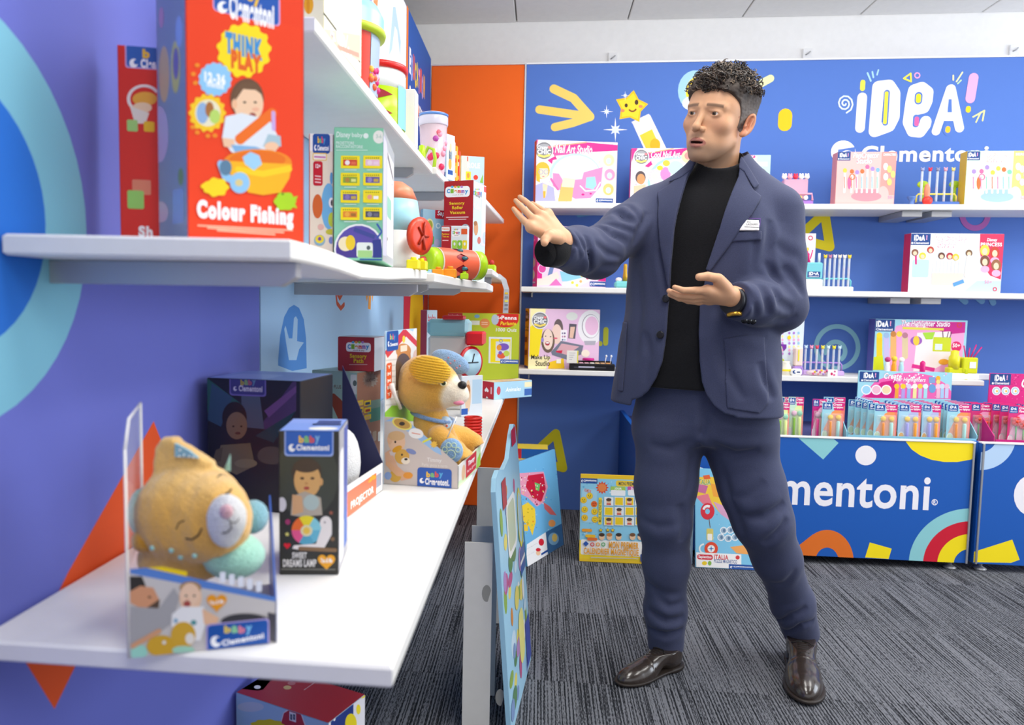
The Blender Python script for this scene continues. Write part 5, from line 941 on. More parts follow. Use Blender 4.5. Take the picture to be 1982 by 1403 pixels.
f.ell(870, 920, 195, 75, '#f08a1a'); f.ell(870, 905, 160, 52, '#e8700f'); f.poly([(675, 910), (1065, 930), (1050, 1010), (1000, 1090), (900, 1105), (820, 1090), (740, 1020)], '#f7b516'); f.line([(760, 960), (900, 985), (1050, 955)], 34, '#fbd01e'); f.poly([(785, 890), (830, 860), (880, 880), (895, 930), (850, 965), (800, 930)], '#9fd0f0')
f.line([(665, 930), (690, 1000), (770, 1040)], 44, '#8fc4ea'); f.ell(770, 1035, 56, 60, '#8fc4ea'); f.ell(765, 1035, 22, 20, '#d8c88a'); f.ell(690, 950, 34, 44, '#5a7f9c')
f.blob(635, 1060, 70, 52, '#f7d417', 7, 0.1); f.ell(570, 1055, 22, 16, '#f7d417'); f.blob(1025, 1140, 60, 52, '#a8d41a', 6, 0.08); f.poly([(1060, 1120), (1098, 1108), (1080, 1150), (1095, 1180), (1055, 1170)], '#a8d41a'); f.ell(1012, 1098, 7, 7, '#5a7a10')
f.txt('Colour Fishing', 528, 1262, 1072, 1180, '#ffffff', 0.07)
for k in range(3): f.line([(530+55*k, 1276+14*k), (1070-50*k, 1304+12*k)], 9, '#f7b89a', False)
f.done()
f = F('left').crop(200, 0, 2.924); f.rect(250, 0, 480, 1380, '#e4ebf7'); f.line([(470, 0), (485, 1340)], 10, '#f4f0ee', False)
for (x, y, rx, ry, c) in ((345, 420, 30, 160, '#f0c48a'), (410, 380, 26, 150, '#e8d87a'), (412, 360, 16, 90, '#8a7ab0'), (320, 760, 50, 160, '#dcc4dc'), (430, 180, 20, 90, '#a8c0e6'), (330, 100, 14, 60, '#d89ab0'), (440, 1000, 14, 50, '#8aa86a'), (330, 1200, 40, 60, '#e8c8d0')): f.ell(x, y, rx, ry, c)
for k in range(5): f.line([(395, 1100+36*k), (455, 1090+36*k)], 14, '#9fb6dc', False)
f.done('side_print')
p0, p1 = onY(234, 460, 0.985), onY(310, 460, 1.0)
o, F = boxthing('toy_box', 'narrow red box tucked behind the tall red box, against the wall', 'box', p0[:2], p1[:2], ZM, onY(234, 86, 0.985)[2]-ZM, 0.012, '#e3301c', side='#c81f14')
f = F('front').crop(200, 0, 2.924); f.rect(70, 235, 330, 1360, '#e2281a'); f.rect(122, 240, 420, 405, '#c8a8d8', 0.1); f.rect(130, 232, 420, 397, '#2a62b4', 0.1); f.txt('b', 222, 330, 262, 280, '#f2c230', 0.06); f.ell(172, 358, 24, 26, '#fff'); f.ell(186, 352, 14, 14, '#2a62b4'); f.txt('Clem', 212, 385, 310, 340, '#fff', 0.05)
f.ring(230, 560, 78, 96, '#f3ece4', 130, 330, 20, 0.85); f.ell(235, 560, 70, 40, '#f2b03a'); f.ell(220, 610, 56, 30, '#f6d7b0'); f.poly([(150, 600), (260, 640), (240, 700), (180, 700)], '#efe6d8'); f.rect(135, 742, 195, 680, '#a8d87a', 0.15); f.rect(230, 745, 290, 690, '#f2c21a', 0.15); f.rect(165, 1100, 270, 1020, '#e88a6a', 0.1); f.rect(138, 1180, 230, 1080, '#9fd86a', 0.12); f.txt('Sh', 200, 1340, 280, 1280, '#fff', 0.06); f.done()
def cl_logo(f, x0, y0, x1, y1, edge='#ffffff'):
    w, h = x1-x0, y1-y0; f.rect(x0, y0, x1, y1, edge, 0.3)
    for k in range(4): f.ell(x0+w*(0.28+0.13*k), y0+h*0.0, w*0.055, h*0.12, ['#5ab0e0', '#f2a83a', '#8ac84a', '#b88ad0'][k])
    cs = ['#3a9ad8', '#8ac23a', '#f2a01f', '#e8484a', '#9a5ab8', '#3a9ad8']
    for k, ch in enumerate('Clemmy'):
        a = x0+w*(0.06+0.148*k); f.txt(ch, a, y0+h*(0.66 if ch != 'y' else 0.78), a+w*0.135, y0+h*(0.2 if ch in 'Cl' else 0.32), cs[k], 0.05)
    f.txt('touch & play', x0+w*0.28, y0+h*0.9, x0+w*0.74, y0+h*0.76, '#8a3a34', 0.01)
# baby elephant box
p0, p1 = onY(598, 473, 1.355), onY(644, 480, 1.36)
o, F = boxthing('toy_box', 'cream box with a blue elephant between the red box and mint box', 'box', p0[:2], p1[:2], ZM, onY(598, 258, 1.355)[2]-ZM, 0.10, '#f2e6cf', side='#e9e2d2')
f = F('front').crop(580, 230, 4.2525); f.rect(70, 100, 340, 1050, '#f1e4cb'); f.rect(70, 100, 84, 1050, '#cf2a24'); f.rect(84, 100, 340, 270, '#f6f2ec'); maker_tag(f, 108, 122, 250, 288); f.rect(108, 342, 225, 282, '#f2c84a', 0.2); f.rect(114, 336, 219, 290, '#f7efe0', 0.2); f.line([(120, 312), (215, 318)], 12, '#c86ab0', False); f.rect(112, 550, 190, 350, '#c9182c', 0.25); f.txt('12+', 132, 405, 172, 372, '#fff', 0.03)
for k in range(3): f.line([(126, 470+25*k), (176, 475+25*k)], 10, '#f2c8c8', False)
f.ell(240, 720, 62, 190, '#6fb4dc'); f.ell(148, 720, 42, 100, '#d8692a'); f.ell(262, 690, 22, 42, '#f6f2ee'); f.ell(268, 692, 12, 26, '#2a2a34'); f.ell(265, 830, 30, 60, '#b8c83a'); f.ell(255, 930, 40, 24, '#c8c23a'); f.ell(175, 890, 26, 24, '#e8b8a8'); f.ell(165, 1000, 46, 46, '#8fb8c8'); f.ell(165, 990, 36, 34, '#f2dc3a'); f.ell(165, 988, 14, 16, '#7a4a9a'); f.ell(260, 1000, 20, 30, '#7a8ac8'); f.ell(262, 490, 12, 50, '#5aa0d0'); f.done()
# mint box with slides
p0, p1 = onY(646, 488, 1.352), onY(740, 512, 1.362)
p0[0] -= 0.0
o, F = boxthing('toy_box', 'mint green box with eight yellow framed pictures on the eye level shelf', 'box', p0[:2], p1[:2], ZM+0.006, onY(646, 246, 1.352)[2]-ZM-0.006, 0.235, '#8ed6b2', side='#eceef2', top='#a8e0c4')
f = F('front').crop(580, 230, 4.2525); f.rect(270, 60, 745, 1215, '#8ed6b2'); f.rect(270, 60, 745, 275, '#86d0aa'); f.txt('Disney', 300, 165, 420, 108, '#eaf7ef', 0.02, 0.2); f.txt('baby', 430, 160, 520, 115, '#eaf7ef', 0.01); f.ell(545, 140, 22, 22, '#eaf7ef'); f.ell(652, 150, 48, 54, '#f1f1e6'); f.txt('3-6', 630, 160, 675, 128, '#b8cfc0', 0.02)
f.txt('PROIETTORE', 300, 210, 448, 188, '#dff3e8', 0.02); f.txt('RACCONTASTORIE', 300, 240, 520, 218, '#dff3e8', 0.02); f.line([(300, 258), (560, 258)], 7, '#c8ead8', False)
sl = ['#d8482a', '#f0c4d8', '#8aa83a', '#6a5aa0', '#6a5a9c', '#f2dc2a', '#e88a2a', '#4a4a5c']
for k in range(8):
    x = 338+185*(k % 2); y = 305+142*(k//2); f.rect(x, y+102, x+158, y, '#fbe60f', 0.08); f.rect(x+20, y+80, x+136, y+32, sl[k]); f.ell(x+55, y+56, 20, 20, ['#fbf3ee', '#f8e0e8', '#b88a3a', '#9a8ac8', '#8a7ab8', '#f0a08a', '#f2b03a', '#8a8a9a'][k]); f.rect(x+86, y+72, x+126, y+48, ['#e8704a', '#f6d8e6', '#dfe88a', '#c8a84a', '#c8b04a', '#ffffff', '#a8702a', '#6a6a7c'][k])
    for q in range(7): f.rect(x+20+17*q, y+22, x+30+17*q, y+14, '#8a8a1a')
    f.line([(x+30, y+116), (x+130, y+116)], 7, '#d8f0e2', False)
f.ell(490, 1070, 205, 205, '#f3f6f4'); f.ell(490, 1075, 190, 195, '#5c4fa8'); f.rect(270, 1230, 745, 1145, '#8ed6b2'); f.poly([(300, 1145), (320, 1000), (400, 960), (470, 1060), (480, 1145)], '#4a3a90'); f.ell(380, 1030, 60, 60, '#f6eac0'); f.ell(420, 1020, 40, 62, '#f2d02a'); f.rect(470, 1140, 604, 1020, '#e9f2ea', 0.15); f.rect(480, 1140, 600, 1085, '#a8d88a', 0.1); f.ell(568, 1062, 16, 18, '#4a5a5a'); f.poly([(600, 1000), (670, 990), (690, 1145), (610, 1145)], '#2e3a8c'); f.line([(640, 870), (680, 930), (640, 980)], 16, '#3a5ab0'); f.line([(450, 910), (620, 975)], 34, '#3f4a94', False)
maker_strip(f, 495, 1210, 742, 1155); f.done()
f = F('right').uv(); f.rect(0, 0, 1, 1, '#e8eaf0'); f.rect(0.0, 0.05, 0.3, 0.95, '#cfd2ea'); f.rect(0.34, 0.07, 0.95, 0.9, '#f4f4f2'); f.poly([(0.36, 0.9), (0.9, 0.78), (0.9, 0.74), (0.36, 0.84)], '#6a6a72'); f.rect(0.36, 0.38, 0.74, 0.55, '#8fceb4', 0.2); f.ell(0.4, 0.2, 0.03, 0.015, '#4a4a52'); f.ell(0.8, 0.7, 0.03, 0.012, '#8a8ad0'); f.done('side_print')
# dome shaped robot toy with a red wheel
r = empty('dome_toy', (-0.36, 1.78, ZM), 'dome toy with orange top and red wheel on the eye level shelf', 'toy'); c = (-0.355, 1.795, ZM+0.013)
zt = onY(800, 356, 1.75)[2]-ZM
m = MB(); m.lathe([(0.058, 0.0), (0.062, 0.01), (0.062, zt*0.42)], mat('#f6f4f0', 0.35), 24, org=c).build('base', r); MB().lathe([(0.062, zt*0.42), (0.061, zt*0.6), (0.055, zt*0.78)], mat('#a8dcea', 0.35), 24, org=c).build('body', r); MB().lathe([(0.055, zt*0.78), (0.042, zt*0.92), (0.02, zt*0.99), (0, zt)], mat('#f08a64', 0.35), 24, org=c).build('cap', r)
wq = onY(822, 445, 1.735); MB().lathe([(0.0, -0.004), (0.028, -0.006), (0.042, -0.003), (0.044, 0.004), (0.03, 0.008), (0.012, 0.01), (0, 0.01)], mat('#e0401f', 0.35), 24, axis=(0.8, -0.5, 0), org=(wq[0]-0.012, wq[1], ZM+0.085)).build('wheel', r)
for k in range(5): a = k*1.257; MB().tube([(wq[0]-0.002, wq[1]-0.008, ZM+0.085), (wq[0]-0.002+0.018*math.cos(a)*0.55, wq[1]-0.006+0.018*math.cos(a)*0.8, ZM+0.085+0.034*math.sin(a))], 0.003, mat('#a82a14', 0.4), 6).build('spoke', r)
# pale blue box behind, then red vacuum box and small box
p0, p1 = onY(818, 470, 2.45), onY(862, 472, 2.50)
def b2(name, label, p0, p1, z, ytop, xt, d, col, **kw): return boxthing(name, label, 'box', p0[:2], p1[:2], z, onY(xt, ytop, p0[1])[2]-z, d, col, **kw)
Z2B = 1.163
o, F = b2('toy_box', 'grey blue box with a red title, behind the small red and white box', p0, p1, Z2B, 404, 830, 0.02, '#9fc2d6')
f = F('front').crop(580, 230, 4.2525); f.rect(1115, 820, 1300, 760, '#c8182c', 0.1); f.txt('Sapientino', 1132, 805, 1330, 772, '#fff', 0.02, 0.2); f.ell(1070, 880, 32, 60, '#e8e0a8'); f.ell(1072, 875, 22, 40, '#a8a83a'); f.ell(1140, 880, 20, 24, '#e8f0f4'); f.ell(1140, 880, 12, 14, '#9fc2d6'); f.rect(1040, 1030, 1105, 965, '#5aa84a', 0.15); f.ell(1130, 1020, 24, 30, '#c8b8d8'); f.done()
p0, p1 = onY(858, 490, 2.44), onY(914, 492, 2.415)
o, F = b2('toy_box', 'dark red box with yellow words on the eye level shelf', p0, p1, Z2B, 351, 858, 0.125, '#b71f24', side='#d6e8f2', top='#c8361f')
f = F('front').crop(580, 230, 4.2525); f.rect(1180, 515, 1418, 1200, '#b21c22'); cl_logo(f, 1200, 560, 1400, 640); f.txt('Sensory', 1232, 715, 1358, 680, '#f6d22a', 0.03); f.txt('Roller', 1255, 745, 1345, 715, '#f6d22a', 0.03); f.txt('Vacuum', 1236, 785, 1362, 755, '#f6d22a', 0.03); f.line([(1206, 812), (1390, 808)], 8, '#f0c8c8', False); f.line([(1225, 828), (1372, 826)], 7, '#f0c8c8', False); f.ring(1365, 900, 22, 34, '#b8c8d0'); f.done()
f = F('right').crop(580, 230, 4.2525); cl_logo(f, 1424, 580, 1505, 650); f.rect(1500, 560, 1560, 1060, '#e8e4ee'); f.ell(1450, 900, 18, 60, '#d8a070'); f.ell(1445, 860, 14, 20, '#a8703a'); f.ell(1520, 980, 16, 50, '#c8d8e8'); f.ell(1475, 1000, 14, 30, '#d87a6a'); f.txt('Roller', 1430, 740, 1490, 715, '#fff', 0.02); f.rect(1515, 600, 1550, 570, '#d83a3a'); f.done('side_print')
p0, p1 = onY(854, 484, 2.335), onY(904, 488, 2.33)
o, F = b2('toy_box', 'small white and dark red box in front of the dark red box', p0, p1, Z2B, 437, 855, 0.035, '#e6eef4')
f = F('front').crop(580, 230, 4.2525); f.rect(1160, 875, 1245, 1100, '#b21c22'); f.rect(1168, 925, 1235, 890, '#f4f2f0', 0.2); f.txt('Clemmy', 1174, 918, 1230, 897, '#e8803a', 0.04); f.txt('Rainbow', 1172, 955, 1232, 940, '#f6d22a', 0.02); f.txt('Train set', 1174, 975, 1228, 960, '#f6d22a', 0.02); f.line([(1175, 1000), (1225, 1000)], 8, '#f0c8c8', False); cl_logo(f, 1252, 910, 1325, 970); f.rect(1330, 950, 1380, 905, '#e8602a'); 
for k, c in enumerate(('#a8d84a', '#8ac83a', '#f2dc2a')): f.rect(1255+42*k, 1070, 1296+42*k, 1000, c, 0.25); f.ell(1275+42*k, 1030, 8, 14, '#e6eef4')
f.done()
# toy cylinder with teeth
CA, CB = Vector((-0.335, 2.13, Z2B+0.047)), Vector((-0.190, 2.29, Z2B+0.045)); ax = (CB-CA); L = ax.length; ax.normalize(); R0 = 0.044; sd = Vector((ax.y, -ax.x, 0)); r = empty('toy_cylinder', (CA.x, CA.y, Z2B), 'striped coral and green toy cylinder with a toothed mouth lying on the shelf end', 'toy')
lime, coral, dk = mat('#b3dc1a', 0.28), mat('#f06a4a', 0.35), mat('#9c1626', 0.4)
def cyp(x, t, q=1.0): return CA+ax*x+(sd*math.sin(t)+Vector((0, 0, 1))*math.cos(t))*R0*q
MB().lathe([(0.0, 0), (R0*0.8, 0), (R0, 0.006), (R0, L*0.17)], lime, 28, axis=ax, org=CA).build('end_cap', r)
MB().lathe([(R0*0.97, L*0.17), (R0*0.97, L*0.83)], dk, 28, axis=ax, org=CA).build('mouth', r)
MB().lathe([(R0, L*0.83), (R0, L-0.005), (R0*0.85, L), (0, L)], lime, 28, axis=ax, org=CA).build('end_cap', r)
def zig(lo, hi, sgn, name, amp=0.026, n=8):
    m = MB(); N = 64; vs = []
    for k in range(N):
        t = 2*math.pi*k/N; e = hi+sgn*amp*(0.5+0.5*math.cos(n*t))
        for x in (lo, e): vs.append(cyp(x, t, 1.02))
    m.add(vs, [(2*k, 2*k+1, 2*((k+1) % N)+1, 2*((k+1) % N)) for k in range(N)], coral, True); m.build(name, r)
zig(L*0.17, L*0.40, 1, 'toothed_sleeve'); zig(L*0.83, L*0.62, -1, 'toothed_sleeve')
for k in range(4): MB().ball(cyp(L*0.55, 0.5+0.7*k, 0.98), (0.010, 0.010, 0.006), mat('#3f7a88', 0.4), 10).build('tooth', r)
for x in (L*0.18, L*0.82): MB().lathe([(R0*1.03, x-0.002), (R0*1.03, x+0.002)], mat('#e0d8c8', 0.4), 28, axis=ax, org=CA).build('ring', r)
MB().ball(CA-ax*0.002, (0.016, 0.012, 0.016), mat('#e04a4a', 0.4), 12).build('button', r)
def block(x, y, z, s, col, label, yaw=0.0, studs=True):
    m = MB(); M = Matrix.Translation((x, y, z)) @ Matrix.Rotation(yaw, 4, 'Z'); m.box((-s, -s, 0), (s, s, s*1.5), mat(col, 0.35), s*0.15, M); o = m.build('toy_block', label=label, cat='block', group='soft toy blocks on the eye level shelf')
    MB().lathe([(s*0.5, s*1.5), (s*0.5, s*1.85), (s*0.42, s*1.95), (0, s*1.95)], mat(col, 0.35), 14, M).build('stud', o); return o
q = onY(803, 515, 1.70); block(q[0], 1.68, ZM+0.006, 0.014, '#f8e414', 'yellow block on the eye level shelf beside the mint box'); block(q[0]+0.006, 1.75, ZM+0.008, 0.014, '#f8e414', 'second yellow block, just behind the first yellow block')
q = onY(862, 525, 2.11); block(q[0]-0.012, 2.05, Z2B, 0.015, '#f59a1f', 'orange block before the toy cylinder, on the left'); block(q[0]+0.016, 2.09, Z2B, 0.017, '#f59a1f', 'taller orange block before the toy cylinder, on the right'); block(q[0]-0.035, 2.05, Z2B, 0.011, '#b8e0f0', 'pale blue block left of the orange blocks'); block(q[0]+0.05, 2.15, Z2B, 0.011, '#b3dc1a', 'lime block touching the toy cylinder')
q = onY(955, 515, 3.2); MB().box((q[0]-0.03, 3.18, 1.223), (q[0]+0.012, 3.22, 1.26), mat('#b3d41a', 0.35), 0.006).ball((q[0]-0.008, 3.2, 1.27), (0.012, 0.01, 0.012), mat('#c8302a', 0.4), 10).build('toy_boat', label='small lime and red toy at the far corner shelf end', cat='toy')
q = onY(968, 532, 3.15); t = MB(); P = [onY(962, 530, 3.12), onY(974, 540, 3.11), onY(980, 560, 3.1), onY(978, 606, 3.1)]
vs = []; 
for p in P: vs += [(p[0]-0.010, p[1], p[2]), (p[0]+0.012, p[1], p[2])]
vs += [(x, y+0.002, z) for x, y, z in vs]; n_ = len(P)*2
fs = [(2*i, 2*i+1, 2*i+3, 2*i+2) for i in range(3)]+[(n_+2*i, n_+2*i+2, n_+2*i+3, n_+2*i+1) for i in range(3)]+[(2*i, 2*i+2, n_+2*i+2, n_+2*i) for i in range(3)]+[(2*i+1, n_+2*i+1, n_+2*i+3, 2*i+3) for i in range(3)]
t.add(vs, fs, mat('#b9bcc4', 0.5)); lo = t.build('hang_tag', label='long patterned paper tag hanging from the far corner shelf', cat='tag')
for k in range(5): MB().box((P[2][0]-0.006, 3.0985, P[2][2]-0.02-0.016*k), (P[2][0]+0.008, 3.0995, P[2][2]-0.012-0.016*k), mat(['#e8c23a', '#8a8d96', '#f2e05a', '#7a7d86', '#8a8d96'][k], 0.5)).build('tag_mark', lo)
# ---- topmost shelf
o, F = boxthing('toy_box', 'cream and peach box nearest on the topmost shelf', 'box', (-0.47, 1.225), (-0.362, 1.225), ZT, 0.36, 0.255, '#f8f3d2', side='#fbf6dd')
f = F('right').crop(560, 0, 4.385); f.rect(200, 0, 600, 520, '#fdf9e4'); f.poly([(270, 240), (600, 300), (600, 520), (270, 330)], '#f9cdb4'); f.txt('Garden', 400, 400, 530, 330, '#ffffff', 0.04, 0, None, 0, -0.25); f.txt('My', 350, 345, 395, 305, '#fff', 0.03, 0, None, 0, -0.25); f.line([(410, 400), (590, 470)], 10, '#f4a08a', False); f.line([(200, 190), (265, 190)], 8, '#d81f4a', False); f.done('side_print')
f = F('front').crop(560, 0, 4.385); f.ell(165, 40, 40, 80, '#f5b21f'); f.ell(160, 50, 14, 66, '#e89a12'); f.done()
r = empty('lidded_bucket', (-0.445, 1.66, ZT), 'clear toy bucket with a turquoise lid and red label on the topmost shelf', 'bucket'); c = (-0.447, 1.665, ZT)
zl = 0.145; MB().lathe([(0.066, 0), (0.072, 0.004), (0.078, zl)], mat('#b9c4d4', 0.15, spec=0.6), 32, org=c).build('body', r); MB().lathe([(0.0785, zl), (0.090, zl-0.004), (0.092, zl+0.006), (0.088, zl+0.012), (0.0885, zl+0.035), (0.075, zl+0.060), (0.03, zl+0.075), (0, zl+0.078)], mat('#8fd4e2', 0.3), 32, org=c).build('lid', r); MB().lathe([(0.0905, zl-0.006), (0.0935, zl+0.002), (0.0915, zl+0.008)], mat('#c4dc3a', 0.35), 32, org=c).build('lid_rim', r)
m = MB(); vs = []
for k in range(9):
    t = -1.9+1.4*k/8
    for z in (0.006, zl-0.008): vs.append((c[0]+(0.074+0.005*z/zl)*1.012*math.cos(t), c[1]+(0.074+0.005*z/zl)*1.012*math.sin(t), ZT+z))
m.add(vs, [(2*k, 2*k+2, 2*k+3, 2*k+1) for k in range(8)], mat('#d9341f', 0.35), True); m.build('label_wrap', r)
m = MB(); vs = []
for k in range(7):
    t = -0.48+0.65*k/6
    for z in (0.012, zl-0.01): vs.append((c[0]+(0.0745+0.005*z/zl)*1.012*math.cos(t), c[1]+(0.0745+0.005*z/zl)*1.012*math.sin(t), ZT+z))
m.add(vs, [(2*k, 2*k+2, 2*k+3, 2*k+1) for k in range(6)], mat('#a9bcd4', 0.3), True); m.build('label_wrap', r)
for k in range(14): t = -0.45+0.6*random.random(); MB().ball((c[0]+0.075*math.cos(t), c[1]+0.075*math.sin(t), ZT+0.02+0.05*random.random()), (0.008, 0.008, 0.008), mat(random.choice(['#e8643a', '#d82a7a', '#f2b03a', '#c8a0d8', '#f4e8e8']), 0.4), 8).build('bead', r)
# toothed barrel
r = empty('toy_barrel', (-0.45, 1.96, ZT), 'white and lime toy barrel with red rim and teeth, topmost shelf', 'toy'); c = (-0.438, 1.955, ZT); hb = onY(760, 118, 1.90)[2]-ZT
MB().lathe([(0.072, 0), (0.076, 0.006), (0.076, hb*0.62)], lime, 32, org=c).build('lower_band', r); MB().lathe([(0.0755, hb*0.62), (0.075, hb*0.92)], mat('#f4f3f0', 0.35), 32, org=c).build('upper_band', r); MB().lathe([(0.078, hb*0.9), (0.082, hb*0.94), (0.082, hb*0.99), (0.07, hb), (0, hb)], mat('#e02420', 0.3), 32, org=c).build('rim', r)
for z in (0.22, 0.5):
    m = MB(); vs = []
    for k in range(7):
        t = -1.5+0.72*k/6; e = 0.018*(1-k/6)
        for sg in (-1, 1): vs.append((c[0]+0.0768*math.cos(t), c[1]+0.0768*math.sin(t), ZT+hb*z+sg*e))
    m.add(vs, [(2*k, 2*k+2, 2*k+3, 2*k+1) for k in range(6)], dk, True); m.build('tooth', r)
m = MB(); vs = []
for k in range(7):
    t = -0.55+0.75*k/6
    for z in (0.004, hb*0.66): vs.append((c[0]+0.0772*math.cos(t), c[1]+0.0772*math.sin(t), ZT+z))
m.add(vs, [(2*k, 2*k+2, 2*k+3, 2*k+1) for k in range(6)], mat('#8fd0e0', 0.3), True); m.build('side_band', r)
boxthing('toy_box', 'slim white box standing after the barrel on the topmost shelf', 'box', (-0.40, 2.10), (-0.362, 2.10), ZT, onY(790, 172, 2.1)[2]-ZT, 0.06, '#f2f0ee', side='#e4e2e0')
q = onY(806, 215, 2.24); r = empty('rattle', (q[0]-0.01, 2.24, ZT), 'orange and white round rattle on the topmost shelf', 'toy'); MB().tube([(q[0]-0.012, 2.24, ZT), (q[0]-0.008, 2.24, q[2]-0.03)], 0.009, mat('#e8f0f0', 0.3), 10).build('handle', r); MB().ball((q[0]-0.006, 2.24, q[2]), (0.014, 0.022, 0.034), mat('#f08a64', 0.35), 16).build('ring', r); MB().tube([(q[0]+0.008, 2.222, q[2]-0.02), (q[0]+0.004, 2.22, q[2]+0.02)], 0.003, mat('#c8401f', 0.4), 6).build('stripe', r)
for k, (px, py, Y, hh) in enumerate(((808, 262, 2.26, 0.07), (824, 272, 2.40, 0.07))):
    q = onY(px, py, Y); MB().lathe([(0.0, -0.028), (0.010, -0.026), (0.012, 0), (0.010, 0.03), (0, 0.034)], lime, 14, org=(q[0]-0.012, Y, ZT+0.029)).build('toy_tube', label=['nearer lime toy tube on the topmost shelf', 'farther lime toy tube on the topmost shelf'][k], cat='toy', group='lime tubes on the topmost shelf')
q = onY(836, 255, 2.5); MB().tube([(q[0]-0.03, 2.5, ZT+0.01), (q[0]-0.025, 2.5, ZT+0.05), (q[0]-0.012, 2.5, ZT+0.075), (q[0]+0.006, 2.5, ZT+0.068), (q[0]+0.012, 2.5, ZT+0.04), (q[0]+0.008, 2.5, ZT+0.006)], 0.006, mat('#a8cc2a', 0.3), 8).build('toy_arch', label='arched lime handle before the clear bag on the topmost shelf', cat='toy')
c = (-0.385, 2.62, ZT); r = empty('clear_bag', c, 'clear tub with a purple lid stripe near the orange panel, topmost shelf', 'bucket'); hb = onY(838, 218, 2.6)[2]-ZT
MB().lathe([(0.038, 0), (0.04, 0.004), (0.048, hb*0.8)], mat('#f0d8e0', 0.12, kind='film', alpha=0.65), 24, org=c).build('body', r); MB().lathe([(0.049, hb*0.8), (0.051, hb*0.82), (0.051, hb*0.93), (0.045, hb), (0, hb)], mat('#e6e2f0', 0.12, kind='film', alpha=0.8), 24, org=c).build('lid', r); MB().lathe([(0.0515, hb*0.95), (0.0515, hb*0.985)], mat('#5a8ad0', 0.3), 24, org=c).build('lid_rim', r)
for k in range(10): t = -1.8+1.9*random.random(); MB().ball((c[0]+0.04*math.cos(t), c[1]+0.04*math.sin(t), ZT+0.02+hb*0.6*random.random()), 0.012, mat(random.choice(['#e86a7a', '#b04aa0', '#f2a0b8', '#d82a5a']), 0.4), 8).build('block', r)
o, F = boxthing('toy_box', 'pale blue box of a seated child near the end of the topmost shelf', 'box', (-0.40, 2.70), (-0.345, 2.67), ZT, onY(850, 262, 2.7)[2]-ZT, 0.05, '#bcd8ec', side='#cfe2f0')
f = F('right').uv(); f.ell(0.5, 0.55, 0.2, 0.16, '#3a4a6a'); f.ell(0.5, 0.72, 0.14, 0.1, '#f0c8a0'); f.ell(0.45, 0.35, 0.2, 0.12, '#f2a83a'); f.rect(0.2, 0.12, 0.8, 0.22, '#1d4e9c'); f.done('side_print')
f = F('front').uv(); f.ell(0.4, 0.4, 0.25, 0.12, '#f2a01f'); f.txt('baby', 0.2, 0.6, 0.8, 0.75, '#fff', 0.03); f.rect(0.55, 0.05, 0.95, 0.16, '#1d4e9c'); f.done()
for k, (px, c_, Y) in enumerate(((872, '#e2401f', 2.82), (878, '#f2d0c0', 2.86), (883, '#f5b81f', 2.90), (888, '#e84a24', 2.94))):
    a = onY(px-4, 320, Y); b = onY(px+1.5, 320, Y); o, F = boxthing('toy_box', ['slim red box spine first in the row near the end of topmost shelf', 'slim pale box spine second in the row near the end of topmost shelf', 'slim yellow box spine third in the row near the end of topmost shelf', 'slim orange red box spine last in the row near the end of topmost shelf'][k], 'box', a[:2], b[:2], ZT, onY(px, 264+9*k, Y)[2]-ZT, 0.03, c_, group='slim boxes on the topmost shelf')
    f = F('front').uv(); 
    for j in range(5): f.rect(0.2, 0.1+0.17*j, 0.8, 0.2+0.17*j, ['#f6f2ee', '#f2d84a', '#e8482a'][(j+k) % 3], 0.3)
    f.done()
o, F = boxthing('toy_box', 'grey blue box with white capitals at the end of the topmost shelf', 'box', onY(892, 350, 3.02)[:2], onY(937, 350, 3.05)[:2], ZT, onY(892, 301, 3.02)[2]-ZT, 0.03, '#bfdbe8', side='#f2d42a')
f = F('front').crop(770, 160, 6.68); f.rect(800, 935, 920, 1300, '#d8dcd2'); f.rect(895, 1015, 910, 955, '#e2482a'); f.txt('ROLE', 900, 1100, 1062, 1040, '#ffffff', 0.04); f.rect(878, 1255, 945, 1150, '#f6dc1f'); f.ell(910, 1200, 18, 34, '#e89a3a'); f.ell(1007, 1225, 30, 32, '#e83a1f'); f.poly([(1060, 1290), (1100, 1180), (1100, 1300)], '#8ac84a'); f.done()
# ================================================================ LOWEST DEEP SHELF
card = lambda c: mat(c, 0.35, kind='board')
def obj_tray(name, label, p0, p1, depth, group=None):
    """frame of an open display carton: root plus unit vectors along the front and to the back"""
    p0 = np.array([p0[0], p0[1], ZB]); p1 = np.array([p1[0], p1[1], ZB]); U = p1-p0; W = np.linalg.norm(U); U = U/W; D = np.array([-U[1], U[0], 0]); return empty(name, p0, label, 'box', group), p0, U, D, W
UPV = np.array([0, 0, 1.0])
def hit(fn, px, py, t0=0.3, t1=3.5):
    """first point of the surface on the ray through a photo point (or the nearest approach)"""
    d = ray(px, py); d = d/np.linalg.norm(d); t = t0; best = (9, None)
    for _ in range(200):
        P = CAM+d*t; q = float(fn(_f(P[None]))[0])
        if q < best[0]: best = (q, P)
        if q < 0.0004 or t > t1: break
        t += max(q*0.6, 0.0005)
    return best[1]
def line_on(fn, pts, rad, m, name, parent, n=6):
    """thread laid on a soft surface through photo points"""
    P = [hit(fn, *p) for p in pts]; P = [p for p in P if p is not None]
    if len(P) > 1: return MB().tube(P, rad, m, n).build(name, parent)
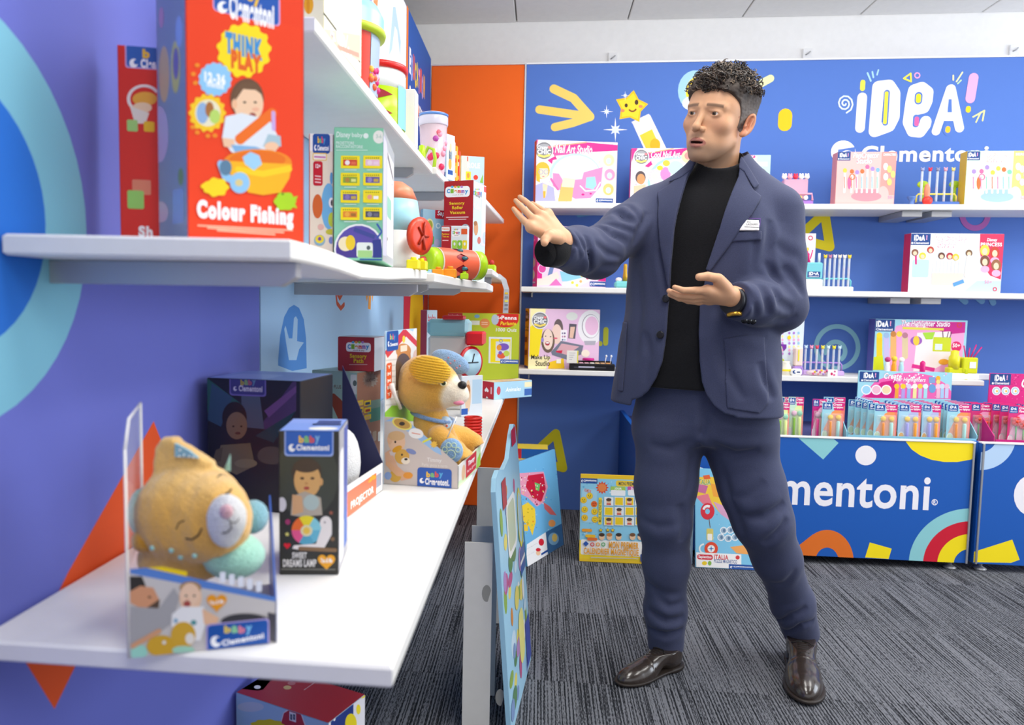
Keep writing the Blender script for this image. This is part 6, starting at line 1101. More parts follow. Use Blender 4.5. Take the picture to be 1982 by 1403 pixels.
# ---- cat
root, p0, U, D, W = obj_tray('plush_carton', 'open printed carton with a clear left side, holding the ginger plush cat', onZ(253, 1274, ZB), onZ(536, 1243, ZB), 0.16)
hl, hr, dep = 0.090, 0.048, 0.17
MB().prism([(0, 0), (W, 0), (W, hr), (0, hl)], 0.002, card('#d9d6d4'), p0, U, UPV).build('front_panel', root)
MB().prism([(0, 0), (W, 0), (W, dep), (0, dep)], 0.002, card('#e8e6e2'), p0+UPV*0.0022, U, D).build('bottom_panel', root)
MB().prism([(0, 0), (dep, 0), (dep, 0.12), (0.10, 0.10), (0, hr)], 0.002, card('#3c5fae'), p0+U*W, D, UPV).build('side_panel', root)
f = Face(root, p0, U, UPV, W, 0.095); f.crop(235, 770, 2.752)
slant = lambda x: 880+(x-45)*(1065-880)/(820-45)
f.poly([(45, 880), (820, 1065), (820, 1330), (45, 1390)], '#cfcac6'); f.poly([(45, 880), (820, 1062), (820, 1085), (45, 935)], '#5a86cf'); f.poly([(350, 950), (820, 1060), (820, 1075), (350, 1000)], '#5a86cf'); f.poly([(45, 880), (350, 950), (350, 925), (60, 860)], '#f7d512')
for k in range(5): f.rect(525+48*k, 985+12*k, 555+48*k, 925+12*k, '#eef2fa', 0.15)
f.poly([(45, 950), (110, 950), (130, 1000), (110, 1040), (45, 1040)], '#34302e'); f.poly([(45, 1030), (100, 1000), (170, 1010), (205, 1080), (190, 1120), (130, 1135), (45, 1090)], '#d99a72'); f.poly([(60, 1110), (130, 1120), (205, 1070), (200, 1115), (140, 1145), (70, 1130)], '#5a4638'); f.ell(150, 1060, 9, 6, '#5a3a2a'); f.poly([(45, 1110), (200, 1120), (280, 1010), (310, 1060), (270, 1200), (200, 1250), (45, 1310)], '#a9a7a8')
f.ell(368, 1060, 60, 80, '#f0c7a4'); f.ell(368, 1010, 58, 34, '#b08a60'); f.ell(366, 1045, 52, 60, '#f3cdae'); f.ell(350, 1095, 20, 16, '#a84a44'); f.ell(345, 1052, 7, 5, '#3a3028'); f.ell(388, 1052, 7, 5, '#3a3028'); f.ell(352, 1072, 6, 5, '#dda484'); f.poly([(270, 1150), (320, 1110), (440, 1110), (450, 1200), (420, 1290), (330, 1290), (265, 1210)], '#f1f0ee'); f.poly([(430, 1120), (520, 1170), (500, 1230), (440, 1200)], '#eebf98'); f.ell(385, 1195, 16, 14, '#5a9a9a'); f.ell(290, 1185, 12, 12, '#8ab0c8')
f.ell(215, 1320, 80, 58, '#d8a830'); f.ell(330, 1260, 66, 70, '#d9aa36'); f.ell(365, 1280, 24, 30, '#efe8dc'); f.ell(90, 1350, 50, 40, '#9fdcc8'); f.ell(330, 1340, 60, 22, '#a8dcc0'); f.ell(228, 1300, 10, 10, '#e8e8e0'); f.line([(60, 1320), (200, 1240)], 30, '#d8a078')
f.ell(660, 1190, 130, 44, '#3e3d42'); f.poly([(780, 1140), (820, 1150), (820, 1300), (780, 1290)], '#4a4850'); f.heart(508, 1085, 54, '#f2a01f'); f.txt('You & Me', 470, 1100, 545, 1070, '#fff', 0.03, 0.2)
f.rect(453, 1360, 788, 1170, '#b8a8dc', 0.12); f.rect(460, 1362, 780, 1178, '#1c55a8', 0.12)
for k, ch in enumerate('baby'): f.txt(ch, 548+38*k, 1252 if ch != 'y' else 1262, 582+38*k, 1208, ['#f2d24a', '#8fd0a0', '#f08a9a', '#7fc0ea'][k], 0.05)
f.ell(503, 1294, 28, 30, '#fff'); f.ell(518, 1288, 16, 16, '#1c55a8'); f.txt('Clementoni', 535, 1310, 758, 1255, '#fff', 0.04, 0, None, 0, 0.09); f.done()
film = mat('#e6e9f2', 0.08, kind='film', alpha=0.22); zt_ = onY(247, 800, 0.75)[2]-ZB
MB().prism([(0, 0.09), (0.13, 0.09), (0.13, zt_), (0.03, zt_-0.004), (0, zt_-0.03)], 0.001, film, p0-U*0.002, D, UPV).build('clear_window', root)
for e in ([(0, 0.0), (0, zt_-0.03)], [(0, zt_-0.03), (0.03, zt_-0.004), (0.13, zt_)], [(0.13, 0.0), (0.13, zt_)]): MB().tube([p0-U*0.002+D*a+UPV*b for a, b in e], 0.0014, mat('#f0ece2', 0.3), 6).build('window_edge', root)
YC = 0.815
def cp(x, y, Y=YC): return onY(x, y, Y)
c_head = cp(371, 994); s_ = YC/FPX
def cat_head(p):
    d = ellip(p, c_head, (0.0635, 0.054, 0.060)); d = smin(d, ellip(p, cp(420, 1005, 0.79), (0.038, 0.034, 0.045)), 0.02)
    return d
Rm = frame((0.55, -0.83, 0.05))
def cat_muzzle(p): return smin(ellip(p, cp(437, 1008, 0.762), (0.020, 0.016, 0.029)), ellip(p, cp(445, 998, 0.757), (0.016, 0.014, 0.018)), 0.01)
EARP = np.array([cp(x, y, 0.812)[[0, 2]] for x, y in ((306, 925), (311, 868), (322, 849), (340, 851), (408, 897), (388, 935))])
def cat_ear(p): return smax(poly2(p[:, [0, 2]], EARP)-0.003, np.abs(p[:, 1]-0.812)-0.011, 0.008)
w1 = Waves(3, 260); w2 = Waves(5, 700)
def fur(p): return 0.0004*w1(p)+0.0003*w2(p)
def cat_fn(p): return smin(smin(cat_head(p), cat_ear(p), 0.006), ellip(p, cp(360, 1075, 0.83), (0.055, 0.05, 0.03)), 0.012)+fur(p)
lo, hi = np.array(cp(245, 1150))-[0.02, 0.09, 0.0], np.array(cp(500, 830))+[0.02, 0.09, 0.0]
lo[2] = ZB+0.03; P, Q = surface(cat_fn, lo, [hi[0], hi[1], hi[2]+0.02], 0.0022)
cat = empty('plush_cat', cp(370, 1090), 'ginger plush cat asleep with a white muzzle inside the open carton', 'plush toy')
ginger = rgb('#e6b056')
def cat_col(P):
    C = np.repeat(ginger[None], len(P), 0); n = 0.5+0.5*np.tanh(w1(_f(P*0.35))); C = mixc(C, n*0.35, rgb('#d69a38')); C = mixc(C, sstep(0.02, 0.05, P[:, 2]-c_head[2])*0.45, rgb('#ecc98a')); return C
skin('head', [(P, Q)], [mat('#dba443', 0.9, kind='attr', scale=500, amt=0.35, bump=0.6, dist=0.003, sheen=0.5)], cat, cat_col)
P, Q = surface(lambda p: cat_muzzle(p)+0.6*fur(p), np.array(cp(437, 1008, 0.762))-0.045, np.array(cp(437, 1008, 0.762))+0.045, 0.0022)
skin('muzzle', [(P, Q)], [mat('#f2efec', 0.95, kind='plush')], cat)
allf = lambda p: np.minimum(cat_fn(p), cat_muzzle(p)); thread = mat('#3a2c20', 0.6); pinkt = mat('#f2b3ba', 0.7, kind='plush')
q = hit(allf, 438, 990); MB().ball(q, (0.0075, 0.005, 0.008), pinkt, 12).build('nose', cat)
line_on(allf, [(440, 1000), (446, 1010), (456, 1012), (463, 1003)], 0.0007, thread, 'mouth_stitch', cat); line_on(allf, [(446, 1010), (448, 1022), (440, 1030), (430, 1032)], 0.0007, thread, 'mouth_stitch', cat)
line_on(allf, [(360, 1042), (372, 1044), (384, 1036), (391, 1022)], 0.0011, thread, 'closed_eye', cat); line_on(allf, [(438, 955), (444, 952), (448, 946)], 0.0011, thread, 'closed_eye', cat); line_on(allf, [(341, 1024), (346, 1012), (357, 1007)], 0.0007, thread, 'brow_stitch', cat); line_on(allf, [(420, 924), (428, 918)], 0.0007, thread, 'brow_stitch', cat)
def lump(name, parent, c, r, m, rot=None):
    MB().ball(c, r, m, 18, rot).build(name, parent)
mint = mat('#a8e4cc', 0.85, kind='plush'); lump('mint_wing', cat, cp(272, 990, 0.83), (0.012, 0.02, 0.028), mint); lump('paw', cat, cp(283, 1045, 0.79), (0.016, 0.016, 0.014), mat('#d99a1f', 0.9, kind='plush')); lump('arm', cat, cp(490, 1000, 0.85), (0.018, 0.02, 0.020), mat('#7fb8c8', 0.85, kind='plush')); lump('mint_blanket', cat, cp(452, 1075, 0.80), (0.036, 0.03, 0.026), mint)
m = MB(); a_ = [cp(338, 858, 0.7985), cp(338, 884, 0.7975), cp(383, 887, 0.797), cp(366, 873, 0.797)]; m.add(a_+[np.array(q)+[0, 0.004, 0] for q in a_], [(0, 1, 2, 3), (7, 6, 5, 4), (0, 3, 7, 4), (1, 5, 6, 2), (2, 6, 7, 3), (0, 4, 5, 1)], mat('#8fc0d0', 0.8, kind='plush')); ear = m.build('ear_lining', cat)
for (x, y) in ((348, 868), (356, 878), (366, 880), (347, 880), (374, 882)): MB().ball(cp(x, y+3, 0.7965), 0.0012, mat('#f2f0ea', 0.7), 8).build('lining_dot', ear)
MB().lathe([(0.004, 0), (0, 0.02)], mint, 8, axis=(0.2, 0, 1), org=cp(440, 910, 0.81)).build('horn', cat)
for (x, y) in ((295, 1060), (332, 1065), (350, 1078), (377, 1075)): q = hit(allf, x, y); MB().ball(q, 0.0032, mat('#a8d8d4', 0.8), 8).build('embroidered_dot', cat)
# ---- dark carton of the projector toy
p0_, p1_ = (-0.585, 1.268), (-0.409, 1.25)
hp_ = onY(578, 738, 1.25)[2]-ZB; dark = '#22242c'
root, p0, U, D, W = obj_tray('plush_carton', 'dark carton with a dim baby picture, its open tray lined with printed stars', p0_, p1_, 0.16)
MB().box((0, 0, 0), (W, 0.15, hp_), card(dark), 0.0015, Matrix([[U[i], D[i], UPV[i], p0[i]] for i in range(3)]+[[0, 0, 0, 1]])).build('back_housing', root)
f = Face(root, p0, U, UPV, W, hp_, 0.25, card(dark)); f.crop(220, 680, 2.263)
f.poly([(400, 110), (560, 230), (480, 300), (400, 260)], '#2e5a58'); f.poly([(430, 140), (520, 200), (470, 330), (410, 300)], '#35506a'); f.poly([(800, 110), (800, 260), (680, 350), (640, 330)], '#4a3a62'); f.poly([(800, 150), (800, 180), (680, 290), (660, 260)], '#6a4a80'); f.poly([(800, 260), (700, 400), (620, 370)], '#20404a'); f.poly([(560, 190), (640, 190), (660, 340), (560, 330)], '#4a5a6c')
f.rect(508, 192, 668, 95, '#6a62a8', 0.12); f.rect(513, 186, 662, 95, '#3f3f7c', 0.12); 
for k, ch in enumerate('baby'): f.txt(ch, 556+17*k, 148 if ch != 'y' else 152, 572+17*k, 124, ['#a89a3a', '#7a9a6a', '#a05a6a', '#5a80a0'][k], 0.05)
f.ell(533, 163, 8, 10, '#c8c8dc'); f.ell(537, 161, 5, 5, '#3f3f7c'); f.txt('Clementoni', 549, 174, 652, 152, '#c8c8dc', 0.03)
f.ell(530, 290, 54, 70, '#2a2320'); f.ell(540, 325, 46, 60, '#7c6650'); f.ell(525, 328, 5, 4, '#2a2018'); f.ell(560, 328, 5, 4, '#2a2018'); f.ell(545, 358, 12, 6, '#5a3a30'); f.poly([(470, 410), (600, 400), (620, 500), (540, 540), (450, 500)], '#6c6450'); f.poly([(450, 430), (480, 420), (470, 480), (430, 490)], '#5c5444'); f.ell(580, 490, 50, 20, '#7a725a'); f.ell(690, 455, 60, 40, '#4a4a48'); f.txt('PROJECTOR', 600, 730, 675, 708, '#c8c8c8', 0.02); f.done()
f = Face(root, p0+UPV*hp_, U, D, W, 0.15, 0.3, card('#7f95d0')); f.uv(); f.rect(0.1, 0.1, 0.6, 0.6, '#93a6da', 0.1); f.done('top_print')
lx = 0.085; TW = W
MB().prism([(W, 0), (W+lx, 0), (W+lx, 0.055), (W, hp_+0.012)], 0.002, card('#2d2f55'), p0+D*0.20, U, UPV).build('side_panel', root)
f = Face(root, p0+D*0.20, U, UPV, W+lx, hp_, 0.4); f.outline([(W, 0.002), (W+lx-0.002, 0.002), (W+lx-0.002, 0.054), (W, hp_-0.002)], '#2d2f55'); f.crop(520, 690, 3.2625)
for (x, y, c) in ((262, 218, '#f2dc4a'), (222, 300, '#8fd0e0'), (340, 300, '#c8c8e8')): f.star(x, y, 14, c)
f.done('star_print')
MB().prism([(0, 0), (0.20, 0), (0.20, 0.055), (0, 0.055)], 0.002, card('#e9e7e6'), p0+U*(W+lx), D, UPV).build('front_lip', root); MB().prism([(W, 0), (W+lx, 0), (W+lx, 0.20), (W, 0.20)], 0.002, card('#e4e2e0'), p0+UPV*0.002, U, D).build('bottom_panel', root)
f = Face(root, p0+U*(W+lx), D, UPV, 0.20, 0.055).uv(); f.rect(0, 0, 0.8, 0.8, '#f0724a'); f.txt('PROJECTOR', 0.1, 0.1, 0.72, 0.42, '#fff', 0.03); f.heart(0.68, 0.7, 0.12, '#f2a01f'); f.rect(0.8, 0.25, 0.95, 0.7, '#9aa0b0'); f.done('lip_print')
MB().ball(p0+U*(W+0.038)+D*0.11+UPV*0.07, (0.03, 0.05, 0.065), mat('#f4f2ef', 0.9, kind='plush'), 20).build('plush_body', root)
# ---- lamp box
p0_, p1_ = onZ(541, 1112, ZB), onZ(655, 1112, ZB)
o, F = boxthing('toy_box', 'narrow black box with a baby and rainbow snail, open on its right side', 'box', p0_[:2], p1_[:2], ZB, onY(541, 833, 0.966)[2]-ZB, 0.105, '#34332c', side='#dfe3f0', top='#7f9be0')
f = F('front').crop(520, 690, 3.2625); f.rect(60, 470, 435, 1390, '#35342d'); f.ell(240, 760, 200, 260, '#45473c'); f.rect(100, 628, 410, 440, '#9fb4ea', 0.1); f.rect(108, 618, 402, 430, '#2e62bb', 0.1)
for k, ch in enumerate('baby'): f.txt(ch, 190+34*k, 545 if ch != 'y' else 556, 222+34*k, 500, ['#f2c23a', '#7fc07a', '#e0584a', '#7fb4e0'][k], 0.05)
f.ell(148, 576, 22, 24, '#fff'); f.ell(160, 570, 13, 13, '#2e62bb'); f.txt('Clementoni', 175, 592, 382, 556, '#fff', 0.04)
f.ell(240, 730, 95, 90, '#4a3b2e'); f.ell(245, 780, 85, 110, '#dba968'); f.ell(238, 690, 82, 42, '#4f3f30'); f.ell(212, 768, 13, 8, '#4a3424'); f.ell(277, 768, 13, 8, '#4a3424'); f.ell(240, 830, 18, 10, '#b04a40'); f.ell(238, 800, 10, 8, '#c88f54'); f.ell(332, 790, 12, 24, '#d8a468'); f.poly([(150, 880), (230, 850), (330, 890), (340, 1000), (200, 1010), (140, 1000)], '#b8ab98'); f.poly([(150, 870), (210, 880), (220, 980), (150, 1000)], '#d8a878'); f.ell(270, 920, 50, 50, '#b4c4bc')
for k, c in enumerate(('#f2dc2a', '#8ad0d8', '#6ab8cc', '#5aa8c0', '#e85a8a', '#f0702a')): f.poly([(240, 1095)]+[(240+95*math.cos(math.radians(-120+60*k+t)), 1095+92*math.sin(math.radians(-120+60*k+t))) for t in (0, 15, 30, 45, 60)], c)
f.ell(240, 1098, 38, 36, '#e8dcb0'); f.star(240, 1098, 30, '#f2c84a', 8, 0.6); f.poly([(160, 1190), (300, 1180), (340, 1060), (400, 1060), (400, 1120), (350, 1210), (200, 1220), (150, 1210)], '#efe6de'); f.ell(362, 1050, 38, 44, '#efe6de'); f.ell(355, 1045, 5, 6, '#6a5a5a'); f.heart(118, 1192, 22, '#e02030'); f.star(118, 1120, 16, '#e8e07a'); f.star(395, 985, 16, '#a8604a'); f.ell(122, 1042, 16, 18, '#a83a6a'); f.star(405, 1150, 20, '#8a6a4a', 6); f.line([(200, 1210), (420, 1220)], 26, '#8a6a48'); f.ell(85, 932, 28, 46, '#d8d6dc')
f.txt('SWEET', 150, 1272, 242, 1234, '#f0ece4', 0.03); f.txt('DREAMS LAMP', 92, 1326, 302, 1278, '#f0ece4', 0.03); f.heart(366, 1290, 56, '#f2a81f'); f.txt('You & Me', 330, 1300, 402, 1270, '#fff', 0.03, 0.2); f.line([(80, 1340), (420, 1342)], 6, '#8a887c'); f.done()
f = F('right').uv(); f.rect(0, 0, 1, 1, '#eceaf0'); f.rect(0.55, 0.3, 0.98, 0.97, '#4a5fb0'); f.rect(0.1, 0.05, 0.5, 0.85, '#f6f4f4', 0.3); f.rect(0.6, 0.08, 0.95, 0.36, '#2a62c0'); f.done('side_print')
f = F('top').uv(); f.rect(0.45, 0.45, 0.95, 0.9, '#44548c'); f.ell(0.7, 0.2, 0.25, 0.12, '#f2f0e0'); f.rect(0, 0.6, 1, 1, '#8aa2e4'); f.rect(0.5, 0.5, 0.92, 0.86, '#3d4c84'); f.done('top_print')
# ---- green box and the red fronted box on it
p0_, p1_ = onY(604, 880, 1.66), onY(690, 895, 1.62)
o, F = boxthing('toy_box', 'sage green and brown box with small yellow pictures behind the star carton', 'box', p0_[:2], p1_[:2], ZB, onY(604, 716, 1.66)[2]-ZB, 0.10, '#a9c8b8', side='#a5745c', top='#b8d2c4')
zg = onY(604, 716, 1.66)[2]
f = F('front').crop(500, 550, 3.8115); f.rect(380, 620, 780, 1240, '#a9c8b8'); f.txt('Disney baby', 430, 705, 552, 680, '#c8dcd2', 0.02, 0.2); f.txt('PLUS', 558, 768, 612, 745, '#7a6a52', 0.03); f.line([(440, 735), (560, 740)], 7, '#b8d0c4', False); f.line([(440, 760), (540, 765)], 6, '#b8d0c4', False); f.poly([(510, 815), (560, 805), (610, 850), (650, 905), (690, 930), (780, 950), (780, 1240), (700, 1240)], '#9c4a30'); f.rect(680, 810, 745, 670, '#e8ece6', 0.15); f.ell(712, 730, 14, 22, '#6a7a72'); f.done()
f = F('right').crop(500, 550, 3.8115); f.star(825, 705, 60, '#e8e0d4', 14, 0.75); f.txt('NUOVO', 790, 725, 862, 690, '#5a4a44', 0.03); f.rect(805, 1000, 925, 840, '#7a9688', 0.1); f.rect(820, 1020, 920, 900, '#4f8a78', 0.15)
for j in range(3):
    for i in range(3): f.rect(668+56*i, 900+52*j, 718+56*i, 852+52*j, '#e6c41f'); f.rect(676+56*i, 892+52*j, 710+56*i, 866+52*j, ['#a8302a', '#d8b06a', '#2a3a5a'][(i+j) % 3])
for k in range(4): f.rect(760+40*k, 1160, 790+40*k, 1080, ['#4a3a34', '#d8d4cc', '#c0a890', '#e8e6e0'][k], 0.2)
f.done('side_print')
p0_, p1_ = onY(664, 705, 1.66), onY(724, 705, 1.65)
o, F = boxthing('toy_box', 'box with a dark red front and clear sides stacked on the sage green box', 'box', (p0_[0]-0.012, p0_[1]), p1_[:2], zg+0.0005, onY(664, 652, 1.66)[2]-zg, 0.085, '#b23a40', side='#d4dae2', top='#aab4c4')
f = F('front').crop(500, 550, 3.8115); f.rect(625, 390, 852, 600, '#b23a40'); cl_logo(f, 648, 428, 830, 502); f.txt('Sensory', 676, 552, 800, 516, '#e8c82a', 0.03); f.txt('Path', 704, 580, 776, 550, '#e8c82a', 0.03); f.line([(670, 592), (805, 592)], 6, '#d8a0a0', False); f.done()
# ---- dog
root, p0, U, D, W = obj_tray('plush_carton', 'open printed carton with a tall house backed panel, holding the golden plush dog', onZ(743, 936, ZB), onZ(887, 946, ZB), 0.235)
dep = 0.232; hb_ = onY(745, 641, 1.5)[2]-ZB; hl = onY(747, 806, 1.5)[2]-ZB; hr = onY(886, 899, 1.49)[2]-ZB
MB().prism([(0, 0), (W, 0), (W, hr), (0.03, hl), (0, hl+0.0)], 0.002, card('#d5ccc6'), p0, U, UPV).build('front_panel', root)
MB().prism([(0, 0), (W, 0), (W, dep), (0, dep)], 0.002, card('#e8e4de'), p0+UPV*0.0022, U, D).build('bottom_panel', root)
MB().prism([(0, 0), (dep, 0), (dep, hb_), (0.006, hb_), (0, hb_-0.006)], 0.002, card('#cfe0ee'), p0, D, UPV).build('back_panel', root)
MB().prism([(0, 0), (W, 0), (W, hr), (0, hl)], 0.002, card('#d5ccc6'), p0+D*dep, U, UPV).build('front_panel', root)
MB().prism([(0, 0), (dep, 0), (dep, hr), (0, hr)], 0.002, card('#eceae6'), p0+U*W, D, UPV).build('front_lip', root)
f = Face(root, p0+U*0.0005, D, UPV, dep, hb_, 0.3, card('#d9e8f2')); f.crop(730, 620, 4.252)
f.rect(60, 30, 360, 830, '#e4e2de'); f.poly([(60, 30), (360, 30), (360, 120), (230, 60), (75, 230), (60, 260)], '#a9d0ec'); f.poly([(60, 260), (225, 60), (240, 130), (85, 310)], '#cf3034'); f.poly([(225, 60), (355, 200), (345, 240), (235, 130)], '#d2363a'); f.ell(318, 95, 22, 40, '#f0f4f6')
for k in range(9): f.line([(70, 330+46*k), (350, 300+46*k)], 4, '#cfccc6', False)
f.ell(218, 155, 12, 30, '#e8d02a'); f.ell(215, 250, 62, 60, '#c8863a'); f.rect(160, 500, 275, 230, '#c8863a', 0.3); f.ell(215, 390, 65, 120, '#57453a'); f.rect(150, 580, 275, 390, '#57453a'); f.rect(190, 260, 245, 200, '#e8d8c0', 0.2); f.ell(320, 300, 26, 60, '#d8b8a8'); f.poly([(60, 760), (120, 700), (360, 700), (360, 830), (60, 830)], '#8fc83a'); maker_tag(f, 77, 88, 172, 240)
f.rect(72, 650, 118, 345, '#e2542a', 0.15); 
for k, ch in enumerate('TIMMY'): f.txt(ch, 82, 625-56*k, 108, 590-56*k, '#f6efe6', 0.04)
f.done('house_print')
f = Face(root, p0, U, UPV, W, hl); f.crop(730, 620, 4.252)
f.poly([(60, 830), (190, 770), (660, 1180), (655, 1390), (60, 1340)], '#cfc4bd'); f.poly([(62, 830), (190, 772), (520, 1060), (530, 1110), (470, 1080), (290, 940), (120, 830)], '#9cc4ea'); f.ell(205, 850, 86, 46, '#f2e06a', 22, 20); f.ell(205, 850, 70, 36, '#c89a4a', 22, 20); f.ell(205, 850, 24, 16, '#3a3028'); f.ell(320, 930, 62, 42, '#f4f2ee', 22, 12); f.line([(285, 925), (355, 938)], 8, '#e8a08a', False); f.line([(380, 1000), (440, 970)], 16, '#e8e44a'); f.star(468, 1020, 34, '#f2c24a', 8, 0.6)
f.poly([(65, 1090), (110, 1060), (170, 1200), (240, 1260), (290, 1300), (200, 1320), (120, 1250), (70, 1180)], '#dfb090'); f.ell(160, 1000, 72, 84, '#e9bf9c'); f.ell(105, 980, 22, 40, '#e2b48e'); f.ell(160, 950, 70, 40, '#d8b080'); f.ell(150, 1000, 8, 10, '#3a2c24'); f.poly([(100, 1080), (180, 1070), (190, 1120), (110, 1110)], '#d8c8c4')
f.ell(205, 1120, 60, 62, '#d8a64a'); f.ell(165, 1058, 44, 22, '#e0a02a', 22, -30); f.ell(280, 1078, 44, 20, '#7f8fc0', 22, 20); f.ell(235, 1155, 36, 28, '#efe4d0'); f.ell(238, 1142, 14, 10, '#2e2824'); f.ell(205, 1105, 8, 9, '#2e2824'); f.ell(150, 1280, 50, 50, '#d8a848'); f.ell(90, 1278, 30, 32, '#8fa8d8'); f.line([(90, 1180), (170, 1260), (270, 1270)], 40, '#e2b088'); f.ell(255, 1275, 40, 26, '#e89a3a')
f.txt('Timmy', 410, 1170, 532, 1135, '#f2eeea', 0.02); f.txt('Parla, gioca e canta', 370, 1205, 580, 1185, '#e8e2dc', 0.01); f.rect(330, 1400, 615, 1225, '#2a5cb4', 0.14)
for k, ch in enumerate('baby'): f.txt(ch, 405+35*k, 1290 if ch != 'y' else 1300, 438+35*k, 1245 if ch == 'b' else 1255, ['#f2c23a', '#7fc07a', '#e0584a', '#5ab0e0'][k], 0.05)
f.ell(370, 1318, 20, 22, '#fff'); f.ell(381, 1312, 12, 12, '#2a5cb4'); f.txt('Clementoni.', 396, 1350, 596, 1308, '#fff', 0.05); f.done()
f = Face(root, p0+U*W, D, UPV, dep, hr).uv(); f.rect(0, 0, 1, 1, '#cfe6b8'); f.rect(0, 0.3, 0.3, 1, '#e8e4e0'); f.ell(0.2, 0.5, 0.08, 0.35, '#e2b88e'); f.rect(0.3, 0.1, 0.78, 0.95, '#c9222c', 0.05); f.txt('Timmy', 0.4, 0.5, 0.7, 0.8, '#fff', 0.04, 0.2); f.txt('Parla, gioca', 0.36, 0.25, 0.74, 0.42, '#f6d0d0', 0.02); f.poly([(0.78, 0), (1, 0), (1, 0.7), (0.85, 0.5)], '#9ccc3a'); f.done('lip_print')
YD = 1.61
def dp(x, y, Y=YD): return np.array(onY(x, y, Y))
wd = Waves(11, 180); wd2 = Waves(13, 520)
def dog_head(p):
    d = ellip(p, dp(822, 745), (0.062, 0.056, 0.066)); d = smin(d, cone(p, dp(862, 758, 1.595), dp(884, 762, 1.585), 0.034, 0.027), 0.022); return smin(d, sph(p, dp(856, 735, 1.59), 0.03), 0.02)
def dog_body(p):
    d = cone(p, dp(835, 815, 1.62), dp(850, 880, 1.62), 0.04, 0.052); d = smin(d, chain(p, [dp(855, 885, 1.58), dp(885, 890, 1.56), dp(898, 890, 1.56)], [0.036, 0.028, 0.024], 0.01), 0.014); d = smin(d, chain(p, [dp(850, 845, 1.57), dp(880, 870, 1.55), dp(893, 888, 1.545)], [0.024, 0.02, 0.019], 0.008), 0.012)
    return smin(d, chain(p, [dp(858, 840, 1.67), dp(895, 850, 1.69), dp(914, 858, 1.69), dp(922, 872, 1.69)], [0.03, 0.027, 0.023, 0.022], 0.01), 0.014)
def dog_fn(p): return smax(smax(smin(dog_head(p), dog_body(p), 0.012)+0.0005*wd(p)+0.0003*wd2(p), ZB+0.004-p[:, 2], 0.004), (p-_f(p0)) @ _f(U)-(W-0.007)-np.maximum(0, p[:, 2]-ZB-hr-0.002)*3, 0.004)
P, Q = surface(dog_fn, dp(770, 940)-[0.01, 0.10, 0], dp(945, 660)+[0.01, 0.12, 0], 0.0025)
dog = empty('plush_dog', dp(850, 925), 'golden plush dog with yellow corduroy ear and blue collar sitting in its carton', 'plush toy'); mz = dp(884, 762, 1.585); gold = rgb('#e0a847')
def dog_col(P):
    C = np.repeat(gold[None], len(P), 0); n = 0.5+0.5*np.tanh(wd(_f(P*0.4))); C = mixc(C, n*0.3, rgb('#cc8f30')); C = mixc(C, sstep(0.06, 0.03, np.abs(P[:, 0]-dp(790, 745)[0]))*0.35, rgb('#e6bd7a')); C = mixc(C, sstep(0.048, 0.034, np.linalg.norm(P-mz, axis=1)), rgb('#f3e6cf')); return C
skin('body', [(P, Q)], [mat('#d79a36', 0.9, kind='attr', scale=420, amt=0.3, bump=0.5, dist=0.003, sheen=0.5)], dog, dog_col)
q = hit(dog_fn, 893, 745); MB().ball(q+np.array([0.002, -0.003, 0.0]), (0.010, 0.008, 0.009), mat('#1d1b1c', 0.45), 14).build('nose', dog)
q = hit(dog_fn, 857, 742); MB().ball(q+np.array([0, 0.004, 0]), (0.0085, 0.007, 0.0075), mat('#f2f0c8', 0.3), 14).build('eye', dog); MB().ball(q+np.array([0.002, -0.0025, 0.001]), (0.005, 0.003, 0.005), mat('#2c3a1c', 0.2), 12).build('pupil', dog)
MB().tube([q+np.array([-0.01, 0.0, 0.004]), q+np.array([-0.002, -0.005, 0.0075]), q+np.array([0.008, -0.002, 0.006])], 0.002, mat('#b97f22', 0.8), 6).build('eyelid', dog)
MB().ball(hit(dog_fn, 886, 778)+np.array([0.002, 0.002, -0.002]), (0.012, 0.006, 0.005), mat('#e58aa4', 0.6), 12).build('tongue', dog)
corduroy = mat('#f7b21a', 0.85, kind='plush')
Re = Matrix.Rotation(math.radians(8), 3, 'Y'); m = MB(); m.ball(dp(832, 716, 1.545), (0.045, 0.012, 0.030), corduroy, 24, Re); e1 = m.build('ear', dog)
for k in range(11):
    z = -0.026+0.0052*k; w_ = 0.045*math.sqrt(max(0, 1-(z/0.03)**2)); c = dp(832, 716, 1.545); P_ = [c+np.array(Re @ Vector((x*w_*0.98, -0.0122*math.sqrt(max(0, 1-(z/0.03)**2-(x*w_*0.98/0.045)**2)), z))) for x in np.linspace(-1, 1, 11)]
    MB().tube(P_, 0.0011, mat('#f9c43a', 0.8), 5).build('corduroy_rib', e1)
Rb = Matrix.Rotation(math.radians(22), 3, 'Y'); m = MB(); m.ball(dp(872, 700, 1.68), (0.046, 0.012, 0.024), mat('#8fb6e4', 0.85, kind='plush'), 22, Rb); e2 = m.build('ear', dog)
for (x, y) in ((868, 692), (880, 698), (890, 708), (872, 703), (884, 712), (862, 700)): MB().ball(dp(x, y, 1.665), 0.0022, mat('#c8808a', 0.7), 8).build('ear_dot', e2)
cc = dp(838, 806, 1.62); MB().tube([cc+np.array([0.046*math.cos(t), 0.042*math.sin(t), -0.010*math.cos(t)+0.0]) for t in np.linspace(0, 2*math.pi, 25)[:-1]], 0.0048, mat('#7fa4d8', 0.8, kind='plush'), 8, closed=True).build('collar', dog)
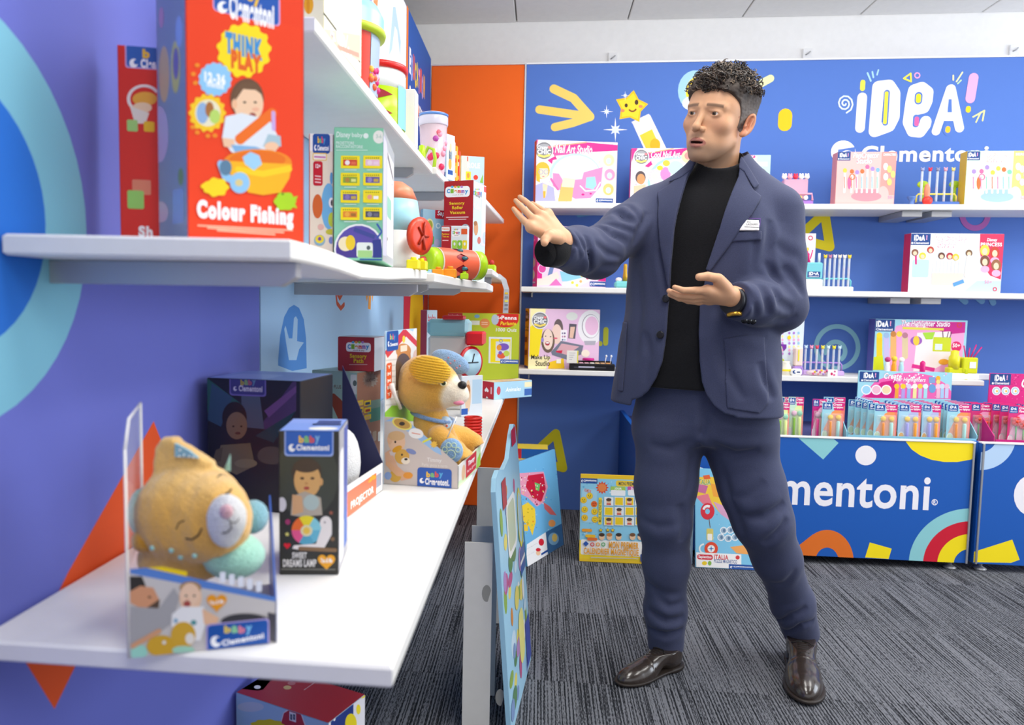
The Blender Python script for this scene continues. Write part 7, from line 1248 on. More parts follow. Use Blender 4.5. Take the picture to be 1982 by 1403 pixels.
q = hit(dog_fn, 862, 818); b_ = MB().lathe([(0.0, 0), (0.014, 0), (0.014, 0.003), (0, 0.004)], mat('#bcd8ee', 0.5), 16, axis=(0.3, -0.9, 0.3), org=q); tg = b_.build('tag', dog); MB().ball(q+np.array([0.001, -0.005, 0.001]), (0.006, 0.002, 0.007), mat('#f4f2f0', 0.5), 10).ball(q+np.array([0.004, -0.006, -0.006]), 0.0025, mat('#e0502a', 0.5), 8).build('tag_picture', tg)
sc_ = dp(874, 872, 1.508); fo = MB(); fo.ball(sc_, (0.024, 0.010, 0.026), mat('#8fb8e6', 0.85, kind='plush'), 20); foot = fo.build('foot_sole', dog); pw = mat('#d8ecc8', 0.7)
for (x, y, r_) in ((0, -0.006, 0.009), (-0.013, 0.004, 0.005), (-0.005, 0.013, 0.005), (0.006, 0.013, 0.005), (0.014, 0.004, 0.005)): MB().tube([sc_+np.array([x+r_*math.cos(t), -0.0098, y+r_*math.sin(t)]) for t in np.linspace(0, 2*math.pi, 13)[:-1]], 0.0009, pw, 5, closed=True).build('paw_stitch', foot)
MB().tube([dp(884, 806, 1.55), dp(866, 846, 1.54)], 0.0012, mat('#f2f0ec', 0.4), 5).build('tie', dog); MB().tube([dp(757, 744, 1.515), dp(764, 765, 1.525), dp(775, 790, 1.56)], [0.006, 0.004, 0.004], mat('#efe8e0', 0.4), 8).build('strap', dog)
# ---- house shaped clock toy
q = dp(866, 780, 2.62); r = empty('clock_tower_toy', (q[0], 2.64, ZB), 'white toy tower with blue lid and round clock behind the plush dog', 'toy'); xa, xb = onY(828, 700, 2.6)[0], onY(903, 700, 2.6)[0]; z2_ = onY(850, 618, 2.6)[2]; z1_ = onY(850, 650, 2.6)[2]
MB().box((xa, 2.6, ZB), (xb, 2.74, z1_), mat('#f3eee6', 0.35), 0.008).build('body', r); MB().box((xa-0.004, 2.594, z1_), (xb+0.004, 2.746, z2_), mat('#9cd6e0', 0.35), 0.012).build('lid', r); MB().box((xa+0.05, 2.588, z2_), (xb-0.01, 2.66, z2_+0.014), mat('#cf1f2c', 0.35), 0.004).build('handle', r)
a = onY(902, 660, 2.56); b = onY(937, 660, 2.56); MB().box((a[0], 2.54, onY(902, 668, 2.56)[2]), (b[0], 2.66, onY(902, 642, 2.56)[2]), mat('#dc1826', 0.35), 0.006).build('red_box', r)
q = onY(917, 703, 2.52); MB().lathe([(0, 0), (0.052, 0), (0.056, 0.004), (0.056, 0.012), (0.0, 0.012)], mat('#d8202c', 0.35), 28, axis=(0.78, -0.62, 0), org=(q[0]-0.02, q[1]+0.04, q[2])).build('clock_rim', r); ck = MB().lathe([(0, 0.012), (0.047, 0.012), (0.047, 0.0145), (0, 0.0145)], mat('#bfe2f0', 0.35), 28, axis=(0.78, -0.62, 0), org=(q[0]-0.02, q[1]+0.04, q[2])).build('clock_face', r)
cq = np.array([q[0]-0.02, q[1]+0.04, q[2]])+np.array([0.78, -0.62, 0])*0.016; tv = np.array([0.62, 0.78, 0]); MB().tube([cq-tv*0.03, cq+tv*0.03], 0.002, mat('#2a2c34', 0.4), 6).tube([cq, cq+UPV*0.03+tv*0.01], 0.002, mat('#2a2c34', 0.4), 6).build('clock_hand', ck)
q = onY(905, 770, 2.5); o, F = boxthing('toy_box', 'pale printed card box at the foot of the toy tower', 'box', onY(893, 780, 2.44)[:2], onY(934, 770, 2.50)[:2], ZB, onY(900, 725, 2.5)[2]-ZB, 0.008, '#dfe6ee'); f = F('front').uv(); f.ell(0.3, 0.5, 0.14, 0.4, '#e8c8a8'); f.ell(0.3, 0.65, 0.1, 0.14, '#b87a4a'); f.rect(0.5, 0.3, 0.95, 0.9, '#b8d4ea'); f.rect(0.0, 0.05, 0.3, 0.2, '#2a5cb4'); f.done()
# stacked cups
q = onY(826, 690, 2.2); c = np.array([q[0]-0.004, 2.2, ZB]); r = empty('stacking_cup', c, 'stack of yellow, red and lilac toy cups behind the house panel', 'toy cups')
for (z0, z1_, r0, c_) in ((0.0, 0.115, 0.036, '#f2d81f'), (0.115, 0.15, 0.034, '#d8261f'), (0.15, 0.205, 0.030, '#a9a6d8')): MB().lathe([(r0*0.92, z0), (r0, z1_-0.004), (r0*1.08, z1_-0.003), (r0*1.08, z1_), (0, z1_)], mat(c_, 0.35), 22, org=c).build('cup', r)
MB().tube([c+np.array([0.034, -0.005, 0.09]), c+np.array([0.05, -0.005, 0.11]), c+np.array([0.05, -0.005, 0.15]), c+np.array([0.036, -0.005, 0.165])], 0.006, mat('#c81f2c', 0.35), 8).build('cup_handle', r)
# green quiz box, leaning card, flat box
p0_, p1_ = onY(893, 700, 3.52), onY(1003, 700, 3.50)
o, F = boxthing('toy_box', 'lime green quiz box with a red title, at the far end of the lowest shelf', 'box', onY(866, 700, 3.5)[:2], onY(1004, 700, 3.5)[:2], ZB, onY(866, 605, 3.5)[2]-ZB, 0.05, '#b9c832', side='#8a2a2c')
f = F('front').crop(800, 590, 7.0136); f.rect(440, 100, 1440, 800, '#bcc92f'); f.rect(440, 100, 668, 195, '#b8222c'); f.txt('Sapientino', 455, 175, 650, 128, '#f6e0e0', 0.02, 0.2); f.ell(865, 155, 36, 24, '#7fb0d0'); f.rect(755, 270, 900, 215, '#e6e8d8'); f.ell(970, 250, 68, 66, '#e08a4a'); f.line([(925, 235), (1010, 240)], 10, '#f4c8a8', False); f.line([(925, 262), (1010, 265)], 10, '#f4c8a8', False)
f.ell(1250, 205, 180, 100, '#d8281f'); f.rect(1180, 105, 1430, 200, '#d8281f'); f.ell(1110, 200, 50, 70, '#b8c4d0'); f.txt('La', 1150, 188, 1192, 152, '#fff', 0.03); f.txt('Penna', 1195, 200, 1405, 150, '#ffffff', 0.03); f.txt('Parlante', 1180, 275, 1395, 228, '#f6dc2a', 0.03, 0.2); f.txt('1000 Quiz', 1120, 368, 1405, 318, '#f0f0e6', 0.02, 0.1)
f.rect(1020, 790, 1335, 440, '#e6e8ea'); f.rect(1045, 780, 1320, 465, '#f6e014'); f.rect(1115, 760, 1310, 500, '#dfe4ec'); f.ell(1220, 570, 80, 50, '#7f5ac0'); f.ell(1165, 580, 34, 40, '#f2a03a'); f.ell(1195, 690, 56, 40, '#e8603a'); f.ell(1265, 660, 40, 40, '#c8dc5a'); f.ell(1180, 650, 24, 24, '#8a5ac0'); f.ring(1190, 488, 16, 26, '#8a9ab8'); maker_strip(f, 1180, 795, 1430, 745, '#3a5fae'); f.done()
p0_, p1_ = onY(938, 752, 3.02), onY(960, 752, 2.98); dirv = np.array([0.17, 0.40])
o, F = boxthing('toy_box', 'flat pale blue box with a red end at the far end of lowest shelf', 'box', (-0.232, 2.98), (-0.176, 2.92), ZB, 0.068, 0.20, '#a9d4ea', top='#f0e2c0')
f = F('front').uv(); f.rect(0, 0, 1, 1, '#cf1f33'); f.heart(0.45, 0.5, 0.16, '#fff'); f.rect(0.75, 0.3, 0.85, 0.7, '#f2d0d4'); f.done()
f = F('right').uv(); f.txt('Animales', 0.3, 0.4, 0.7, 0.65, '#ffffff', 0.02, 0.2); f.rect(0.8, 0.1, 1.0, 0.5, '#2a5fae'); f.rect(0.8, 0.6, 1, 0.9, '#f2e6b8'); f.ell(0.12, 0.5, 0.05, 0.25, '#c83a4a'); f.done('side_print')
f = F('top').uv()
for k in range(10): f.rect(0.1*k, 0.1+0.07*(k % 4), 0.1*k+0.08, 0.9-0.1*(k % 3), ['#f2c83a', '#e8703a', '#cfe0a8', '#f6f0e6'][k % 4])
f.done('top_print')
c = MB(); q = onZ(950, 772, ZB); c.prism([(0, 0), (0.05, 0), (0.045, 0.045), (0.01, 0.06)], 0.001, mat('#dfe8ee', 0.35), (q[0]-0.02, q[1], ZB+0.002), (0.9, 0.3, 0), (0.0, 0.55, 0.4)); c.build('price_card', label='small white card lying open on the table before the flat box', cat='card')
# red coil toy
q = onZ(922, 848, ZB); r = empty('coil_toy', (q[0], q[1], ZB), 'red coiled plastic toy lying behind the plush dog', 'toy'); red = mat('#dd2a1f', 0.3)
for k in range(7): MB().tube([(q[0]-0.022+0.022*math.cos(t)+0.012, q[1]+0.02*math.sin(t), ZB+0.006+0.0085*k) for t in np.linspace(0, 2*math.pi, 17)[:-1]], 0.004, red, 6, closed=True).build('coil', r)
MB().tube([(q[0]-0.05, q[1]+0.0, ZB+0.02), (q[0]-0.03, q[1]-0.01, ZB+0.025), (q[0]-0.01, q[1], ZB+0.02)], 0.004, red, 6).build('coil', r)
q = onY(840, 628, 2.9); o, F = boxthing('toy_box', 'small pale card box peeking over the toy tower', 'box', onY(826, 640, 2.95)[:2], onY(846, 640, 2.98)[:2], ZB, onY(826, 600, 2.95)[2]-ZB, 0.05, '#cfe0ea', side='#c8243a'); f = F('front').uv(); f.txt('baby', 0.1, 0.85, 0.9, 0.95, '#c8243a', 0.02); f.done()
# ---- farm box under the shelf
p0_, p1_ = onY(457, 1345, 1.415), onY(636, 1365, 1.33)
zf_ = onY(457, 1340, 1.415)[2]
o, F = boxthing('toy_box', 'sky blue box with a red barn picture and dark red top, under the lowest shelf', 'box', p0_[:2], p1_[:2], 0.0, zf_, 0.12, '#a8cbe2', side='#e6e4ea', top='#b02a34')
f = F('front').crop(440, 1300, 6.194); f.rect(90, 240, 1240, 900, '#a9cbe0'); f.ell(280, 420, 160, 60, '#c9d4de'); f.ell(1040, 460, 90, 40, '#d8d4c0'); f.poly([(630, 640), (670, 490), (785, 390), (890, 490), (950, 660), (940, 900), (620, 900)], '#e8e0de'); f.poly([(640, 640), (680, 495), (785, 425), (880, 495), (935, 660), (930, 900), (630, 900)], '#b9323a'); f.rect(745, 580, 825, 500, '#e8e2e0'); f.rect(755, 535, 780, 512, '#4a5a6a'); f.rect(790, 535, 815, 512, '#4a5a6a'); f.rect(755, 570, 780, 545, '#4a5a6a'); f.rect(790, 570, 815, 545, '#4a5a6a'); f.blob(480, 640, 200, 70, '#e8d41f', 9, 0.08); f.done()
f = F('top').crop(440, 1300, 6.194); f.poly([(115, 200), (240, 60), (560, 60), (430, 215), (360, 228)], '#3f62b0'); f.txt('b', 265, 130, 340, 90, '#f2d23a', 0.04); f.ell(360, 185, 40, 22, '#fff'); f.ell(720, 190, 48, 24, '#d8b87a'); f.ell(770, 140, 48, 22, '#c87a7a'); f.txt('Interactive', 920, 225, 1100, 90, '#f0dcdc', 0.02); f.done('top_print')
f = F('right').crop(440, 1300, 6.194); f.rect(1240, 130, 1510, 640, '#3b55b0', 0.2); f.txt('Clementoni', 1300, 500, 1490, 300, '#f0f0f8', 0.03, 0, None, 0, 0.0); f.ell(1280, 530, 18, 60, '#fff'); f.txt('baby', 1320, 330, 1430, 210, '#f2d23a', 0.04); f.ell(1610, 230, 60, 90, '#f2dc2a'); f.ell(1575, 240, 20, 70, '#5a9aa8'); f.ell(1570, 450, 26, 60, '#f2dc2a'); f.ell(1480, 620, 70, 120, '#e8d41f'); f.ell(1740, 340, 40, 120, '#c8a890'); f.poly([(1660, 560), (1740, 420), (1830, 380), (1860, 640), (1680, 640)], '#a8b8dc'); f.done('side_print')
# ================================================================ BIG BOARD IN THE AISLE AND ITS CARD SUPPORTS
ptop, pbot = onY(958, 885, 1.92), np.array([-0.040, 1.86, 0.001]); 
nb = np.array([-0.048, 1.82, 0.001]); fb = np.array([-0.004, 2.26, 0.001]); Ub = fb-nb; Wb = np.linalg.norm(Ub); Ub = Ub/Wb
nrm = np.array([Ub[1], -Ub[0], 0]); Vb = UPV*math.cos(0.085)-nrm*math.sin(0.085); bd = MB()
out = [(0, 0), (Wb, 0), (Wb, 0.60), (Wb*0.985, 0.66), (Wb*0.93, 0.735), (Wb*0.86, 0.742), (Wb*0.74, 0.72), (Wb*0.55, 0.665), (Wb*0.34, 0.655), (Wb*0.16, 0.67), (Wb*0.05, 0.66), (0, 0.63)]
bd.prism(out, 0.012, mat('#a4d2ea', 0.3), nb, Ub, Vb); o = bd.build('standing_board', label='large pale blue cut out board standing edge on in the aisle', cat='board')
f = Face(o, nb, Ub, Vb, Wb, 0.745, 0.3); f.outline([(0.003+x*0.985, 0.002+y*0.99) for x, y in out], '#a4d2ea'); f.uv(); rr = random.Random(4)
for k in range(46): f.ell(rr.uniform(0.08, 0.92), rr.uniform(0.04, 0.8), rr.uniform(0.04, 0.1), rr.uniform(0.02, 0.05), rr.choice(['#8fb04a', '#e8d86a', '#c05a8a', '#d88a3a', '#7f9ac8', '#f2f2ee', '#5a8a5a', '#b88ac0', '#cfe6f4']), 14)
f.rect(0.30, 0.55, 0.68, 0.76, '#f4f4f2', 0.2); f.rect(0.34, 0.57, 0.64, 0.74, '#c8d0b0', 0.2); f.rect(0.2, 0.75, 0.36, 0.85, '#b21f2c'); f.rect(0.7, 0.92, 0.9, 0.985, '#c81f34', 0.1); f.ell(0.86, 0.62, 0.1, 0.12, '#e8dc4a'); f.ell(0.86, 0.62, 0.08, 0.1, '#a8d0e6'); f.rect(0.75, 0.40, 0.98, 0.5, '#2a5fae'); f.rect(0.75, 0.44, 0.98, 0.455, '#f2f2f2'); f.rect(0.78, 0.02, 0.99, 0.2, '#3a4fae'); f.rect(0.5, 0.1, 0.72, 0.3, '#f2ea8a', 0.4); f.done()
grey = mat('#e2dfd8', 0.6, kind='board')
def sheet(x0, x1, Y, zt, label, tilt=0.02):
    a = onY(x0, 1100, Y)[0]; b = onY(x1, 1100, Y)[0]; o = MB().prism([(0, 0), (b-a, 0), (b-a, zt), (0, zt)], 0.006, grey, (a, Y, 0.001), (1, 0, 0), (0, -0.0, 1)).build('card_support', label=label, cat='card support', group='grey card supports in the aisle'); return o, a, b
s1, a, b = sheet(899, 953, 1.845, onY(900, 1050, 1.845)[2], 'widest grey card sheet propping the large board, nearest the camera')
for (px, py) in ((957, 1150), (983, 1352)):
    q = onY(px, py, 1.842); MB().prism([(0.012*math.cos(t), 0.022*math.sin(t)) for t in np.linspace(0.4, 5.0, 14)], 0.002, mat('#9d9b94', 0.5), (q[0]-0.02, 1.8445, q[2]), (1, 0, 0), (0, 0, 1)).build('hook_tab', s1)
sheet(912, 962, 2.02, onY(912, 1018, 2.02)[2], 'grey card sheet just behind the nearest sheet')
sheet(921, 968, 2.50, onY(921, 905, 2.5)[2], 'farther grey card sheet with a dark edge')
# ================================================================ THE PERSON
import time as _t; _T0 = _t.time()
def pj(P):
    Q = np.asarray(P)-CAM; d = Q @ _fw; return np.stack([CX+FPX*(Q @ _rt)/d, CY-FPX*(Q @ _up)/d], 1)
TF = np.array([-0.42, -0.907, 0]); TL = np.array([0.907, -0.42, 0])      # the torso's forward and its own left
def o3(x, y, Y): return np.array(onY(x, y, Y))
person = None
# torso: stack of ovals   z: centre px, half width, half depth
TZ = [0.70, 0.80, 0.90, 1.00, 1.10, 1.20, 1.30, 1.38, 1.44, 1.50]
TCX = [1343, 1343, 1345, 1350, 1355, 1361, 1366, 1372, 1382, 1390]
TA = [0.248, 0.246, 0.234, 0.222, 0.219, 0.221, 0.218, 0.190, 0.12, 0.07]
TB = [0.150, 0.148, 0.142, 0.137, 0.136, 0.140, 0.143, 0.135, 0.105, 0.07]
TC = np.array([onY(x, 595-(z-1.09)*1452/2.25, 2.25)[:2] for x, z in zip(TCX, TZ)])
_zd = np.linspace(0.55, 1.65, 221); _kr = np.exp(-0.5*((np.arange(-24, 25)*0.005)/0.035)**2); _kr /= _kr.sum()
def _smooth(v): t = np.interp(_zd, TZ, v); return np.convolve(np.pad(t, 24, mode='edge'), _kr, 'valid')
DA, DB, DX, DY = _smooth(TA), _smooth(TB), _smooth(TC[:, 0]), _smooth(TC[:, 1])
def torso(p, da=0.0, db=0.0, e=2.4):
    z = p[:, 2]; cx = np.interp(z, _zd, DX); cy = np.interp(z, _zd, DY); a = np.interp(z, _zd, DA)+da; b = np.interp(z, _zd, DB)+db
    dx, dy = p[:, 0]-cx, p[:, 1]-cy; u = np.abs(dx*TL[0]+dy*TL[1])/a; v = np.abs(dx*TF[0]+dy*TF[1])/b
    return ((u**e+v**e)**(1/e)-1)*np.minimum(a, b)*0.92
def loc(P):   # own-left and height coordinates of points, for cutting outlines
    return np.stack([P @ TL, P[:, 2]], 1)
wj1, wj2, wj3 = Waves(21, 16), Waves(22, 38), Waves(23, 75, stretch=(1, 1, 0.5))
SR, ER, WR = o3(1262, 412, 2.31), o3(1152, 490, 2.13), o3(1080, 478, 1.965)
SL, EL, WL = o3(1506, 412, 2.20), o3(1511, 592, 2.16), o3(1424, 582, 2.03)
def arm_R(p, g=0.0):
    m1 = SR*0.5+ER*0.5+[0, 0, 0.004]; m2 = ER*0.5+WR*0.5
    return chain(p, [SR, m1, ER, m2, WR], [0.076+g, 0.070+g, 0.069+g, 0.060+g, 0.051+g], 0.02)
def arm_L(p, g=0.0):
    m1 = SL*0.5+EL*0.5+0.004*TL; m2 = EL*0.45+WL*0.55
    return chain(p, [SL, m1, EL, m2, WL], [0.070+g, 0.066+g, 0.068+g, 0.062+g, 0.052+g], 0.02)
NK = o3(1388, 352, 2.24)
def shoulders(p, g=0.0):
    d = cone(p, o3(1352, 362, 2.27), o3(1262, 408, 2.31), 0.062+g, 0.066+g); d2 = cone(p, o3(1424, 352, 2.23), o3(1505, 404, 2.21), 0.062+g, 0.064+g); return smin(d, d2, 0.03)
CREASE = []
def add_creases(fn, items, store):
    for pts, w_, dep in items:
        P = [_f(hit(fn, *q, t0=1.2)) for q in pts]; store.append((P, w_, dep, np.min(P, 0)-4*w_, np.max(P, 0)+4*w_))
def creases(p, store):
    """pressed-in folds along lines on the cloth, each with a raised lip"""
    f = np.zeros(len(p), np.float32)
    for P, w_, dep, lo, hi in store:
        m = ((p > lo) & (p < hi)).all(1)
        if not m.any(): continue
        q = p[m]; r = None; L_ = sum(np.linalg.norm(b-a) for a, b in zip(P[:-1], P[1:])); fade = None; s0 = 0.0; r = np.full(len(q), 9, np.float32); tt = np.zeros(len(q), np.float32)
        for a, b in zip(P[:-1], P[1:]):
            d = b-a; n2 = d @ d+1e-12; t = np.clip(((q-a) @ d)/n2, 0, 1); rr_ = np.sqrt(((q-a-t[:, None]*d)**2).sum(1)); c_ = rr_ < r; r = np.where(c_, rr_, r); tt = np.where(c_, s0+t*np.sqrt(n2), tt); s0 += np.sqrt(n2)
        fade = np.clip(4*(tt/L_)*(1-tt/L_), 0, 1)**0.6
        f[m] += fade*dep*(np.exp(-(r/w_)**2)-0.3*np.exp(-((r-2.4*w_)/(1.3*w_))**2))
    return f
def folds(p): return 0.0022*wj1(p)+0.0014*wj2(p)+creases(p, CREASE)
def cut_end(p, d, E, W, over):   # sleeve end: flat opening a little past the wrist
    t = _f(W-E); t = t/np.linalg.norm(t); return smax(d, (p-_f(W)) @ t-over, 0.004)
def coat(p, g=0.0):
    d = smin(torso(p, g, g), shoulders(p, g), 0.05); aR = cut_end(p, arm_R(p, g), ER, WR, 0.0); aL = cut_end(p, arm_L(p, g), EL, WL, 0.0)
    return smin(smin(d, aR, 0.028), aL, 0.016)
def coat_f(p): return coat(p)+folds(p)
add_creases(coat, [
    ([(1131, 455), (1139, 484), (1141, 525)], 0.008, 0.010), ([(1152, 436), (1180, 453), (1216, 470)], 0.009, 0.010), ([(1188, 408), (1207, 422), (1234, 430)], 0.010, 0.011), ([(1094, 446), (1111, 472), (1122, 500)], 0.006, 0.006),
    ([(1110, 448), (1126, 474), (1132, 500)], 0.006, 0.006), ([(1165, 432), (1200, 440), (1232, 452)], 0.007, 0.006), ([(1150, 470), (1178, 492), (1205, 500)], 0.009, 0.007), ([(1160, 515), (1185, 515), (1210, 505)], 0.010, 0.006), ([(1210, 395), (1228, 410), (1240, 430)], 0.008, 0.006),
    ([(1468, 548), (1482, 574), (1488, 612)], 0.009, 0.010), ([(1482, 505), (1495, 532), (1512, 548)], 0.009, 0.009), ([(1495, 555), (1510, 585), (1536, 603)], 0.010, 0.011), ([(1516, 515), (1540, 545), (1556, 575)], 0.010, 0.009), ([(1450, 556), (1460, 585), (1462, 615)], 0.007, 0.005), ([(1500, 620), (1525, 622), (1545, 610)], 0.010, 0.006), ([(1500, 470), (1525, 490), (1552, 500)], 0.014, 0.005),
    ([(1489, 425), (1486, 480), (1484, 545)], 0.016, 0.010), ([(1252, 410), (1238, 445), (1226, 475)], 0.008, 0.008), ([(1278, 480), (1286, 530), (1290, 575)], 0.010, 0.006), ([(1380, 590), (1440, 640), (1490, 652)], 0.012, 0.006), ([(1225, 500), (1238, 600), (1230, 700)], 0.014, 0.006), ([(1395, 660), (1410, 720), (1440, 775)], 0.012, 0.006), ([(1470, 700), (1480, 740), (1497, 775)], 0.012, 0.007), ([(1450, 420), (1460, 470), (1455, 530)], 0.012, 0.005), ([(1250, 640), (1258, 690), (1246, 740)], 0.012, 0.005)], CREASE)
def on_coat(pts, fn=coat):
    P = []
    for q in pts:
        h = hit(fn, *q, t0=1.2); P.append(h)
    return loc(np.array(P))
OPEN_L = [(1350, 306), (1331, 343), (1319, 383), (1310, 418), (1305, 449), (1299, 511), (1296, 560), (1292, 600), (1289, 650), (1282, 700), (1270, 732), (1254, 757), (1240, 769), (1222, 775)]
OPEN_R = [(1422, 806), (1402, 801), (1382, 786), (1367, 765), (1358, 740), (1353, 700), (1351, 640), (1353, 590), (1368, 520), (1380, 483), (1395, 438), (1414, 381), (1430, 342), (1434, 312)]
A_, B_ = on_coat(OPEN_L), on_coat(OPEN_R)
OPENP = np.concatenate([A_, [[A_[-1, 0]-0.02, 0.60], [B_[0, 0], 0.60]], B_, [[B_[-1, 0]-0.004, 1.62], [A_[0, 0]+0.004, 1.62]]])
TMID = TC[5]
def front(p): return (p[:, 0]-TMID[0])*TF[0]+(p[:, 1]-TMID[1])*TF[1]
COLP = o3(1388, 318, 2.21)
def jacket_fn(p):
    j = coat_f(p); d = smax(j, -(j+0.010), 0.003)
    d = smax(d, -smax(poly2(loc(p).astype(np.float32), OPENP), -front(p), 0.002), 0.003)
    x = p @ _f(TL); hem = 0.800-0.03*(x-loc(TMID_3[None])[0, 0]); d = smax(d, hem-p[:, 2], 0.006)
    nk = cone(p, o3(1390, 360, 2.25), o3(1392, 250, 2.22), 0.078, 0.078); d = smax(d, -nk, 0.004)
    return d
TMID_3 = np.array([TMID[0], TMID[1], 1.0])
navy = mat('#3f445f', 0.78, kind='fabric', spec=0.25, sheen=0.12)
def bbox(pts, m): P = np.array(pts); return P.min(0)-m, P.max(0)+m
def garment(name, fn, lo, hi, h, m, parent, it=1):
    P, Q = surface(fn, lo, hi, h); P = relax(P, Q, it); return skin(name, [(P, Q)], [m], parent)
# ---------------- head
HO = o3(1390, 237, 2.20); HS = 1.02
HM = frame((-0.635, -0.772, -0.031), (0.118, -0.132, 0.984))
def hl_(p): return ((p-_f(HO)) @ _f(HM))/HS
def hw(q): return HO+HM @ (np.array(q, float)*HS)
EYE = [np.array([s*0.0325, 0.0765, 0.0115]) for s in (-1, 1)]
def cran(q): return smin(ellip(q, (0, -0.020, 0.042), (0.078, 0.103, 0.088)), ellip(q, (0, 0.040, 0.032), (0.064, 0.052, 0.062)), 0.03)
def head_q(q):
    qa = q.copy(); qa[:, 0] = np.abs(qa[:, 0])
    d = cran(q)
    d = smin(d, ellip(q, (0, 0.038, -0.034), (0.060, 0.052, 0.070)), 0.03)         # mid face
    d = smin(d, cone(qa, (0.047, 0.004, -0.048), (0.013, 0.069, -0.0945), 0.016, 0.0175), 0.026)   # jaw
    d = smin(d, sph(q, (0, 0.079, -0.0945), 0.0160), 0.014)                        # chin
    d = smin(d, ellip(q, (0, 0.072, -0.060), (0.033, 0.024, 0.030)), 0.018)       # around the mouth
    d = smin(d, sph(qa, (0.046, 0.060, -0.014), 0.020), 0.018)                    # cheekbones
    d = smin(d, cone(qa, (0.011, 0.0885, 0.027), (0.047, 0.073, 0.029), 0.0085, 0.008), 0.012)   # brow
    d = smax(d, -ellip(qa, (0.032, 0.104, 0.010), (0.021, 0.017, 0.0130)), 0.012)  # eye sockets
    d = smin(d, cone(q, (0, 0.087, 0.018), (0, 0.110, -0.024), 0.0070, 0.0095), 0.008)           # nose
    d = smin(d, sph(q, (0, 0.1140, -0.0275), 0.0090), 0.006)
    d = smin(d, sph(qa, (0.0115, 0.0985, -0.031), 0.0075), 0.005)
    d = smax(d, -ellip(qa, (0.0065, 0.106, -0.0385), (0.0038, 0.006, 0.0035)), 0.002)            # nostrils
    d = smin(d, ellip(qa, (0.0325, 0.0765, 0.0120), (0.0165, 0.0150, 0.0140)), 0.004)            # lids
    d = smax(d, -ellip(qa, (0.0325, 0.0960, 0.0105), (0.0145, 0.0135, 0.0052)), 0.0012)          # eye opening
    d = smin(d, cone(qa, (0.019, 0.0895, 0.0185), (0.046, 0.0795, 0.0165), 0.0030, 0.0026), 0.003)   # upper lid fold
    d = smin(d, chain(qa, [(0, 0.0990, -0.0580), (0.011, 0.0950, -0.0588), (0.0245, 0.083, -0.0632)], [0.0052, 0.0048, 0.0025], 0.003), 0.005)   # upper lip
    d = smin(d, chain(qa, [(0, 0.0965, -0.0735), (0.011, 0.0930, -0.0728), (0.0235, 0.082, -0.0650)], [0.0064, 0.0056, 0.0025], 0.003), 0.005)   # lower lip
    d = smax(d, -ellip(q, (0, 0.098, -0.0652), (0.0165, 0.014, 0.0026)), 0.0015)  # parted lips
    d = smax(d, -ellip(q, (0, 0.0995, -0.0475), (0.0035, 0.005, 0.007)), 0.006)   # philtrum
    # ears
    ec, es = math.cos(0.32), math.sin(0.32)
    e = qa-_f((0.077, -0.016, -0.004)); ex = e[:, 0]*ec+e[:, 1]*es; ey = -e[:, 0]*es+e[:, 1]*ec; ez = e[:, 2]; ey = ey+0.25*ez
    E3 = np.stack([ex, ey, ez], 1); ear = ellip(E3, (0.004, -0.003, 0.003), (0.0080, 0.0175, 0.0300)); ear = smin(ear, sph(E3, (0.002, 0.006, -0.024), 0.0085), 0.008)
    ear = smax(ear, -ellip(E3, (0.0105, 0.0005, 0.005), (0.0095, 0.0118, 0.0215)), 0.002); ear = smin(ear, cone(E3, (0.005, -0.006, 0.016), (0.006, -0.004, -0.012), 0.0030, 0.0032), 0.003); ear = smin(ear, sph(E3, (0.005, 0.0105, -0.003), 0.0045), 0.003); ear = smax(ear, -sph(E3, (0.009, 0.003, -0.006), 0.0065), 0.002)
    d = smin(d, ear, 0.005)
    d = smin(d, cone(q, (0, -0.030, -0.045), (0, -0.046, -0.200), 0.054, 0.060), 0.02); d = smin(d, cone(q, (0, 0.004, -0.085), (0, -0.020, -0.17), 0.030, 0.036), 0.02)
    return d
def head_fn(p): return head_q(hl_(p))*HS
SKIN = rgb('#d9a680')
wsk = Waves(31, 90)
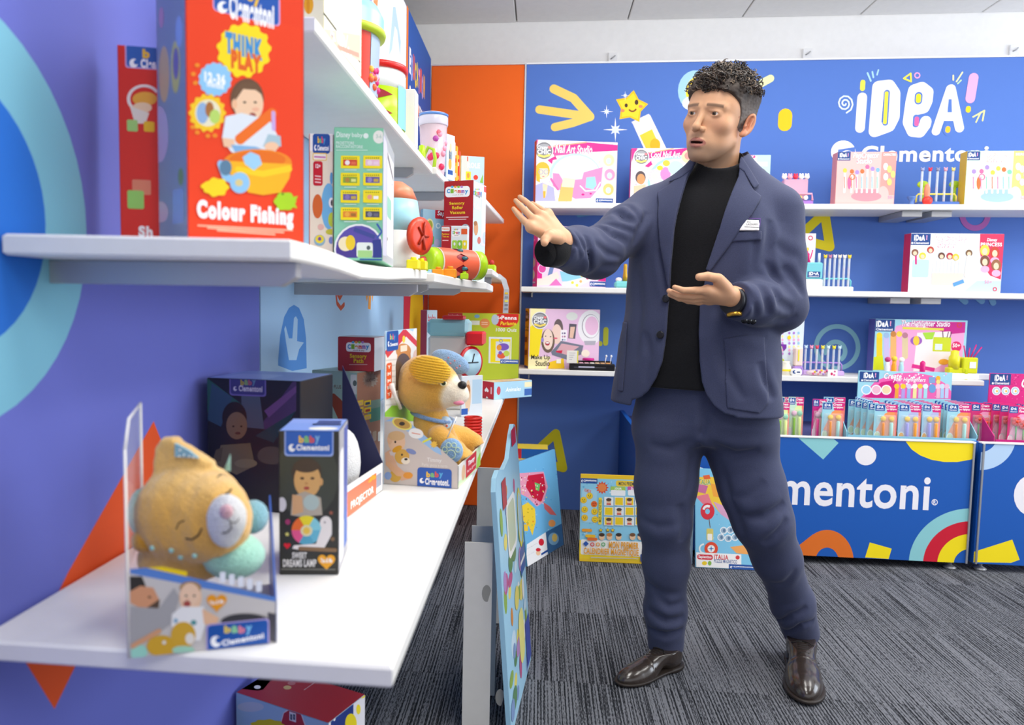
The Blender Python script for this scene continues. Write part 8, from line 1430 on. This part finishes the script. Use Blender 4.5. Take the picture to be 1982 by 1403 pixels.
def skin_col(P):
    q = hl_(_f(P)).astype(float); C = np.repeat(SKIN[None], len(P), 0); qa = q.copy(); qa[:, 0] = np.abs(q[:, 0])
    n = 0.5+0.5*np.tanh(wsk(_f(P))); C = mixc(C, 0.10*n, rgb('#c98b68'))
    st = sstep(-0.028, -0.062, q[:, 2])*sstep(-0.03, 0.0, q[:, 1])*sstep(-0.135, -0.115, q[:, 2]); st = st*(1-sstep(0.05, 0.02, np.abs(q[:, 2]+0.035)))
    mo = np.exp(-((qa[:, 0])/0.026)**2-((q[:, 2]+0.048)/0.009)**2)*(q[:, 1] > 0.07); C = mixc(C, np.clip(0.46*st+0.3*mo, 0, 0.55), rgb('#6b5c50'))
    lip = ((qa[:, 0] < 0.0255) & (q[:, 1] > 0.076) & (np.abs(q[:, 2]+0.0655) < 0.0135*(1-(qa[:, 0]/0.028)**2))).astype(float); C = mixc(C, lip*0.8, rgb('#a9675e'))
    mouth = ((qa[:, 0] < 0.018) & (np.abs(q[:, 2]+0.0652) < 0.0030) & (q[:, 1] > 0.06) & (q[:, 1] < 0.1005)).astype(float); C = mixc(C, mouth, rgb('#4a2220'))
    C = mixc(C, 0.5*((qa[:, 0] > 0.073) & (q[:, 2] > -0.04)).astype(float), rgb('#d88a6a'))
    C = mixc(C, 0.35*np.exp(-((qa[:, 0]-0.0325)/0.022)**2-((q[:, 2]-0.006)/0.016)**2)*(q[:, 1] > 0.06), rgb('#b58466'))
    C = mixc(C, 0.25*np.exp(-((qa[:, 0]-0.045)/0.02)**2-((q[:, 2]+0.02)/0.02)**2), rgb('#d98f70'))
    brow = np.exp(-((q[:, 2]-0.0315+0.10*(qa[:, 0]-0.030)*(qa[:, 0] > 0.030))/0.0042)**4)*((qa[:, 0] > 0.012) & (qa[:, 0] < 0.052)); C = mixc(C, 0.62*brow*(q[:, 1] > 0.05), rgb('#4a382c'))
    ex = (qa[:, 0]-0.077)*0.949+(q[:, 1]+0.016)*0.315; C = mixc(C, 0.45*((ex > -0.004) & (ex < 0.0075) & (qa[:, 0] > 0.070) & (np.abs(q[:, 2]-0.001) < 0.020)), rgb('#b0664a')); return C  # ear hollow: redder skin, with the shade of the recess put into the colour
# ---------------- hands
def hand(p, W, palm, fingers, thumb):
    d = None
    for (a, ra, b, rb) in palm:
        c = cone(p, a, b, ra, rb); d = c if d is None else smin(d, c, 0.010)
    fg = None
    for pts, rs in fingers:
        c = chain(p, pts, rs, 0.002); fg = c if fg is None else smin(fg, c, 0.0012)
    d = smin(d, fg, 0.006); return smin(d, chain(p, thumb[0], thumb[1], 0.003), 0.007)
rF = [0.0098, 0.0088, 0.0080, 0.0064]
def jt(*a): return [o3(*q) for q in a]
Rw = o3(1088, 466, 1.955)
R_F = [jt((1028, 440, 1.90), (1012, 425, 1.925), (1002, 414, 1.945), (994, 404, 1.96)), jt((1035, 427, 1.915), (1017, 408, 1.94), (1006, 397, 1.965), (998, 388, 1.98)),
       jt((1046, 416, 1.935), (1027, 398, 1.96), (1015, 388, 1.98), (1006, 381, 1.995)), jt((1060, 414, 1.960), (1046, 404, 1.985), (1037, 398, 2.0), (1030, 393, 2.01))]
R_T = (jt((1078, 460, 1.90), (1062, 456, 1.875), (1055, 464, 1.862), (1054, 470, 1.852)), [0.014, 0.0125, 0.011, 0.009])
def hand_R(p):
    pm = [(Rw, 0.024, f[0], 0.0125) for f in R_F]+[(R_F[0][0], 0.0125, R_F[3][0], 0.012), (o3(1080, 462, 1.92), 0.018, o3(1066, 455, 1.895), 0.015), (Rw, 0.025, Rw+(WR-ER)/np.linalg.norm(WR-ER)*-0.09, 0.028)]
    return hand(p, Rw, pm, [(f, [0.0100, 0.0084, 0.0075, 0.0060] if k != 3 else [0.0086, 0.0073, 0.0065, 0.0052]) for k, f in enumerate(R_F)], R_T)
Lw = o3(1419, 574, 2.02)
L_F = [jt((1369, 562, 1.980), (1345, 562, 1.972), (1322, 562, 1.972), (1306, 556, 1.975)), jt((1367, 570, 1.995), (1340, 573, 1.99), (1312, 571, 1.988), (1295, 563, 1.99)),
       jt((1368, 576, 2.012), (1343, 580, 2.008), (1315, 577, 2.005), (1297, 570, 2.006)), jt((1373, 580, 2.028), (1353, 585, 2.026), (1332, 583, 2.022), (1314, 577, 2.02))]
L_T = (jt((1404, 556, 1.995), (1390, 539, 1.975), (1370, 535, 1.965), (1353, 536, 1.960)), [0.016, 0.0125, 0.0115, 0.0095])
def hand_L(p):
    pm = [(Lw, 0.022, f[0], 0.0125) for f in L_F]+[(L_F[0][0], 0.0125, L_F[3][0], 0.0125), (o3(1410, 566, 2.0), 0.018, o3(1393, 545, 1.98), 0.015), (Lw, 0.024, Lw+(EL-WL)/np.linalg.norm(EL-WL)*0.09, 0.028)]
    return hand(p, Lw, pm, [(f, [0.0105, 0.0094, 0.0084, 0.0068] if k != 3 else [0.0094, 0.0082, 0.0074, 0.006]) for k, f in enumerate(L_F)], L_T)
# ---------------- legs
hipR = [o3(1296, 840, 2.27), o3(1289, 940, 2.25), o3(1289, 1010, 2.235), o3(1290, 1090, 2.25), o3(1289, 1180, 2.275), o3(1289, 1252, 2.285)]; rR = [0.100, 0.084, 0.072, 0.065, 0.061, 0.054]
hipL = [o3(1430, 850, 2.25), o3(1455, 945, 2.23), o3(1476, 1005, 2.225), o3(1503, 1080, 2.27), o3(1533, 1165, 2.34), o3(1553, 1226, 2.385)]; rL = [0.104, 0.088, 0.079, 0.067, 0.060, 0.052]
wt1, wt2 = Waves(41, 14), Waves(42, 34)
def pelvis(p, g=0.0):
    z = p[:, 2]; c = _f(o3(1361, 800, 2.26)); a = np.interp(z, [0.66, 0.76, 0.86, 0.95], [0.19, 0.205, 0.19, 0.175])+g; b = np.interp(z, [0.66, 0.76, 0.86, 0.95], [0.115, 0.128, 0.122, 0.115])+g
    dx, dy = p[:, 0]-c[0], p[:, 1]-c[1]; u = np.abs(dx*TL[0]+dy*TL[1])/a; v = np.abs(dx*TF[0]+dy*TF[1])/b; d = ((u**2.3+v**2.3)**(1/2.3)-1)*np.minimum(a, b)*0.9
    return smax(smax(d, 0.70-z, 0.03), z-0.93, 0.01)
def trousers0(p):
    dr = chain(p, hipR, rR, 0.03); dl = chain(p, hipL, rL, 0.03)
    z = p[:, 2]
    tr = _f(hipR[5]-hipR[4]); tr = tr/np.linalg.norm(tr); tl = _f(hipL[5]-hipL[4]); tl = tl/np.linalg.norm(tl)
    dr = smax(dr, (p-_f(hipR[5])) @ tr-0.004, 0.004); dl = smax(dl, (p-_f(hipL[5])) @ tl-0.004, 0.004)
    d = smin(dr, dl, 0.025); d = smin(d, pelvis(p), 0.04); return d
TCR = []
def trousers(p): return trousers0(p)+0.0024*wt1(p)+0.0012*wt2(p)+creases(p, TCR)
add_creases(trousers0, [([(1252, 1178), (1290, 1202), (1326, 1194)], 0.011, 0.012), ([(1254, 1214), (1290, 1228), (1322, 1216)], 0.010, 0.012), ([(1316, 975), (1326, 1018), (1318, 1050)], 0.012, 0.010), ([(1248, 1120), (1280, 1150), (1320, 1150)], 0.014, 0.007), ([(1240, 1000), (1275, 1020), (1320, 1012)], 0.014, 0.006), ([(1325, 1165), (1295, 1175), (1268, 1150)], 0.010, 0.007),
    ([(1518, 972), (1480, 1000), (1438, 1000)], 0.013, 0.012), ([(1522, 1002), (1496, 1038), (1476, 1052)], 0.012, 0.010), ([(1562, 1174), (1532, 1192), (1504, 1200)], 0.010, 0.012), ([(1576, 1198), (1550, 1208), (1520, 1222)], 0.009, 0.010), ([(1480, 930), (1450, 960), (1420, 965)], 0.014, 0.007), ([(1540, 1100), (1520, 1130), (1490, 1130)], 0.012, 0.006), ([(1362, 780), (1363, 820), (1352, 865)], 0.010, 0.007), ([(1345, 850), (1300, 870), (1255, 860)], 0.014, 0.006), ([(1370, 850), (1420, 880), (1470, 870)], 0.014, 0.006), ([(1340, 880), (1335, 930), (1325, 965)], 0.012, 0.006), ([(1395, 900), (1430, 1000), (1455, 1060)], 0.014, 0.006)], TCR)
def inner_body(p):
    d = smin(torso(p, -0.075, -0.05), cone(p, o3(1390, 350, 2.24), o3(1394, 315, 2.22), 0.05, 0.05), 0.02); d = smax(d, 0.93-p[:, 2], 0.01)
    d = smin(d, chain(p, [SR, ER, WR*0.85+ER*0.15], [0.045, 0.038, 0.028]), 0.02); d = smin(d, chain(p, [SL, EL, WL*0.85+EL*0.15], [0.045, 0.038, 0.028]), 0.02)
    d = smin(d, cone(p, o3(1358, 700, 2.26), o3(1360, 800, 2.26), 0.05, 0.06), 0.02); d = smin(d, pelvis(p, -0.06), 0.02); d = smin(d, chain(p, hipR, [r*0.6 for r in rR], 0.02), 0.02); return smin(d, chain(p, hipL, [r*0.6 for r in rL], 0.02), 0.02)
parts = []
P, Q = surface(head_fn, *bbox([hw((-0.1, -0.13, -0.19)), hw((0.1, 0.13, 0.14)), hw((0.1, -0.13, 0.1)), hw((-0.1, 0.13, -0.15))], 0.01), 0.0021); parts.append((P, Q))
P, Q = surface(hand_R, *bbox([q for f in R_F for q in f]+R_T[0]+[Rw, Rw-(WR-ER)*0.3], 0.03), 0.0022); parts.append((P, Q))
P, Q = surface(hand_L, *bbox([q for f in L_F for q in f]+L_T[0]+[Lw, Lw+(EL-WL)*0.3], 0.03), 0.0022); parts.append((P, Q))
P, Q = surface(inner_body, (0.0, 1.80, 0.05), (1.0, 2.62, 1.52), 0.012); parts.append((P, Q))
skm = mat('#dcab86', 0.52, kind='attr', scale=700, amt=0.12, bump=0.12, dist=0.0006, spec=0.35, sss=0.08)
person = skin('person', parts, [skm], None, skin_col)
tag(person, 'man in a navy suit and black roll neck gesturing with both hands beside the shelves', 'person')
# eyes
for e_ in EYE:
    c = hw(e_); g = HM @ np.array([-0.10, 1.0, -0.04]); g /= np.linalg.norm(g)
    eb = MB().ball(c, 0.0124*HS, mat('#e9e3dc', 0.2), 20).build('eye', person)
    MB().lathe([(0, 0.0131), (0.0058, 0.0119), (0.0062, 0.0108)], mat('#5f5040', 0.15), 18, axis=g, org=c).lathe([(0, 0.0136), (0.0028, 0.0132), (0.003, 0.0125)], mat('#0c0a09', 0.1), 14, axis=g, org=c).build('iris', eb)
# hair: cropped cap plus loose curls on top
def hairline(z): return np.interp(z, [-0.10, -0.078, -0.05, -0.028, -0.024, 0.0, 0.02, 0.045, 0.066, 0.078, 0.095, 0.12], [-0.20, -0.062, -0.045, -0.035, 0.010, 0.016, 0.024, 0.040, 0.066, 0.10, 0.2, 0.3])
wh1, wh2 = Waves(51, 320), Waves(52, 700)
def cap_fn(p):
    q = hl_(p); top_ = sstep(0.03, 0.10, q[:, 2]); d = cran(q)-(0.0030+0.013*top_)
    d = d-(0.0006+0.0016*top_)*wh1(p)-0.0005*wh2(p); return smax(d, q[:, 1]-hairline(q[:, 2]).astype(np.float32), 0.003)*HS
P, Q = surface(cap_fn, *bbox([hw((-0.1, -0.13, -0.1)), hw((0.1, 0.12, 0.15)), hw((0.1, -0.13, 0.15)), hw((-0.1, 0.13, 0.0))], 0.01), 0.0024)
def hair_col(P):
    q = hl_(_f(P)).astype(float); C = np.repeat(rgb('#3a302a')[None], len(P), 0); s_ = sstep(0.075, 0.02, q[:, 2]); C = mixc(C, s_*0.75, rgb('#8f8882')); n = 0.5+0.5*np.tanh(1.5*wh1(_f(P))); C = mixc(C, 0.6*sstep(0.03, -0.02, q[:, 2])*(q[:, 1] > -0.03), rgb('#a8917e')); return mixc(C, 0.35*n, rgb('#5e5148'))
hair = skin('hair', [(P, Q)], [mat('#3a302a', 0.6, kind='attr', scale=900, amt=0.5, bump=0.5, dist=0.002)], person, hair_col)
hr = random.Random(5); cm = [mat(c, 0.42, kind='board') for c in ('#2a221d', '#3a2e26', '#5a4a3c', '#1f1a17')]; hm = MB(); light_m = mat('#8d7a66', 0.4)
nc = 0
while nc < 820:
    th = hr.uniform(0, 2*math.pi); ph = math.acos(hr.uniform(0.0, 1)); n_ = np.array([math.sin(ph)*math.cos(th), math.sin(ph)*math.sin(th), math.cos(ph)]); q = np.array([0.077, 0.101, 0.087])*n_+np.array([0, -0.016, 0.046])
    if q[2] < 0.070+0.0*q[1] or (q[1] < -0.06 and q[2] < 0.100): continue
    lift = 0.006+hr.uniform(0, 0.021)*(1 if q[1] > -0.05 else 0.5); c0 = q+n_*lift
    if q[1] > 0.055: c0 = c0+np.array([0, -0.004, -0.002])
    r0 = hr.uniform(0.0035, 0.0085); ax = np.array([hr.gauss(0, 1), hr.gauss(0, 1), hr.gauss(0, 1)]); ax /= np.linalg.norm(ax); u_ = np.cross(ax, [0.3, 0.5, 0.8]); u_ /= np.linalg.norm(u_); v_ = np.cross(ax, u_); turns = hr.uniform(0.7, 1.3); pts = []
    for k in range(9): t = turns*2*math.pi*k/8; pts.append(hw(c0+(u_*math.cos(t)+v_*math.sin(t))*r0+ax*r0*(k/8-0.5)*1.2))
    hm.tube(pts, [0.0006, 0.0012, 0.0014, 0.0014, 0.0014, 0.0013, 0.0012, 0.001, 0.0005], light_m if hr.random() < 0.10 else hr.choice(cm), 5); nc += 1
# the forelock that falls on the forehead
for k in range(150):
    x = hr.uniform(-0.036, 0.040); c0 = np.array([x, 0.094-abs(x)*0.42+hr.uniform(-0.004, 0.007), 0.086-0.020*math.exp(-((x-0.004)/0.020)**2)*hr.random()+hr.uniform(-0.004, 0.026)]); r0 = hr.uniform(0.004, 0.0075); u_ = np.array([1, 0.1*hr.gauss(0, 1), 0.2*hr.gauss(0, 1)]); v_ = np.array([0.2*hr.gauss(0, 1), 0.5, 0.9]); pts = []
    for j in range(9): t = hr.uniform(0.95, 1.05)*2*math.pi*j/8+k; pts.append(hw(c0+(u_*math.cos(t)+v_*math.sin(t))*r0+np.array([0, 0.0006, 0])*j))
    hm.tube(pts, [0.0007, 0.0014, 0.0015, 0.0015, 0.0015, 0.0014, 0.0012, 0.001, 0.0005], hr.choice(cm), 5)
cu = hm.build('curls', hair); cu['kind'] = 'stuff'
for s in (-1, 1):
    m = MB()
    for k in range(34):
        t = k/33; x = s*(0.013+0.040*t); z = 0.0278+0.0085*math.sin(t*1.9)-0.002*t*t; q = np.array([x, 0.093-0.022*t*t-0.006*t, z+hr.uniform(-0.0022, 0.0022)])
        P0 = hit(head_fn, *pj([hw(q)])[0], t0=1.5) if False else hw(q); m.tube([hw(q), hw(q+np.array([s*0.005, 0.0006, 0.002])), hw(q+np.array([s*0.009, -0.0016, 0.0012]))], [0.0006, 0.0007, 0.0002], cm[1], 4)
    e_ = m.build('eyebrow', person); e_['kind'] = 'stuff'
# ---------------- clothes
lo, hi = bbox([ER, WR, SR, EL, SL, WL, o3(1343, 812, 2.25)-TL*0.26, o3(1343, 812, 2.25)+TL*0.26, o3(1390, 300, 2.3), o3(1343, 700, 2.42), o3(1343, 700, 2.08)], 0.085)
jacket = garment('jacket', jacket_fn, lo, [hi[0], hi[1], 1.53], 0.0036, navy, person)
blackw = mat('#17171a', 0.9, kind='wool', spec=0.2)
def sweater_fn(p):
    d = smin(torso(p, -0.030, -0.020), smin(cone(p, o3(1350, 362, 2.26), o3(1290, 400, 2.29), 0.042, 0.04), cone(p, o3(1424, 352, 2.22), o3(1480, 395, 2.21), 0.042, 0.04), 0.02), 0.04)
    d = smin(d, cone(p, o3(1392, 372, 2.235), o3(1395, 305, 2.215), 0.073, 0.0655), 0.02); d = d+0.0016*wj1(p)+0.0010*wj2(p)+0.0022*sstep(1.2, 1.4, p[:, 2])*np.sin((p @ _f(TL))*70+1.5*wj1(p))
    d = smax(d, -cone(p, o3(1394, 340, 2.225), o3(1396, 270, 2.21), 0.058, 0.058), 0.004); d = smax(d, (p-_f(NP)) @ _f(NN), 0.004); return smax(d, 0.862-p[:, 2], 0.004)
a, b, c = o3(1343, 315, 2.21), o3(1383, 333, 2.145), o3(1432, 306, 2.20); NP = b; NN = np.cross(c-a, b-a); NN /= np.linalg.norm(NN); NN = NN if NN[2] > 0 else -NN
garment('sweater', sweater_fn, (TC[5][0]-0.25, TC[5][1]-0.22, 0.84), (TC[5][0]+0.27, TC[5][1]+0.2, 1.56), 0.004, blackw, person)
lo, hi = bbox(hipR+hipL+[o3(1361, 740, 2.26)], 0.12); lo[2] = 0.03
garment('trousers', trousers, [lo[0]-0.06, lo[1]-0.03, 0.03], [hi[0]+0.03, hi[1]+0.03, 0.95], 0.0042, navy, person)
# cuffs of the sweater
ca, cb = WR+(ER-WR)*0.15, o3(1056, 489, 1.925); MB().lathe([(0.046, 0.0), (0.044, 0.6*np.linalg.norm(cb-ca)), (0.037, 0.97*np.linalg.norm(cb-ca)), (0.034, np.linalg.norm(cb-ca)), (0.029, 0.96*np.linalg.norm(cb-ca)), (0.0, 0.8*np.linalg.norm(cb-ca))], blackw, 28, axis=cb-ca, org=ca).build('sweater_cuff', person)
t = (WL-EL)/np.linalg.norm(WL-EL); MB().lathe([(0.044, -0.05), (0.044, -0.004), (0.039, -0.003), (0.038, -0.04)], blackw, 28, axis=t, org=WL).build('sweater_cuff', person)
# lapels, collar, pockets lie on the cloth
def panel(name, pts, off, th, h=0.0028, parent=None, m=navy, fn=coat_f, it=1):
    V = on_coat(pts, fn); P3 = np.array([hit(fn, *q, t0=1.2) for q in pts]); lo, hi = bbox(P3, 0.03)
    g = lambda p: smax(smax(np.abs(fn(p)-off)-th, poly2(loc(p).astype(np.float32), V), 0.002), -front(p), 0.002)
    return garment(name, g, lo, hi, h, m, parent or jacket, it)
lapR = [(1434, 314), (1430, 342), (1414, 381), (1395, 438), (1380, 483), (1367, 522), (1375, 526), (1408, 482), (1430, 451), (1456, 415), (1472, 390), (1475, 380), (1460, 368), (1450, 350), (1442, 330)]
lapL = [(1344, 322), (1331, 343), (1319, 383), (1310, 418), (1305, 449), (1299, 511), (1295, 562), (1291, 540), (1283, 496), (1278, 471), (1275, 427), (1276, 396), (1274, 372), (1296, 358), (1322, 336)]
panel('lapel', lapR, 0.005, 0.0032); panel('lapel', lapL, 0.005, 0.0032)
panel('collar', [(1434, 308), (1431, 326), (1442, 334), (1452, 352), (1461, 366), (1472, 359), (1462, 342), (1452, 326), (1444, 314), (1438, 304)], 0.0075, 0.0030); panel('collar', [(1349, 312), (1340, 330), (1318, 346), (1296, 354), (1300, 344), (1322, 326), (1338, 312)], 0.0075, 0.0030)
panel('breast_pocket', [(1418, 449), (1475, 447), (1474, 465), (1414, 469)], 0.002, 0.0022)
panel('pocket', [(1400, 655), (1407, 790), (1470, 800), (1488, 780), (1480, 650), (1440, 648)], 0.001, 0.0022); panel('pocket', [(1207, 622), (1215, 624), (1206, 758), (1196, 756)], 0.001, 0.0022)
nb_ = panel('name_badge', [(1433, 428), (1438, 425), (1470, 427), (1472, 434), (1471, 442), (1471, 447), (1428, 447)], 0.0062, 0.0012, 0.0018, person, mat('#f3f0ee', 0.4, kind='board'))
P3 = [hit(coat_f, x, y, t0=1.2) for x, y in ((1432, 446), (1470, 446), (1432, 428))]; U_ = P3[1]-P3[0]; W_ = np.linalg.norm(U_); U_ /= W_; V_ = np.array([0, 0, 1.0]); V_ -= U_*(V_ @ U_); V_ /= np.linalg.norm(V_); nn_ = np.cross(U_, V_)
g = Face(nb_, P3[0]+nn_*0.0095, U_, V_, W_, 0.032, 0.4).uv(); g.txt('EG', 0.32, 0.62, 0.48, 0.78, '#2a2a30', 0.0); g.txt('LAGNARI', 0.28, 0.40, 0.84, 0.55, '#2a2a30', 0.0); g.line([(0.2, 0.28), (0.92, 0.2)], 0.02, '#2a2a30'); g.line([(0.96, 0.3), (0.985, 0.95), (0.4, 0.98)], 0.03, '#7a4aa8'); g.done('handwriting')
for (x, y) in ((1290, 578), (1279, 648)):
    q = hit(coat_f, x, y, t0=1.2); MB().lathe([(0, 0), (0.0105, 0), (0.011, 0.0025), (0.008, 0.0035), (0.0, 0.003)], mat('#14141a', 0.3), 18, axis=TF, org=q+TF*0.004).build('button', jacket)
for k, (x, y) in enumerate(((1440, 620), (1449, 621), (1457, 622))):
    q = hit(coat_f, x, y, t0=1.2); MB().lathe([(0, 0), (0.0075, 0), (0.008, 0.002), (0, 0.003)], mat('#14141a', 0.25), 14, axis=(-0.1, -0.95, -0.25), org=q+np.array([0, -0.003, 0])).build('button', jacket)
# wrist watch
t = (WL-EL)/np.linalg.norm(WL-EL); wc = WL+t*0.013; fn_ = np.array([-0.25, -0.45, -0.8]); fn_ -= t*(fn_ @ t); fn_ /= np.linalg.norm(fn_)
wt = MB(); wt.lathe([(0.0345, -0.008), (0.0365, -0.008), (0.0365, 0.008), (0.0345, 0.008)], mat('#1c1d24', 0.35), 28, axis=t, org=wc); watch = wt.build('watch', person); MB().lathe([(0, 0.033), (0.018, 0.033), (0.020, 0.036), (0.019, 0.042), (0.016, 0.043)], mat('#c99a3a', 0.25, 0.8), 24, axis=fn_, org=wc).build('watch_case', watch); MB().lathe([(0, 0.0432), (0.016, 0.0432), (0.015, 0.0438), (0, 0.0438)], mat('#16161c', 0.1), 24, axis=fn_, org=wc).build('watch_dial', watch)
# ---------------- shoes
lea = mat('#332a25', 0.22, kind='leather', spec=0.6); solem = mat('#2a221d', 0.5); lacem = mat('#17120f', 0.6)
def shoe(toe, heel, name):
    T = np.array([*toe, 0.0]); H = np.array([*heel, 0.0]); X = T-H; L = np.linalg.norm(X); X /= L; Yv = np.array([-X[1], X[0], 0]); S = L/0.29; M = np.stack([X, Yv, [0, 0, 1.0]], 1)
    def lq(p): return ((p-_f(H)) @ _f(M))/S
    def foot2(q, g):   # outline of the sole
        x, y = q[:, 0], q[:, 1]; a = np.sqrt(((x-0.21)/(0.082+g))**2+(y/(0.045+g))**2); b = np.sqrt(((x-0.045)/(0.047+g))**2+(y/(0.034+g))**2); c = np.sqrt(((x-0.12)/(0.09+g))**2+(y/(0.0345+g))**2)
        return smin(smin((a-1)*0.04, (b-1)*0.033, 0.01), (c-1)*0.034, 0.02)
    def up_(p):
        q = lq(p); d = ellip(q, (0.205, 0, 0.016), (0.083, 0.043, 0.040)); d = smin(d, cone(q, (0.17, 0, 0.030), (0.085, 0, 0.062), 0.030, 0.034), 0.03); d = smin(d, ellip(q, (0.052, 0, 0.042), (0.050, 0.034, 0.052)), 0.02); d = smin(d, cone(q, (0.068, 0, 0.05), (0.072, 0, 0.08), 0.034, 0.032), 0.015)
        ct = np.abs(q[:, 0]-0.165); d = d-0.0012*np.exp(-(ct/0.003)**2); d = smax(d, 0.010-q[:, 2], 0.002); return smax(d, q[:, 2]-0.074, 0.003)*S
    def so_(p): q = lq(p); return smin(smax(foot2(q, 0.004), np.abs(q[:, 2]-0.0095)-0.0045, 0.002), smax(smax(foot2(q, 0.002), np.abs(q[:, 2]-0.008)-0.008, 0.002), q[:, 0]-0.075, 0.002), 0.001)*S
    lo, hi = bbox([T, H, T+[0, 0, 0.12], H+[0, 0, 0.12]], 0.06); lo[2] = -0.004
    P, Q = surface(up_, lo, hi, 0.0028); sh_ = skin('shoe', [(P, Q)], [lea], person); P, Q = surface(so_, lo, hi, 0.003); skin('sole', [(P, Q)], [solem], sh_)
    W3 = lambda a, b, c: H+M @ (np.array([a, b, c])*S)
    def surf(a, b):   # height of the upper at (a,b)
        for z in np.linspace(0.13, 0.0, 90):
            if up_(_f(W3(a, b, z)[None]))[0] < 0: return W3(a, b, z+0.001)
        return W3(a, b, 0.05)
    for k in range(5):
        x = 0.150-0.014*k; MB().tube([surf(x+0.003, -0.013), surf(x, 0.0), surf(x-0.003, 0.013)], 0.0017, lacem, 6).build('lace', sh_)
    x = 0.088
    for s in (-1, 1): MB().tube([surf(x, 0.0), surf(x+0.012, s*0.014)+[0, 0, 0.004], surf(x+0.022, s*0.024)+[0, 0, 0.003], surf(x+0.014, s*0.028)], 0.0014, lacem, 6).build('lace', sh_)
shoe(onZ(1197, 1328, 0)[:2], onZ(1316, 1286, 0)[:2], 'shoe'); shoe(onZ(1560, 1366, 0)[:2], (0.842, 2.405), 'shoe')
print('person', round(_t.time()-_T0, 1))
